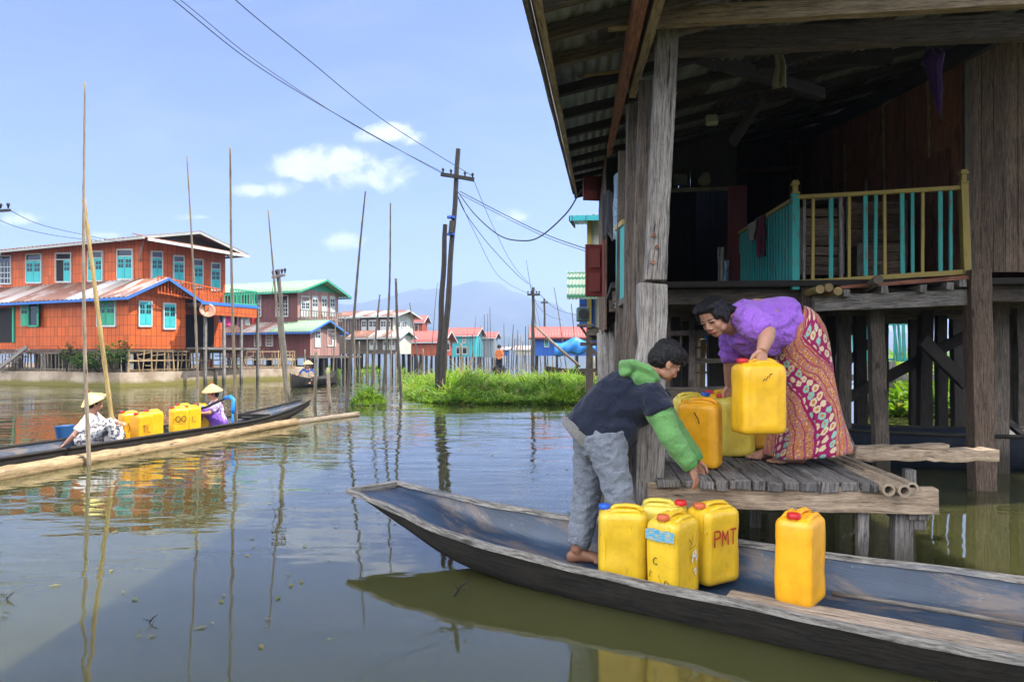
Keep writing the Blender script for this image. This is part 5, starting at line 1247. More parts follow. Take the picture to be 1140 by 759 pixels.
fcan(170, 8.75, 28, 'clean bright yellow can at the far end of the three near the yellow hat', M_CAN, 22)
fcan(199, 9.25, 44, 'yellow can marked OO in the middle of the far boat', M_CAN, 23, marks=[('letters', M_MARKB, 'right', .010, .006, letters('OO', -.07, .17, .08, .06, .015))])
fcan(213, 9.5, 24, 'yellow can with a dark scrawl in front of the woman in purple', M_CAN, 24, marks=[('letters', M_MARKB, 'right', .010, .006, letters('L', -.05, .15, .08, .07, .02))])
fcan(223, 9.9, 28, 'yellow can with red cap nearest the knees of the woman in purple', M_CAN, 25)
fcan(204, 9.85, 28, 'yellow can on the far side of the boat, behind the one marked OO', M_CANO, 26)
# women
b1 = W(97, HY, 8.0); b1.z = .05
kneeR = b1+V(.36, .02, .33)
sitter('woman in white shirt and yellow conical hat seated in the far boat', b1, (.93, .35, 0), .06, M_HATY, (-.34, -.30, .88), M_WHITE, M_MONO, (b1+V(-.10, -.24, .08), b1+V(.36, .04, .29)), sc=.8)
b2 = W(243, HY, 10.1); b2.z = .05
pd_a = W(205, 461, 9.75); pd_b = W(257, 441, 9.9)
sitter('woman in lilac and a tan conical hat holding a black pole in the far boat', b2, (-.80, -.60, 0), .05, M_HATT, (-.05, -.12, 1), M_LILAC, M_VIOLET, (W(222, 459, 9.8), W(216, 461, 9.75)), sc=.8)
mb = MB(); mb.tube([W(212, 459, 9.72), W(232, 452, 9.75), W(250, 443, 9.8)], [.016, .02, .024], n=10); eng = thing('outboard_pole', 'black motor tiller with blue fitting held by the woman in lilac', 'motor pole', W(258, 474, 9.7))
mb.build('tiller', M_WIRE, eng, smooth=True)
M_BLUEP = plain('blue_plastic', (.01, .20, .60), rough=.4)
mb = MB(); mb.tube([W(250, 443, 9.8), W(257, 442, 9.75), W(260, 445, 9.72), W(259, 455, 9.7), W(260, 460, 9.7)], [.024, .034, .03, .028, .026], n=10); mb.build('blue_grip', M_BLUEP, eng, smooth=True)
mb = MB(); mb.tube([W(259, 455, 9.7), W(259, 478, 9.66)], .014, n=8); mb.build('shaft', M_BLUEP, eng, smooth=True)
mb = MB(); p = W(72, HY, 8.2); p.z = .08
secs = [[p+V(math.cos(2*PI*i/24)*r_*.5, math.sin(2*PI*i/24)*r_, z)for i in range(24)] for z, r_ in ((0, .10), (.2, .15), (.21, .155), (.2, .14), (.02, .09))]
mb.loft(secs); tag(mb.build('basin', paint('blue_basin', (.02, .09, .25), wear=.05), smooth=True, auto=40), 'dark blue round basin standing behind the woman in the yellow hat', 'basin')
# bamboo float: jointed thick bamboo lying on the water
mb = MB(); a = Wz(-60, 541, .02); b = Wz(330, 470, .03); n_ = 60; pts, rs = [], []
for i in range(n_+1):
    k = i/n_; pts.append(a.lerp(b, k)+V(math.sin(k*5)*.02, 0, .01*math.sin(k*9))); rs.append(lerp(.082, .062, k)*(1.10 if i % 6 == 0 else 1))
mb.tube(pts, rs, n=16); tag(mb.build('bamboo_float', M_LOG, smooth=True), 'thick tan bamboo trunk floating along the poles in front of the far boat', 'bamboo float')
mb = MB(); a = Wz(318, 472, .015); b = Wz(398, 461, .03); pts = [a.lerp(b, i/30) for i in range(31)]; mb.tube(pts, [.05*(1.1 if i % 6 == 0 else 1) for i in range(31)], n=12); tag(mb.build('bamboo_float', M_BAM, smooth=True), 'thin grey end length of floating bamboo running out to the reeds', 'bamboo float')
# ---------------------------------------------------------------- village houses across the water
def window_on(hs, p, e, n, w, h, style, m=M_TEALW, fm=M_WHITEW):
    # p bottom centre on the wall, e along the wall, n outward
    e = Vector(e).normalized(); n = Vector(n).normalized(); Z = V(0, 0, 1); f = .04
    mb = MB()
    for a, b in (((-w/2, 0), (w/2, 0)), ((-w/2, h), (w/2, h)), ((-w/2, -f/2), (-w/2, h+f/2)), ((w/2, -f/2), (w/2, h+f/2))):
        mb.beam(p+e*a[0]+Z*a[1]+n*.03, p+e*b[0]+Z*b[1]+n*.03, f, .06, side=e if a[0] == b[0] else n)
    if style in ('door', 'half', 'leaf'): mb.beam(p-e*w/2+Z*h*.78+n*.03, p+e*w/2+Z*h*.78+n*.03, .06, f*.8, side=n)
    o = mb.build('window', fm, hs)
    mb = MB(); mb.beam(p+n*.008, p+n*.008+Z*h, w, .016, side=e); mb.build('pane', M_GLASS if style != 'half' else M_DARKIN, o)
    def leaf(c, lw, lh, nn, ee, glass=True):
        mb = MB(); mb.beam(c, c+Z*lh, lw*.97, .025, side=ee); lo = mb.build('shutter', m, o)
        if glass:
            mb = MB()
            for cx in (-.2, .2):
                for cz in (.60, .80): mb.beam(c+ee*lw*cx+Z*lh*(cz-.075)+nn*.016, c+ee*lw*cx+Z*lh*(cz+.085)+nn*.016, lw*.3, .012, side=ee)
            mb.build('pane', M_GLASS, o)
        mb = MB(); mb.beam(c+Z*lh*.08+nn*.014, c+Z*lh*.42+nn*.014, lw*.6, .012, side=ee); mb.build('shutter_panel', m, o)
    hh = h*.76 if style in ('door', 'half') else h*.97
    if style in ('door', 'closed'):
        for s in (-1, 1): leaf(p+e*s*w*.245+n*.035, w*.48, hh, n, e)
    elif style == 'half': leaf(p+e*w*.25+n*.035, w*.46, hh, n, e)
    elif style == 'open':
        for s in (-1, 1):
            ee = (e*s*.9+n*.43).normalized(); leaf(p+e*s*w*.5+n*.05+ee*w*.27, w*.52, hh, (n-e*s*.3).normalized(), ee)
    elif style == 'grid':
        mb = MB()
        for k in (-.25, 0, .25): mb.beam(p+e*w*k+n*.02, p+e*w*k+n*.02+Z*h*.78, .03, .02, side=e)
        for k in (.2, .4, .6): mb.beam(p-e*w/2+n*.021+Z*h*k, p+e*w/2+n*.021+Z*h*k, .02, .03, side=n)
        mb.build('muntin', fm, o)
    elif style == 'white':
        for s in (-1, 1): leaf(p+e*s*w*.245+n*.035, w*.48, h*.97, n, e)
    return o
def walls(hs, Fr, r0, r1, t0, t1, z0, z1, m, mg=None):
    mb = MB(); c = Fr.p((r0+r1)/2, (t0+t1)/2, (z0+z1)/2); mb.box(c, (r1-r0, t1-t0, z1-z0), rz=-rad(Fr.deg)); mb.build('wall', m, hs)
    if mg:                                           # the gable side clad in another colour, proud of the box
        mb = MB(); c = Fr.p(r1+.008, (t0+t1)/2, (z0+z1)/2); mb.box(c, (.02, t1-t0+.01, z1-z0-.01), rz=-rad(Fr.deg)); mb.build('gable_wall', mg, hs)
def gable_roof(hs, Fr, r0, r1, t0, t1, ze, rise, m, fascia, over=.45, end=.45, wave=.2, gm=None, m2=None, split=.5):
    tm = (t0+t1)/2; a0, a1, b0, b1 = r0-end, r1+end, t0-over, t1+over; ze2 = ze-rise*over/((t1-t0)/2)
    def sl(ra, rb, mm):
        for tb in (b0, b1):
            mb = MB(); o = Fr.p(ra, tb, ze2); ex = Fr.R*(rb-ra); ey = Fr.p(ra, tm, ze+rise)-o; up = ex.cross(ey).normalized(); up = up if up.z > 0 else -up
            mb.corrugated(o, ex, ey, up, wave=wave, amp=.022, per=4, rows=2); mb.build('roof', mm, hs, smooth=True, solid=.012)
    if m2: sl(a0, lerp(a0, a1, split), m); sl(lerp(a0, a1, split), a1, m2)
    else: sl(a0, a1, m)
    for tb in (b0, b1):
        mb = MB(); mb.beam(Fr.p(a0, tb, ze2-.075), Fr.p(a1, tb, ze2-.06), .03, .085, side=Fr.D); mb.build('fascia', fascia, hs)
    for ra in (a0+.02, a1-.02):
        for tb in (b0, b1):
            mb = MB(); mb.beam(Fr.p(ra, tb, ze2-.05), Fr.p(ra, tm, ze+rise-.05), .03, .10, side=Fr.R); mb.build('barge_board', fascia, hs)
    for ra in (r0+.02, r1-.02):
        mb = MB(); th = .03
        for q in ((0,),): mb.add([Fr.p(ra-th, t0, ze-.02), Fr.p(ra-th, t1, ze-.02), Fr.p(ra-th, tm, ze+rise-.03), Fr.p(ra+th, t0, ze-.02), Fr.p(ra+th, t1, ze-.02), Fr.p(ra+th, tm, ze+rise-.03)], [[0, 2, 1], [3, 4, 5], [0, 3, 5, 2], [1, 2, 5, 4], [0, 1, 4, 3]], [[(0, 0), (t1-t0, 0), ((t1-t0)/2, rise)], [(0, 0), (t1-t0, 0), ((t1-t0)/2, rise)], [(0, 0)]*4, [(0, 0)]*4, [(0, 0)]*4])
        mb.build('gable', gm or M_BROWNB, hs)
def stilts(hs, Fr, r0, r1, t0, t1, z1, step=1.2, w=.16, zb=-.4, m=None):
    nr = max(1, round((r1-r0)/step)); ntt = max(1, round((t1-t0)/step))
    for i in range(nr+1):
        for j in range(ntt+1):
            p = Fr.p(lerp(r0+.1, r1-.1, i/nr), lerp(t0+.1, t1-.1, j/ntt), 0); mb = MB(); mb.beam(V(p.x+R.uniform(-.05, .05), p.y, zb), V(p.x, p.y, z1), w, w, side=Fr.R, seg=2, jit=.01); mb.build('stilt', m or M_GREY_D, hs)
def slab(hs, Fr, r0, r1, t0, t1, z, th, m, name='floor'):
    mb = MB(); mb.box(Fr.p((r0+r1)/2, (t0+t1)/2, z), (r1-r0, t1-t0, th), rz=-rad(Fr.deg)); return mb.build(name, m, hs)
def fence_run(o, a, b, h, n, m, rails=(.15, .9), hor=True, w=.035, lattice=False):
    a = Vector(a); b = Vector(b); e = (b-a).normalized(); Z = V(0, 0, 1)
    for k in rails:
        mb = MB(); mb.beam(a+Z*h*k, b+Z*h*k, .035, .04, side=e.cross(Z), seg=6, jit=.006); mb.build('rail', m, o)
    for i in range(n+1):
        p = a.lerp(b, i/n); big = i % 5 == 0
        if lattice and not big and R.random() < .3: continue
        mb = MB(); hh = h*(1.02 if big else R.uniform(.8, 1.0)); mb.beam(p+e*R.uniform(-.05, .05), p+Z*hh+e*R.uniform(-.05, .05), w*(1.5 if big else 1), w, side=e, seg=2, jit=.004); mb.build('post' if big else 'picket', m, o)
    if lattice:
        for i in range(n//2):
            k = R.random(); p = a.lerp(b, k); L = R.uniform(.25, .6); z = h*R.uniform(.25, .8); mb = MB()
            mb.beam(p+Z*z, p+e*L+Z*(z+R.uniform(-.1, .12)), .028, .028, side=e.cross(Z)); mb.build('lattice_strip', m, o)

M_TRIM = paint('grey_white_trim', (.36, .38, .36), wear=.4, dirt=.4)
OF = Frame(-13.48, 24.0, 23.5)
oh = thing('orange_house', 'large two storey orange board house with teal shutters and a rusty tin roof', 'house', OF.p(-3, 2, .5))
UZ0, UZ1 = 3.0, OF.hit_t(158, 263, 1.31).z
FN, GN = -OF.D, OF.R                                  # outward normals of the long side and of the gable side
LZ0, LZ1 = OF.hit_t(143, 388, 0).z, OF.hit_t(143, 325, 0).z
walls(oh, OF, -9.5, 0, 0, 2.4, LZ0, LZ1, M_ORANGE); walls(oh, OF, -9.6, -1.0, 1.31, 5.3, LZ1-.4, UZ1, M_ORANGE)
walls(oh, OF, -9.4, -1.0, 2.4, 5.2, LZ0, LZ1, M_ORANGE)
gable_roof(oh, OF, -9.5, 0, 0, 2.5, LZ1, .62, M_RUST, M_BLUETRIM, over=.42, end=.5, gm=M_ORANGE, wave=.25)
gable_roof(oh, OF, -9.6, -1.0, 1.31, 5.3, UZ1, .46, M_RUST2, M_TRIM, over=.55, end=.75, gm=M_BROWNB, wave=.25)
mb = MB(); o = OF.p(-.95, .85, UZ1+.02); ex = OF.D*4.9; ey = OF.R*.85-V(0, 0, .22); mb.corrugated(o, ex, ey, V(0, 0, 1), wave=.25, amp=.022, per=4); mb.build('skirt_roof', M_RUST2, oh, smooth=True, solid=.012)
mb = MB(); mb.beam(OF.p(-.1, .85, UZ1-.24), OF.p(-.1, 5.75, UZ1-.24), .03, .1, side=OF.R); mb.build('fascia', M_WHITEW, oh)
mb = MB(); p = OF.hit_t(160, 268, 1.0); mb.beam(p, OF.hit_t(155, 291, 1.28), .05, .05); mb.build('eave_bracket', M_GREY, oh)
slab(oh, OF, -9.5, .02, -.02, 5.2, LZ0-.08, .14, M_BROWNB)
stilts(oh, OF, -9.4, 0, 0, 5.0, LZ0-.1, step=1.5, w=.17, zb=.3, m=M_GREY)
def wpx(hs, Fr, plane, val, px0, px1, y0, y1, style, **k):
    pc_ = (px0+px1)/2
    if plane == 't':
        a, b, c, top = Fr.hit_t(px0, y1, val), Fr.hit_t(px1, y1, val), Fr.hit_t(pc_, y1, val), Fr.hit_t(pc_, y0, val).z; return window_on(hs, c, b-a, -Fr.D, (b-a).length, top-c.z, style, **k)
    a, b, c, top = Fr.hit_r(px0, y1, val), Fr.hit_r(px1, y1, val), Fr.hit_r(pc_, y1, val), Fr.hit_r(pc_, y0, val).z; return window_on(hs, c, b-a, Fr.R, (b-a).length, top-c.z, style, **k)
for px0, px1, y0, y1, st in ((-2, 13, 285, 316, 'grid'), (30, 47, 283, 315, 'door'), (63, 80, 282, 314, 'half'), (99, 115, 280, 313, 'door'), (131.5, 148.5, 278, 311, 'door')): wpx(oh, OF, 't', 1.31, px0, px1, y0, y1, st)
for px0, px1, y0, y1, st in ((168, 180, 280, 311, 'door'), (192.5, 204, 285, 315, 'door'), (214.5, 225, 289, 320, 'door'), (234.5, 244, 293, 323, 'door')): wpx(oh, OF, 'r', -1.0, px0, px1, y0, y1, st)
wpx(oh, OF, 't', 0, 33, 43, 336, 363, 'open', m=M_GREENW, fm=M_GREENW); wpx(oh, OF, 't', 0, 109, 129.5, 334, 363, 'closed', m=M_GREENW)
wpx(oh, OF, 'r', 0, 154, 168, 335.5, 363, 'closed'); wpx(oh, OF, 'r', 0, 181.5, 194.5, 338, 366, 'closed')
mb = MB(); a = OF.hit_t(-8, 381, 0); b = OF.hit_t(15, 381, 0); mb.beam((a+b)/2+FN*.02, (a+b)/2+FN*.02+V(0, 0, 1.35), (b-a).length, .02, side=OF.R); mb.build('doorway', M_DARKIN, oh)  # flat dark board on the wall, painted as the unlit opening
mb = MB(); a = OF.hit_t(16, 381, 0); mb.beam(a+FN*.03, a+FN*.03+V(0, 0, 1.4), .09, .06, side=OF.R); mb.build('door_jamb', M_GREENW, oh)
# veranda with balcony above at the right end
bz = OF.hit_r(250, 339, .9).z; fz = OF.hit_r(230, 386, .9).z
slab(oh, OF, -1.0, .9, 2.45, 5.15, bz-.06, .10, M_BROWNB, 'balcony_slab')
mb = MB(); mb.beam(OF.p(.92, 2.3, bz), OF.p(.92, 5.2, bz), .03, .12, side=OF.R); mb.build('blue_trim', M_BLUETRIM, oh)
mb = MB(); mb.beam(OF.p(.90, 2.5, bz-.26), OF.p(.90, 5.15, bz-.26), .03, .36, side=OF.R); mb.build('valance', M_ORANGE, oh)
slab(oh, OF, -1.0, .85, 2.45, 5.4, fz-.06, .09, M_GREY, 'veranda_floor')
for t in (2.6, 3.5, 4.4, 5.3):
    mb = MB(); mb.beam(OF.p(.8, t, -.4), OF.p(.8, t, bz-.1), .09, .09, side=OF.R, seg=3, jit=.004); mb.build('veranda_post', M_GREY, oh)
mb = MB(); a = OF.hit_r(208, 383, -.95); mb.beam(OF.p(-.96, 2.75, fz), OF.p(-.96, 2.75, fz+1.35), .55, .03, side=OF.D); mb.build('door', M_GREENW, oh)
mb = MB(); mb.beam(OF.p(-.97, 3.9, fz), OF.p(-.97, 3.9, fz+1.3), 1.5, .03, side=OF.D); mb.build('doorway', M_DARKIN, oh)  # dark board painted as the gloom inside the door
def balustrade(hs, a, b, h, n, m):
    Z = V(0, 0, 1); e = (Vector(b)-Vector(a)).normalized(); mb = MB()
    mb.beam(a+Z*h, b+Z*h, .05, .05, side=e.cross(Z)); mb.beam(a+Z*.06, b+Z*.06, .04, .04, side=e.cross(Z)); o = mb.build('balcony_rail', m, hs)
    for i in range(n+1):
        p = a.lerp(b, i/n); mb = MB(); mb.beam(p, p+Z*h, .03, .03, side=e); mb.build('baluster', m, o)
balustrade(oh, OF.p(.35, .9, OF.hit_r(172, 326, .35).z-.02), OF.p(.35, 3.7, bz+.02), .62, 20, M_ORANGE)
balustrade(oh, OF.p(.9, 3.75, bz+.02), OF.p(.9, 5.15, bz+.02), .62, 10, M_GREENW); balustrade(oh, OF.p(-.9, 5.15, bz+.02), OF.p(.9, 5.15, bz+.02), .62, 10, M_GREENW)
# stairs at the far left and landing steps
for k in range(6):
    mb = MB(); mb.beam(OF.hit_t(-4+k*5, 409-k*4, -.5), OF.hit_t(12+k*5, 409-k*4, -.5), .22, .04, side=OF.D); mb.build('stair_tread', M_GREY, oh)
mb = MB(); mb.beam(OF.hit_t(-4, 412, -.62), OF.hit_t(30, 386, -.62), .05, .14); mb.build('stair_stringer', M_GREY, oh)
# dish, laundry, bits on the veranda
dp = OF.hit_r(231, 345, .97); dn = V(.55, -.75, .35).normalized(); s1 = dn.orthogonal().normalized(); s2 = dn.cross(s1)
dish = thing('satellite_dish', 'rust brown round satellite dish on the orange house veranda', 'dish', dp)
mb = MB(); secs = [[dp+(s1*math.cos(2*PI*i/28)+s2*math.sin(2*PI*i/28))*r_-dn*(.07*(1-(r_/.29)**2)) for i in range(28)] for r_ in (.29, .22, .12, .01)]
mb.loft(secs, caps=False); mb.build('reflector', plain('dish_rust', (.36, .17, .10)), dish, smooth=True, solid=.01)
mb = MB(); mb.tube([dp-dn*.06, dp+dn*.25], .012, n=6); mb.tube([dp-dn*.07, dp-dn*.25-V(0, 0, .2), dp-dn*.25-V(0, 0, .9)], .02, n=6); mb.build('arm', M_GREY, dish)
lc = [('blue', (.02, .06, .3)), ('pink', (.62, .05, .25)), ('black', (.01, .01, .012)), ('magenta', (.5, .08, .35)), ('white', (.6, .6, .6)), ('red', (.45, .03, .03))]
for i, (cn_, cc) in enumerate(lc):
    t = 3.35+i*.33; z = bz-.36; rag('laundry', cn_+' piece of laundry hanging under the orange house balcony', 'laundry', [OF.p(.72, t, z), OF.p(.72, t+.24, z-.02)], R.uniform(.3, .5), cloth('laundry_'+cn_, cc), n=6, depthdir=V(.04, -.02, 0), seed=i, th=.012)
mb = MB(); mb.tube([OF.p(.72, 2.6, bz-.34), OF.p(.72, 5.3, bz-.36)], .008, n=5); tag(mb.build('washing_line', M_WIRE), 'thin washing line strung under the orange house balcony', 'line')
for i, (px, d_, lab, m_) in enumerate(((226, 27.2, 'small yellow can by the landing steps below the dish', M_CAN), (233, 27.4, 'small red can by the landing steps below the dish', M_MARKR))):
    p = W(px, HY, d_); jerrycan((p.x, p.y, .62), 60, lab, m_, M_CAPR, 'plain', H=.34, group='cans at the orange house steps', seed=30+i)
mb = MB(); lsp = thing('landing_step', 'small pale plank step on posts at the bank below the dish', 'step', W(231, 410, 27.3))
p = W(231, HY, 27.3); mb.box((p.x, p.y, .585), (.9, .5, .05)); mb.build('tread', M_PALE, lsp)
for dx in (-.4, .4):
    mb = MB(); mb.beam((p.x+dx, p.y-.1, -.3), (p.x+dx, p.y-.1, .56), .07, .07); mb.build('leg', M_GREY, lsp)
# the bank and its fences
mb = MB(); L = [(-40, -.45), (.15, -.45), (.3, 8.6), (-4, 14), (-40, 14)]
secs = [[OF.p(r, t, z) for r, t in L] for z in (-.6, .5)]
tag((lambda m_: (m_.loft(secs), m_.build('bank', M_CONC))[1])(MB()), kind='structure')
mb = MB(); secs = [[OF.p(r, t, z) for r, t in ((-40, -.25), (-.1, -.25), (.05, 8.4), (-4, 13.5), (-40, 13.5))] for z in (.45, .53)]
mb.loft(secs); tag(mb.build('bank_soil', M_DIRT), kind='structure')
fo = thing('bamboo_fence', 'pale bamboo lattice fence on the bank in front of the orange house gable', 'fence', OF.p(.05, 3, .5)); fence_run(fo, OF.p(.02, .0, .52), OF.p(.15, 8.3, .52), .78, 46, M_LOG, rails=(.08, .5, .95), lattice=True)
fo = thing('bamboo_fence', 'dark picket fence of thin bamboo under the long side of the orange house', 'fence', OF.p(-3, -.2, .5)); fence_run(fo, OF.p(-8, -.2, .52), OF.p(-.1, -.2, .52), .72, 40, M_BAM, rails=(.1, .9))
mb = MB(); secs = []
walls_d = MB(); walls_d.box(OF.p(-4.8, 2.9, .92), (9.0, .04, .8), rz=-rad(OF.deg)); walls_d.build('under_shade_board', M_BLACKW, oh)  # dark board added to read as shade beneath the floor

# ---- maroon house with green roof
GF = Frame(-11.32, 36.0, 22); gh = thing('maroon_house', 'two storey maroon house with a green tin roof and white windows on stilts', 'house', GF.p(-2, 2, 0))
ez = GF.hit_t(331, 321, 0).z; bz2 = GF.hit_t(331, 356, 0).z
walls(gh, GF, -6.5, 0, 0, 3.5, bz2-.5, ez, M_MAROON, M_PINK); gable_roof(gh, GF, -6.5, 0, 0, 3.5, ez, .62, M_GREENR, M_GREENW, over=.5, end=.6, gm=M_GREENW)
G2 = Frame((345-CX)/F*34.4, 34.4, 22); lz0, lz1 = G2.hit_t(345, 396, 0).z, G2.hit_t(345, 366, 0).z
walls(gh, G2, -5.5, 0, 0, 2.4, lz0, lz1, M_MAROON, M_PINK); gable_roof(gh, G2, -5.5, 0, 0, 2.4, lz1, .5, M_RUST, M_BLUETRIM, over=.35, end=.35, gm=M_GREY_D, m2=M_GREENR, split=.55)
stilts(gh, G2, -5.5, 0, 0, 4.5, lz0, step=1.0, w=.13, m=M_BLACKW); slab(gh, G2, -5.5, 0, -.02, 4.5, lz0-.06, .12, M_GREY_D)
for px0, px1 in ((282, 291), (308, 321)): wpx(gh, GF, 't', 0, px0, px1, 329, 352, 'grid')
for px0, px1 in ((334.5, 344), (347, 353), (357.5, 363), (367, 372)): wpx(gh, GF, 'r', 0, px0, px1, 330, 352, 'door' if px0 in (334.5,) else 'white', m=M_WHITEW)
for px0, px1 in ((284, 291), (297, 304)): wpx(gh, G2, 't', 0, px0, px1, 368, 385, 'grid')
wpx(gh, G2, 'r', 0, 350, 356, 366, 386, 'white', m=M_WHITEW); wpx(gh, G2, 'r', 0, 364, 373, 367, 385, 'half', m=M_WHITEW)
balustrade(gh, GF.p(.3, -.1, bz2+.02), GF.p(.3, 3.4, bz2+.02), .5, 16, M_GREY)
# ---- grey house
YF = Frame((437-CX)/F*46, 46, 18); yh = thing('grey_house', 'grey brown plank house with rust and white striped roof and white windows', 'house', YF.p(-2, 1, 0))
e1, b1_ = YF.hit_t(437, 350, 0).z, YF.hit_t(437, 372, 0).z
walls(yh, YF, -4.2, 0, 0, 3.2, b1_-.2, e1, M_BROWNB, M_CREAM); gable_roof(yh, YF, -4.2, 0, 0, 3.2, e1, .38, M_RUST, M_WHITEW, over=.4, end=.5, gm=M_CREAM)
Y2 = Frame((444-CX)/F*44, 44, 18); e2, b2_ = Y2.hit_t(444, 373, 0).z, Y2.hit_t(444, 394, 0).z
walls(yh, Y2, -4.8, 0, 0, 1.8, b2_, e2, M_GREY_D, M_CREAM); gable_roof(yh, Y2, -3.4, 0, 0, 1.8, e2, .35, M_RUST, M_WHITEW, over=.35, end=.3, gm=M_GREENW)
walls(yh, Y2, -6.6, -4.8, .3, 2, b2_, e2-.1, M_BROWNB); stilts(yh, Y2, -6.6, 0, 0, 3.5, b2_, step=1.0, w=.12, m=M_BLACKW)
mb = MB(); mb.corrugated(Y2.p(-6.8, -.1, e2-.1), Y2.R*2.3, Y2.D*1.6+V(0, 0, .3), V(0, 0, 1), wave=.2, amp=.02, per=4); mb.build('lean_roof', M_BLUETRIM, yh, smooth=True, solid=.012)
for px0, px1 in ((403, 408), (411, 420), (424, 430), (431, 435)): wpx(yh, YF, 't', 0, px0, px1, 356, 371, 'white', m=M_WHITEW)
for px0, px1 in ((440, 445), (447, 452)): wpx(yh, YF, 'r', 0, px0, px1, 357, 370, 'white', m=M_WHITEW)
for px0, px1 in ((412, 420), (427, 432), (434, 440)): wpx(yh, Y2, 't', 0, px0, px1, 379, 389, 'white', m=M_WHITEW)
balustrade(yh, YF.p(-4.0, -1.1, YF.hit_t(380, 373, -1.1).z), YF.p(-1.9, -1.1, YF.hit_t(405, 373, -1.1).z), 1.1, 10, M_GREY)
# ---- smaller far houses
def far_house(label, pxc, d, deg, wl, wt, yb, ye, rise, m, mr, mg=None, gm=None, wins=(), fas=M_WHITEW, right=True):
    Fr = Frame((pxc-CX)/F*d, d, deg); h = thing('lake_house', label, 'house', Fr.p(-wl/2, wt/2, 0))
    z0, z1 = CAMZ+(HY-yb)/F*d, CAMZ+(HY-ye)/F*d
    walls(h, Fr, -wl, 0, 0, wt, z0, z1, m, mg); gable_roof(h, Fr, -wl, 0, 0, wt, z1, rise, mr, fas, over=.4, end=.4, gm=gm or m)
    stilts(h, Fr, -wl, 0, 0, wt, z0, step=1.4, w=.14, m=M_BLACKW)
    for px0, px1, y0, y1, pl, st, mm in wins: wpx(h, Fr, pl, 0, px0, px1, y0, y1, st, m=mm)
    return h, Fr
far_house('small brick red house with a pink red tin roof beside the utility poles', 493, 58, 16, 3.0, 2.2, 396, 377, .7, M_REDB, M_REDR, wins=((497, 500, 380, 390, 'r', 'half', M_DARKIN),))
far_house('upper red house with a hip of red roof rising behind the grey house', 470, 72, 12, 2.2, 1.6, 380, 356, .5, M_REDB, M_REDR, wins=((462, 466, 360, 370, 't', 'half', M_ORANGE),))
far_house('turquoise house with a red tin roof behind the reeds', 529, 66, 14, 2.6, 2.4, 397, 371, .6, M_TURQ, M_REDR, M_TURQ, wins=((515, 519, 375, 382, 't', 'grid', M_WHITEW), (515, 520, 386, 394, 't', 'half', M_DARKIN), (508, 512, 386, 394, 't', 'half', M_DARKIN)))
far_house('pale grey blue house with faded red roof beyond the turquoise one', 549, 76, 12, 1.7, 2.2, 398, 374, .5, plain('blue_grey_boards', (.16, .22, .26), rough=.8), M_REDR)
far_house('tiny bright blue hut far off between the stakes', 565, 95, 8, 1.6, 2, 396, 388, .25, M_BLUEB, metalsheet('pale_sheet', (.5, .52, .55)))
far_house('low whitish hut with pale roof far off between the stakes', 592, 110, 4, 2.6, 2.5, 395, 388, .5, M_CREAM, metalsheet('pale_sheet_b', (.5, .48, .46)))
h, Fr = far_house('bright blue house with red tin roof beyond the grass island', 668, 48, 4, 4.6, 3, 396, 373, .65, M_BLUEB, M_REDR, fas=M_REDSH, wins=((631, 640, 377, 388, 't', 'grid', M_BLUEB), (648, 652, 374, 380, 't', 'grid', M_WHITEW), (606, 611, 378, 386, 't', 'closed', M_TURQ)))
# blue tarpaulin on its frame
M_TARP = plain('blue_tarp', (.03, .22, .62), rough=.45)
mb = MB(); secs = []
for i in range(25):
    k = i/24; px = lerp(617, 662, k); d = 42; row = []
    for j in range(7):
        s = j/6; y = lerp(381-3*math.sin(k*3)+2.5*math.sin(k*9), 396-4*k+1.5*math.sin(k*13), s); p = W(px, y, d); row.append(p+V(0, .25*math.sin(s*3.1)*-1+.08*math.sin(k*21+s*4), 0))
    secs.append(row)
mb.loft(secs, caps=False, closed=False); tag(mb.build('tarpaulin', M_TARP, smooth=True, solid=.02), 'sagging light blue tarpaulin hung in front of the blue house', 'tarpaulin')
# black boat drawn up before the blue house
mb = MB(); secs = []
for i in range(17):
    k = i/16; c = W(lerp(608, 672, k), HY, lerp(33, 30.5, k)); w_ = .4*(1-abs(2*k-1)**2.5)+.03; zt = .45+.35*max(0, .3-k)
    secs.append([V(c.x, c.y-w_, zt), V(c.x, c.y-w_*.8, .1), V(c.x, c.y, -.05), V(c.x, c.y+w_*.8, .1), V(c.x, c.y+w_, zt), V(c.x, c.y+w_*.8, zt-.04), V(c.x, c.y, .2), V(c.x, c.y-w_*.8, zt-.04)])
mb.loft(secs, along=True); b3 = thing('black_boat', 'black wooden boat lying beyond the grass in front of the blue house', 'boat', W(640, 400, 32)); mb.build('hull', M_DKHULL, b3, smooth=True, auto=50)
mb = MB(); mb.tube([s_[0] for s_ in secs], .03, n=6); mb.build('gunwale', M_HULL, b3, smooth=True)

# ---- neighbour house close behind the big one on its left
NF = Frame((656-CX)/F*15.5, 15.5, 6.4); nh = thing('neighbour_house', 'pale turquoise stilt house with striped awning close behind the big house', 'house', NF.p(1, 2, 0))
z_a, z_b = 1.75, CAMZ+(HY-246)/F*15.5
walls(nh, NF, 0, 3.0, 0, 5, z_a, z_b, M_CREAM); slab(nh, NF, -.05, 3.0, -.05, 5, z_a-.1, .16, M_GREY_D)
mb = MB(); mb.corrugated(NF.p(-.42, -.6, z_b+.02), NF.R*3.6, NF.D*5.8+V(0, 0, .9), V(0, 0, 1), wave=.12, amp=.014, per=4); mb.build('roof', metalsheet('aqua_sheet', (.30, .52, .52), amt=.15), nh, smooth=True, solid=.012)
mb = MB(); mb.beam(NF.p(-.42, -.6, z_b-.05), NF.p(3.2, -.6, z_b-.05), .03, .11, side=NF.D); mb.build('fascia', M_TURQ, nh)
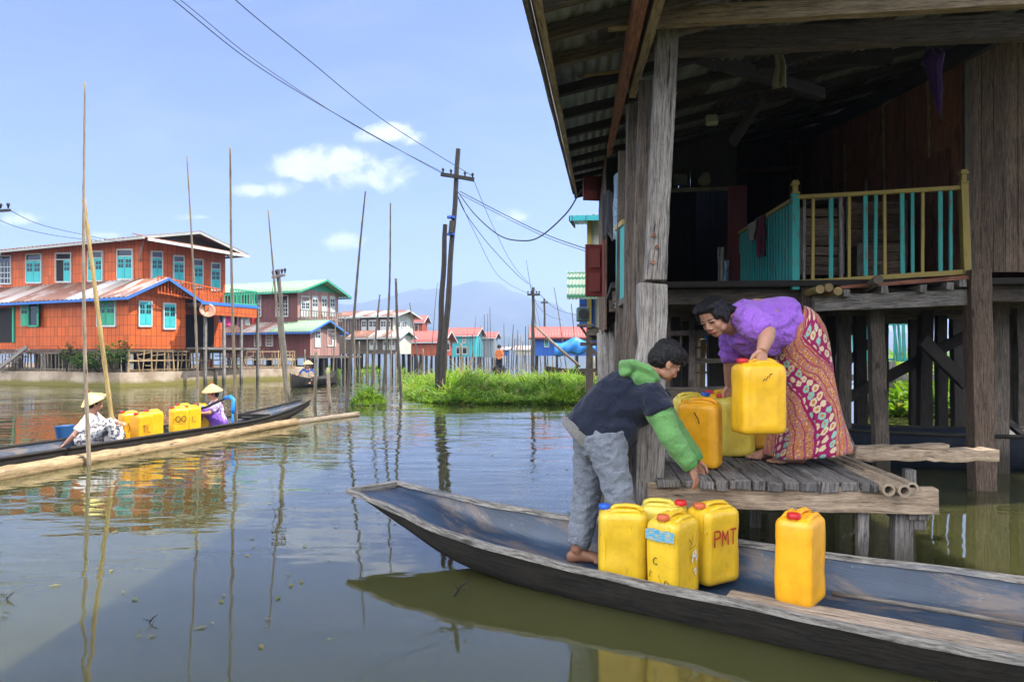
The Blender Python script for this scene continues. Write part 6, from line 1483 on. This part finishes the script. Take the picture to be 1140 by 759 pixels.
mb = MB(); mb.beam(NF.p(-.43, -.6, z_b-.05), NF.p(-.43, 5.2, z_b+.85), .03, .11, side=NF.R); mb.build('barge_board', M_GREY_D, nh)
mb = MB(); secs = []
za = CAMZ+(HY-298)/F*14.6
for i in range(10):
    k = i/9; secs.append([NF.p(-.48+1.0*u, -.15-.75*math.sin(k*1.35), za-.72*(1-math.cos(k*1.5))+.012*math.sin(u*1.0/.075*2*PI)) for u in [q/64 for q in range(65)]])
mb.loft(secs, caps=False, closed=False)
def awn_fn(nb):
    xy = nb.n('SeparateXYZ', {0: nb.uv()}); s = nb.math('LESS_THAN', nb.math('FRACT', nb.math('DIVIDE', xy.outputs[1], .24)), .34)
    return principled(nb, color=nb.mix(s, (.48, .55, .42), (.05, .25, .13)), rough=.5)
mb.build('awning', mat('green_white_awning', awn_fn), nh, smooth=True, solid=.008)
mb = MB(); mb.beam(NF.p(.0, -.06, z_a), NF.p(.0, -.06, z_b), .1, .05, side=NF.R); mb.build('corner_post', M_YELRAIL, nh)
stilts(nh, NF, -.1, 2.6, 0, 4, z_a, step=.6, w=.12, m=M_GREY_D)
mb = MB(); p = W(649, 350, 14.7); mb.box(p, (.26, .3, .30)); co = mb.build('machine_box', plain('machine_green', (.05, .09, .08)), nh, bevel=.02)
mb = MB(); mb.tube([p+V(0, -.151, 0), p+V(0, -.17, 0)], .11, n=18); mb.build('fan_grille', M_WIRE, co)
mb = MB(); mb.beam(W(643, 362, 14.7), W(660, 362, 14.7), .35, .05); mb.build('shelf', M_GREY_D, nh)
mb = MB(); mb.beam(W(647, 364, 14.7), W(659, 382, 14.7), .05, .05); mb.build('shelf_brace', M_GREY_D, nh)
mb = MB(); mb.beam(NF.p(-.05, -.03, 1.75), NF.p(-.05, -.03, 2.75), .35, .03, side=NF.R); mb.build('blue_panel', M_BLUEB, nh)
for yy_ in (383, 412):
    mb = MB(); mb.beam(W(646, yy_, 14.9), W(676, yy_, 14.9), .06, .08); mb.build('tie_rail', M_GREY_D, nh)
mb = MB(); mb.beam(W(655, 384, 14.8), W(672, 404, 14.8), .05, .07); mb.build('brace', M_GREY_D, nh)
# ---------------------------------------------------------------- poles standing in the water
def bamboo_pole(bx, by, tx, ty, r0, r1, m, label, group='bamboo poles standing in the water', name='bamboo_pole', z0=-.5, bend=None, d=None, node=.33, top=True):
    b = Wz(bx, by, 0) if d is None else W(bx, HY, d); b.z = 0
    t = W(tx, ty, b.y); ax = t-b; L = ax.length; n = max(8, int(L/node)*3); pts, rs = [], []
    bend = R.uniform(-.012, .012)*L if bend is None else bend
    st = b - ax*(abs(z0)/max(ax.z, .1)); full = t-st; bv = V(1, .3, 0)*bend; ph = R.random()*6
    for i in range(n+1):
        k = i/n; rr = lerp(r0, r1, k)*(1.16 if i % 3 == 0 else 1.0); pts.append(st+full*k+bv*math.sin(PI*k)+V(math.sin(k*L*1.4+ph), 0, 0)*.006*L/4); rs.append(rr*.85)
    mb = MB(); mb.tube(pts, rs, n=8); o = mb.build(name, m, smooth=True)
    o.data.materials[0] = m
    return tag(o, label, 'pole', group)
BP = [
 (100, 517, 94, 92, .026, .010, M_BAM, 'tallest thin grey bamboo pole, rising beside the yellow one at the far boat'),
 (129, 503, 93, 222, .030, .025, M_BAMY, 'thick yellow bamboo pole leaning across the woman in the yellow hat'),
 (219, 485, 208, 174, .028, .010, M_BAM, 'slim bamboo pole standing at the cans in the middle of the far boat'),
 (263, 478, 256, 165, .034, .016, M_BAM, 'straight tan bamboo pole in front of the orange house right end'),
 (322, 468, 299, 234, .036, .012, M_BAM, 'long bamboo pole leaning left in front of the maroon house'),
 (386, 452, 407, 213, .05, .018, M_BAMD, 'tall dark bamboo pole leaning right before the grey house'),
 (425, 446, 435, 226, .045, .018, M_BAMD, 'tall dark bamboo pole with slight right lean near the grass island'),
 (447, 443, 441, 310, .05, .035, M_BAMD, 'stout dark stake leaning left beside the grass island'),
 (413, 449, 423, 328, .04, .02, M_BAMD, 'middling dark bamboo pole between the two tall dark ones'),
 (350, 452, 352, 391, .045, .042, M_BAM, 'short thick tan stake standing in front of the man in the small boat'),
 (368, 452, 365, 409, .045, .04, M_BAM, 'shortest thick tan stake near the floating bamboo end'),
 (467, 415, 456, 337, .05, .03, M_BAMD, 'dark stake leaning left before the brick red house'),
 (479, 410, 487, 315, .045, .02, M_BAMD, 'thin dark bamboo pole just left of the utility poles'),
 (607, 402, 596, 338, .05, .03, M_BAMD, 'bamboo pole leaning left beside the far utility pole'),
 (631, 413, 617, 320, .05, .025, M_BAMD, 'tall bamboo pole leaning left before the blue house'),
 (641, 413, 636, 338, .045, .03, M_BAMD, 'upright bamboo pole before the blue tarpaulin'),
 (662, 432, 661, 398, .03, .028, M_BAMY, 'short pale stake at the right edge of the grass island'),
 (515, 432, 513, 382, .05, .045, M_BAM, 'short thick grey stake standing in the grass island'),
 (602, 410, 586, 290, .05, .018, M_BAMD, 'thin tall pole leaning left behind the far utility pole'),
]
for a in BP: bamboo_pole(*a)
SAME = 'thin weathered stake standing in the water among the distant houses'
for bx, by, tx, ty in ((339, 421, 339.5, 389), (359, 418, 359, 350), (371, 420, 374, 354), (384, 424, 384.5, 350), (395, 424, 394, 366), (409, 424, 409, 371), (417, 418, 416, 372), (458, 416, 458, 380), (524, 409, 530, 351), (523, 408, 520, 365), (539, 407, 539, 350), (544, 408, 543, 349), (547.5, 408, 545.5, 342), (550, 410, 550, 369), (562, 407, 561, 360), (564, 403, 567, 375), (569, 414, 571.6, 361), (571, 411, 573.5, 377), (574, 408, 576.5, 367), (586, 413, 585, 363), (589, 410, 588, 361), (579, 406, 580, 372), (557, 405, 556, 385), (625, 405, 619, 375), (534, 410, 534, 378), (597, 411, 599, 372), (581, 412, 582, 380), (441, 420, 441, 392), (527, 409, 526, 372), (531, 408, 532, 380), (536, 408, 535.5, 362), (542, 409, 541, 371), (553, 408, 554, 379), (566, 408, 566.5, 383), (576.5, 411, 577, 372), (583, 409, 583.5, 386), (592, 410, 591, 378), (609, 411, 610, 368), (615, 410, 615.5, 380), (400, 421, 400, 380), (435, 419, 436, 369), (470, 425, 471, 388), (430, 416, 430, 380)):
    bamboo_pole(bx, by, tx, ty, .05, .03, R.choice((M_BAM, M_BAMD, M_BAM)), SAME, 'distant stakes in the water', 'stake', node=.6)
mb = MB(); a = W(594, 361, 30); b = W(646, 408, 30); mb.tube([a, a.lerp(b, .5)-V(0, 0, .05), b], [.05, .06, .06], n=8); tag(mb.build('leaning_bamboo', M_BAM, smooth=True), 'bamboo slanting down from the far utility pole into the grass', 'bamboo')
# utility poles
def upole(bx, tx, ty, d, r0, r1, label, arm=None, m=M_POLE, zt=None):
    b = W(bx, HY, d); b.z = -.3; t = W(tx, ty, d); o = thing('utility_pole', label, 'utility pole', V(b.x, b.y, 0), 'utility poles'); ax = t-b
    pts = [b+ax*k/14+V(math.sin(k*1.3)*.012, 0, 0) for k in range(15)]; mb = MB(); mb.tube(pts, [lerp(r0, r1, k/14)*R.uniform(.95, 1.05) for k in range(15)], n=12); mb.build('shaft', m, o, smooth=True, auto=60)
    if arm:
        x0, y0, x1, y1 = arm; a, c = W(x0, y0, d-.12), W(x1, y1, d-.12); mb = MB(); mb.beam(a, c, .07, .085 if d > 16.5 else .05, seg=3, jit=.003); mb.build('crossarm', m, o)
        for k in (.06, .3, .72, .95):
            p = a.lerp(c, k)+V(0, 0, .045); mb = MB(); mb.tube([p, p+V(0, 0, .05), p+V(0, 0, .06), p+V(0, 0, .11)], [.018, .02, .035, .028], n=8); mb.build('insulator', M_WIRE, o, smooth=True)
    return o
p1 = upole(490, 510.5, 166, 17, .078, .058, 'tall dark utility pole with crossarm leaning right at the grass island', (491, 194, 528, 200))
mb = MB(); q = W(502, 262, 16.86)
for dz in (0, .42): mb.tube([q+V(.0, 0, dz), q+V(0, .0, dz+.05)], .10, n=10)
mb.build('blue_strap', M_CAPB, p1)
mb = MB(); mb.beam(W(501.5, 260, 16.8), W(503, 246, 16.8), .14, .1); mb.build('meter_box', M_POLE, p1, bevel=.01)
upole(486, 496, 250, 17.2, .085, .06, 'shorter dark utility pole without crossarm, left of the tall one')
upole(593, 593.8, 320, 29, .09, .06, 'distant utility pole with small crossarm behind the grass island', (587, 328, 601, 328))
upole(607, 606, 332, 60, .1, .08, 'faint utility pole far off beside the mountain, right of the nearer one', (602, 337, 610, 337))
upole(321, 310, 300, 16, .06, .045, 'grey utility pole with small arm leaning left before the maroon house', (303, 309, 318, 306), m=M_GREY)
upole(-7, -6, 222, 15, .09, .07, 'utility pole at the left edge of the view, only its arm showing', (-26, 236, 11, 234))
# wires
def wire(label, pts, r=.008, n=24):
    P = [W(*p) if len(p) == 3 and not isinstance(p, Vector) else Vector(p) for p in pts]; out = []
    for i in range(len(P)-1):
        a, b, c, d = P[max(i-1, 0)], P[i], P[i+1], P[min(i+2, len(P)-1)]
        for k in range(n//2): out.append(Vector([cr(a[j], b[j], c[j], d[j], k/(n//2)) for j in range(3)]))
    out.append(P[-1]); mb = MB(); mb.tube(out, r, n=5); return tag(mb.build('cable', M_WIRE, smooth=True), label, 'cable', 'overhead cables')
wire('lower of the two long cables from the tall pole up to the top edge', [(60, -110, 7.6), (193, 0, 9.9), (290, 76, 12), (400, 142, 14.6), (492, 193, 16.88)])
wire('cable running close beside the lower long cable up to the top edge', [(60, -106, 7.6), (203, 2, 10), (292, 73, 12.1), (402, 144, 14.7), (497, 194, 16.88)], .006)
wire('upper long cable from the tall pole up to the top edge', [(170, -90, 8), (262, 0, 9.9), (340, 64, 12), (430, 136, 14.6), (526, 196, 16.88)])
wire('thick loose cable dipping from the tall pole to the big house', [(508, 211, 16.8), (528, 238, 15), (556, 262, 13.4), (582, 268, 12.4), (602, 263, 11.7), (630, 238, 10.9), (646, 214, 10.4), (660, 201, 10)], .012)
wire('upper cable running right from the tall pole behind the big house', [(512, 213, 16.8), (560, 238, 16.3), (610, 262, 15.8), (656, 278, 15.3)], .010)
wire('second cable running right from the tall pole, just under the upper one', [(512, 216, 16.8), (560, 241, 16.3), (610, 265, 15.8), (656, 281, 15.3)], .007)
wire('slack cable from the tall pole down to the distant utility pole', [(510, 220, 16.9), (520, 240, 18), (545, 273, 21), (575, 305, 25), (588, 316, 28.9)], .010)
wire('long thin cable from the tall pole crossarm to the distant pole right arm', [(527, 200, 16.9), (548, 250, 21), (572, 296, 25), (600, 327, 28.9)], .007)
wire('long thin cable from the tall pole to the distant pole left arm', [(508, 214, 16.9), (530, 262, 21), (556, 308, 25), (588, 327, 28.9)], .007)
wire('distant cable sagging from the far utility pole behind the houses', [(600, 327, 28.9), (622, 345, 40), (650, 353, 55)], .012)
wire('short service cable at the distant pole, curling to the right', [(594, 330, 28.9), (600, 342, 29.5), (612, 352, 31), (626, 356, 33)], .008)
wire('thin cable from the left edge arm to the orange house eave', [(9, 233, 14.9), (45, 250, 18), (96, 262, 22), (150, 272, 25.2)], .008)
wire('lower thin cable from the left edge to the orange house', [(-20, 236, 14.9), (20, 253, 18), (66, 263, 22), (110, 268, 25.2)], .008)
wire('thin service cable hanging from the grey pole to the maroon house', [(305, 307, 16), (302, 330, 22), (296, 340, 28), (290, 341, 35)], .008)
# ---------------------------------------------------------------- water plants
def leaf(mb, b, d, L, w, bend, rn=None):
    d = Vector(d).normalized(); s = d.cross(V(0, 0, 1)); s = s.normalized() if s.length > .05 else V(R.uniform(-1, 1), R.uniform(-1, 1), 0).normalized()
    s = (s+V(R.uniform(-.4, .4), R.uniform(-.4, .4), R.uniform(-.3, .3))).normalized()
    p1 = b+d*L*.45; d2 = (d+V(d.x, d.y, 0)*bend*1.2-V(0, 0, bend)).normalized(); p2 = p1+d2*L*.38; d3 = (d2-V(0, 0, bend)).normalized(); p3 = p2+d3*L*.25
    mb.add([b-s*w*.3, b+s*w*.3, p1+s*w*.5, p1-s*w*.5, p2+s*w*.42, p2-s*w*.42, p3], [[0, 1, 2, 3], [3, 2, 4, 5], [5, 4, 6]], [[(0, 0), (1, 0), (1, 1), (0, 1)], [(0, 0), (1, 0), (1, 1), (0, 1)], [(0, 0), (1, 0), (1, 1)]], rn)
def patch(name, n, fn, hmin, hmax, mt=None, wid=(.018, .05)):
    mb = MB()
    for _ in range(n):
        r_ = fn()
        if r_ is None: continue
        p, hs_ = r_
        a = R.uniform(0, 2*PI); up_ = R.uniform(.55, 1.6); d = V(math.cos(a), math.sin(a), up_)
        L = R.uniform(hmin, hmax)*hs_; z = R.uniform(0, .45)*hs_*hmax*1.2
        leaf(mb, V(p.x, p.y, z), d, L, R.uniform(*wid), R.uniform(.1, .8))
    return tag(mb.build(name, mt or M_GRASS), kind='stuff')
def isl():
    d = 15.6*(1+R.random()**1.7*.75); px = R.uniform(450, 672)
    edge = 15.4+ (max(0, (495-px))/45)**1.6*2.6 + max(0, px-640)/32*2.2 + mnoise.noise(V(px*.05, 0, 0))*.5
    if d < edge: return None
    x = (px-CX)/F*d; hs_ = min(1, .30+(d-edge)*.32)*(1+.55*math.exp(-((px-515)/28)**2)+.3*math.exp(-((px-610)/25)**2))*(.75+.55*mnoise.noise(V(x*1.1, d*.8, 3))+.25*mnoise.noise(V(x*3, d*2, 1)))
    return V(x, d, 0), max(.13, hs_*.86)
patch('island_grass', 15000, isl, .22, .62)
def isl_tall():
    q = isl()
    return None if q is None else (q[0], q[1]*1.5)
patch('dry_reeds', 420, isl_tall, .45, .8, wid=(.006, .012), mt=leaf_mat('dry_reed', (.30, .22, .09), (.42, .33, .15)))
def isl_front():
    q = isl()
    return None if q is None or q[0].y > 18.5 else (q[0], max(.35, q[1]*.9))
patch('broad_leaf_weed', 1500, isl_front, .16, .34, wid=(.07, .13), mt=leaf_mat('broad_leaf', (.05, .13, .02), (.12, .22, .04)))
mb = MB()
for _ in range(170):
    px = R.gauss(R.choice((150, 300, 420, 560, 610)), 40); y = R.choice((478, 520, 585, 640, 700, 455))+R.gauss(0, 14)
    if y < 452 or (px > 380 and y > 530): continue
    p = Wz(px, y, .004); a = R.uniform(0, 6.3); L = R.uniform(.012, .03); d = V(math.cos(a), math.sin(a), 0); s_ = V(-d.y, d.x, 0)
    mb.add([p-d*L, p-s_*L*.4+V(0, 0, .004), p+d*L, p+s_*L*.4+V(0, 0, .003)], [[0, 1, 2, 3]], [[(0, 0)]*4])
tag(mb.build('floating_leaves', leaf_mat('fallen_leaf', (.22, .17, .06), (.12, .17, .04))), kind='stuff')
def clump(): 
    a, r_ = R.uniform(0, 6.3), R.random()**.6; p = Wz(405, 452, 0); return V(p.x+math.cos(a)*r_*.42, p.y+.5+math.sin(a)*r_*.6, 0), (1.15-r_)*.95
patch('reed_clump', 900, clump, .2, .55, wid=(.012, .03))
def shore():
    px = R.uniform(255, 450); y = R.uniform(405, 413)
    if mnoise.noise(V(px*.045, 0, 7)) < -.05: return None
    p = Wz(px, y+3, 0); return V(p.x, p.y, 0), .5+.4*mnoise.noise(V(px*.1, y, 0))
patch('shore_weed', 4000, shore, .2, .5, wid=(.04, .10))
def backbank():
    px = R.uniform(985, 1200); d = 12.5*(1+R.random()**1.4*.9); x = (px-CX)/F*d
    return V(x, d, 0), (.5+min(1, (d-12)*.22))*(1.0+.6*mnoise.noise(V(x*.8, d*.6, 5)))
patch('marsh_plants', 11000, backbank, .3, .75, wid=(.04, .10))
def shrub(label, c, h, w, n, ls=(.05, .12)):
    o = thing('shrub', label, 'shrub', c, 'shrubs on the bank'); c = Vector(c); mb = MB()
    tips = []
    for i in range(7):
        a = R.uniform(0, 6.3); t = c+V(math.cos(a)*w*R.uniform(.2, .9), math.sin(a)*w*R.uniform(.2, .9), h*R.uniform(.6, 1)); mid = c.lerp(t, .5)+V(0, 0, h*.12); mb.tube([c, mid, t], [.02, .014, .006], n=5); tips += [mid, t, mid.lerp(t, .5)]
    mb.build('stem', M_GREY_D, o, smooth=True)
    mb = MB()
    for _ in range(n):
        t = R.choice(tips); p = t+V(R.gauss(0, w*.22), R.gauss(0, w*.22), R.gauss(0, h*.12)); leaf(mb, p, V(R.uniform(-1, 1), R.uniform(-1, 1), R.uniform(-.3, .9)), R.uniform(*ls)*1.5, R.uniform(*ls)*.7, R.uniform(.1, .6))
    mb.build('foliage', M_LEAF, o)
shrub('bushy green shrub at the fence corner below the orange house', OF.p(-.25, -.38, .5), 1.1, .55, 420); shrub('small shrub left of the yellow leaning pole on the bank', OF.p(-1.8, -.4, .5), .75, .6, 320)
shrub('thin shrub against the dark stilts of the orange house', OF.p(-2.7, -.4, .5), 1.0, .3, 160); shrub('low spreading shrub at the foot of the bank fence', OF.p(-1.0, -.42, .5), .5, .7, 300); shrub('flowering shrub inside the lattice fence', OF.p(-.5, 1.4, .5), .95, .5, 260)
# fence and sheds seen through the stilts under the big house
fo = thing('bamboo_fence', 'pale bamboo stakes and rails seen beneath the big house', 'fence', W(790, 430, 13)); a = W(742, HY, 13.2); b = W(925, HY, 12.6); a.z = b.z = -.2
fence_run(fo, a, b, 1.6, 22, M_LOG, rails=(.35, .62, .92), w=.07)
fo = thing('teal_fence', 'teal slatted fence of a far veranda seen beneath the big house', 'fence', W(980, 390, 14)); a = W(940, HY, 14); b = W(1030, HY, 13.6); a.z = b.z = 1.0
fence_run(fo, a, b, .8, 20, M_TEALRAIL, rails=(.05, .95), w=.04)
mb = MB(); mb.beam(W(930, 420, 13.8), W(1040, 420, 13.5), .1, .12); mb.build('sill_beam', M_GREY, fo)
for px in (938, 965, 992, 1022):
    mb = MB(); q = W(px, HY, 13.8); mb.beam((q.x, q.y, -.4), (q.x, q.y, 1.0), .13, .13); mb.build('stilt', M_GREY, fo)
mb = MB(); secs = []
for i in range(13):
    k = i/12; secs.append([W(lerp(742, 815, k), lerp(374, 384, s)+2*math.sin(k*7), 16)+V(0, .1*math.sin(s*6+k*9), 0) for s in (0, .25, .5, .75, 1)])
mb.loft(secs, caps=False, closed=False); tag(mb.build('tarpaulin', M_TARP, smooth=True, solid=.02), 'strip of blue tarpaulin glimpsed beneath the big house behind the boy', 'tarpaulin')
# ---------------------------------------------------------------- small boats with people in the distance
def small_boat(label, px, d, L, w, ang, m=M_DKHULL):
    c = W(px, HY, d); c.z = 0; e = V(math.sin(rad(ang)), math.cos(rad(ang)), 0); n = V(e.y, -e.x, 0); o = thing('canoe', label, 'boat', c); secs = []
    for i in range(17):
        k = i/16; s = (k-.5)*L; ww = w/2*(1-abs(2*k-1)**2.6)+.03; zt = .26+.22*abs(2*k-1)**3; q = c+e*s
        secs.append([q-n*ww+V(0, 0, zt), q-n*ww*.8+V(0, 0, .06), q-V(0, 0, .05), q+n*ww*.8+V(0, 0, .06), q+n*ww+V(0, 0, zt), q+n*ww*.8+V(0, 0, zt-.03), q+V(0, 0, .09), q-n*ww*.8+V(0, 0, zt-.03)])
    mb = MB(); mb.loft(secs, along=True); mb.build('hull', m, o, smooth=True, auto=50)
    mb = MB(); mb.tube([s_[0] for s_ in secs], .02, n=6); mb.build('gunwale', M_HULL, o, smooth=True)
    return c, e
c, e = small_boat('dark little boat carrying a man in blue near the maroon house', 351, 25, 3.4, .7, 12)
M_BLUESH = cloth('blue_shirt', (.03, .08, .30)); M_TAN = cloth('tan_trousers', (.25, .2, .15)); M_ORSH = cloth('orange_shirt', (.55, .16, .05))
q = c-e*.5; sitter('person in blue shirt and pale hat in the little boat near the maroon house', (q.x, q.y, .10), (-e.x*.3+.2, -1, 0), .05, M_HATT, (0, 0, 1), M_BLUESH, M_TAN, ((q.x-.3, q.y-.4, .4), (q.x+.3, q.y-.4, .4)))
c, e = small_boat('narrow boat with a standing rower far off between the stakes', 556, 40, 3.4, .7, 5)
q = V(c.x, c.y-.6, .1); o = thing('person', 'tiny rower with orange top and dark trousers far off between the stakes', 'person', q); mb = MB()
head_parts(mb, q+V(0, 0, 1.42), V(0, -1, -.2), V(0, 0, 1), .22, q+V(0, 0, 1.25), .05); mb.tube([q+V(0, 0, .75), q+V(0, 0, 1.2)], [(.15, .1), (.18, .11)], n=10, up=(0, 1, 0))
for s in (-1, 1): mb.tube([q+V(s*.09, 0, .78), q+V(s*.10, 0, .4), q+V(s*.1, 0, 0)], [.09, .065, .045], n=8); mb.tube([q+V(s*.17, 0, 1.18), q+V(s*.22, -.1, .9), q+V(s*.1, -.25, .85)], [.05, .04, .03], n=8); hand_parts(mb, q+V(s*.1, -.25, .85), V(-s*.5, -1, 0), V(0, 0, 1), .16, thumb_side=s, fr=.01)
mb.remesh('body', M_SKIN, o, voxel=.014, it=1, colf=lambda p, n: SKB)
mb = MB(); mb.tube([q+V(0, 0, .72), q+V(0, 0, 1.27)], [(.18, .13), (.2, .13)], n=12, up=(0, 1, 0)); 
for s in (-1, 1): mb.tube([q+V(s*.16, 0, 1.2), q+V(s*.21, -.07, .98)], [.075, .06], n=8)
mb.remesh('shirt', M_ORSH, o, voxel=.02, it=1)
mb = MB(); mb.ell(q+V(0, 0, .78), (.17, .13, .1))
for s in (-1, 1): mb.tube([q+V(s*.09, 0, .78), q+V(s*.1, 0, .15)], [.11, .08], n=10)
mb.remesh('trousers', M_CLK, o, voxel=.02, it=1)
mb = MB(); mb.ell(q+V(0, .02, 1.48), (.12, .13, .12)); mb.remesh('hair', M_HAIR, o, voxel=.015, it=1)
# floating twigs
for i, (px, y, lab) in enumerate(((515, 664, 'bare dark twig poking out of the water left of the boat'), (168, 694, 'small brown weed afloat in the water at lower left'), (8, 668, 'dry weed stalk afloat at the left edge'))):
    p = Wz(px, y, 0); mb = MB(); s_ = .09 if i == 0 else .035
    mb.tube([p+V(-s_*.6, 0, -.02), p+V(-s_*.1, .02, s_*.5), p+V(s_*.5, .02, s_*.9)], [.006*s_/.09, .006*s_/.09, .002], n=5)
    for k in range(4): mb.tube([p+V(-s_*.2+k*s_*.2, .01, s_*.3+k*s_*.12), p+V(-s_*.5+k*s_*.35, -.03, s_*(.9-k*.3))], [.003*s_/.09, .001], n=4)
    tag(mb.build('twig', M_HULL, smooth=True), lab, 'twig')
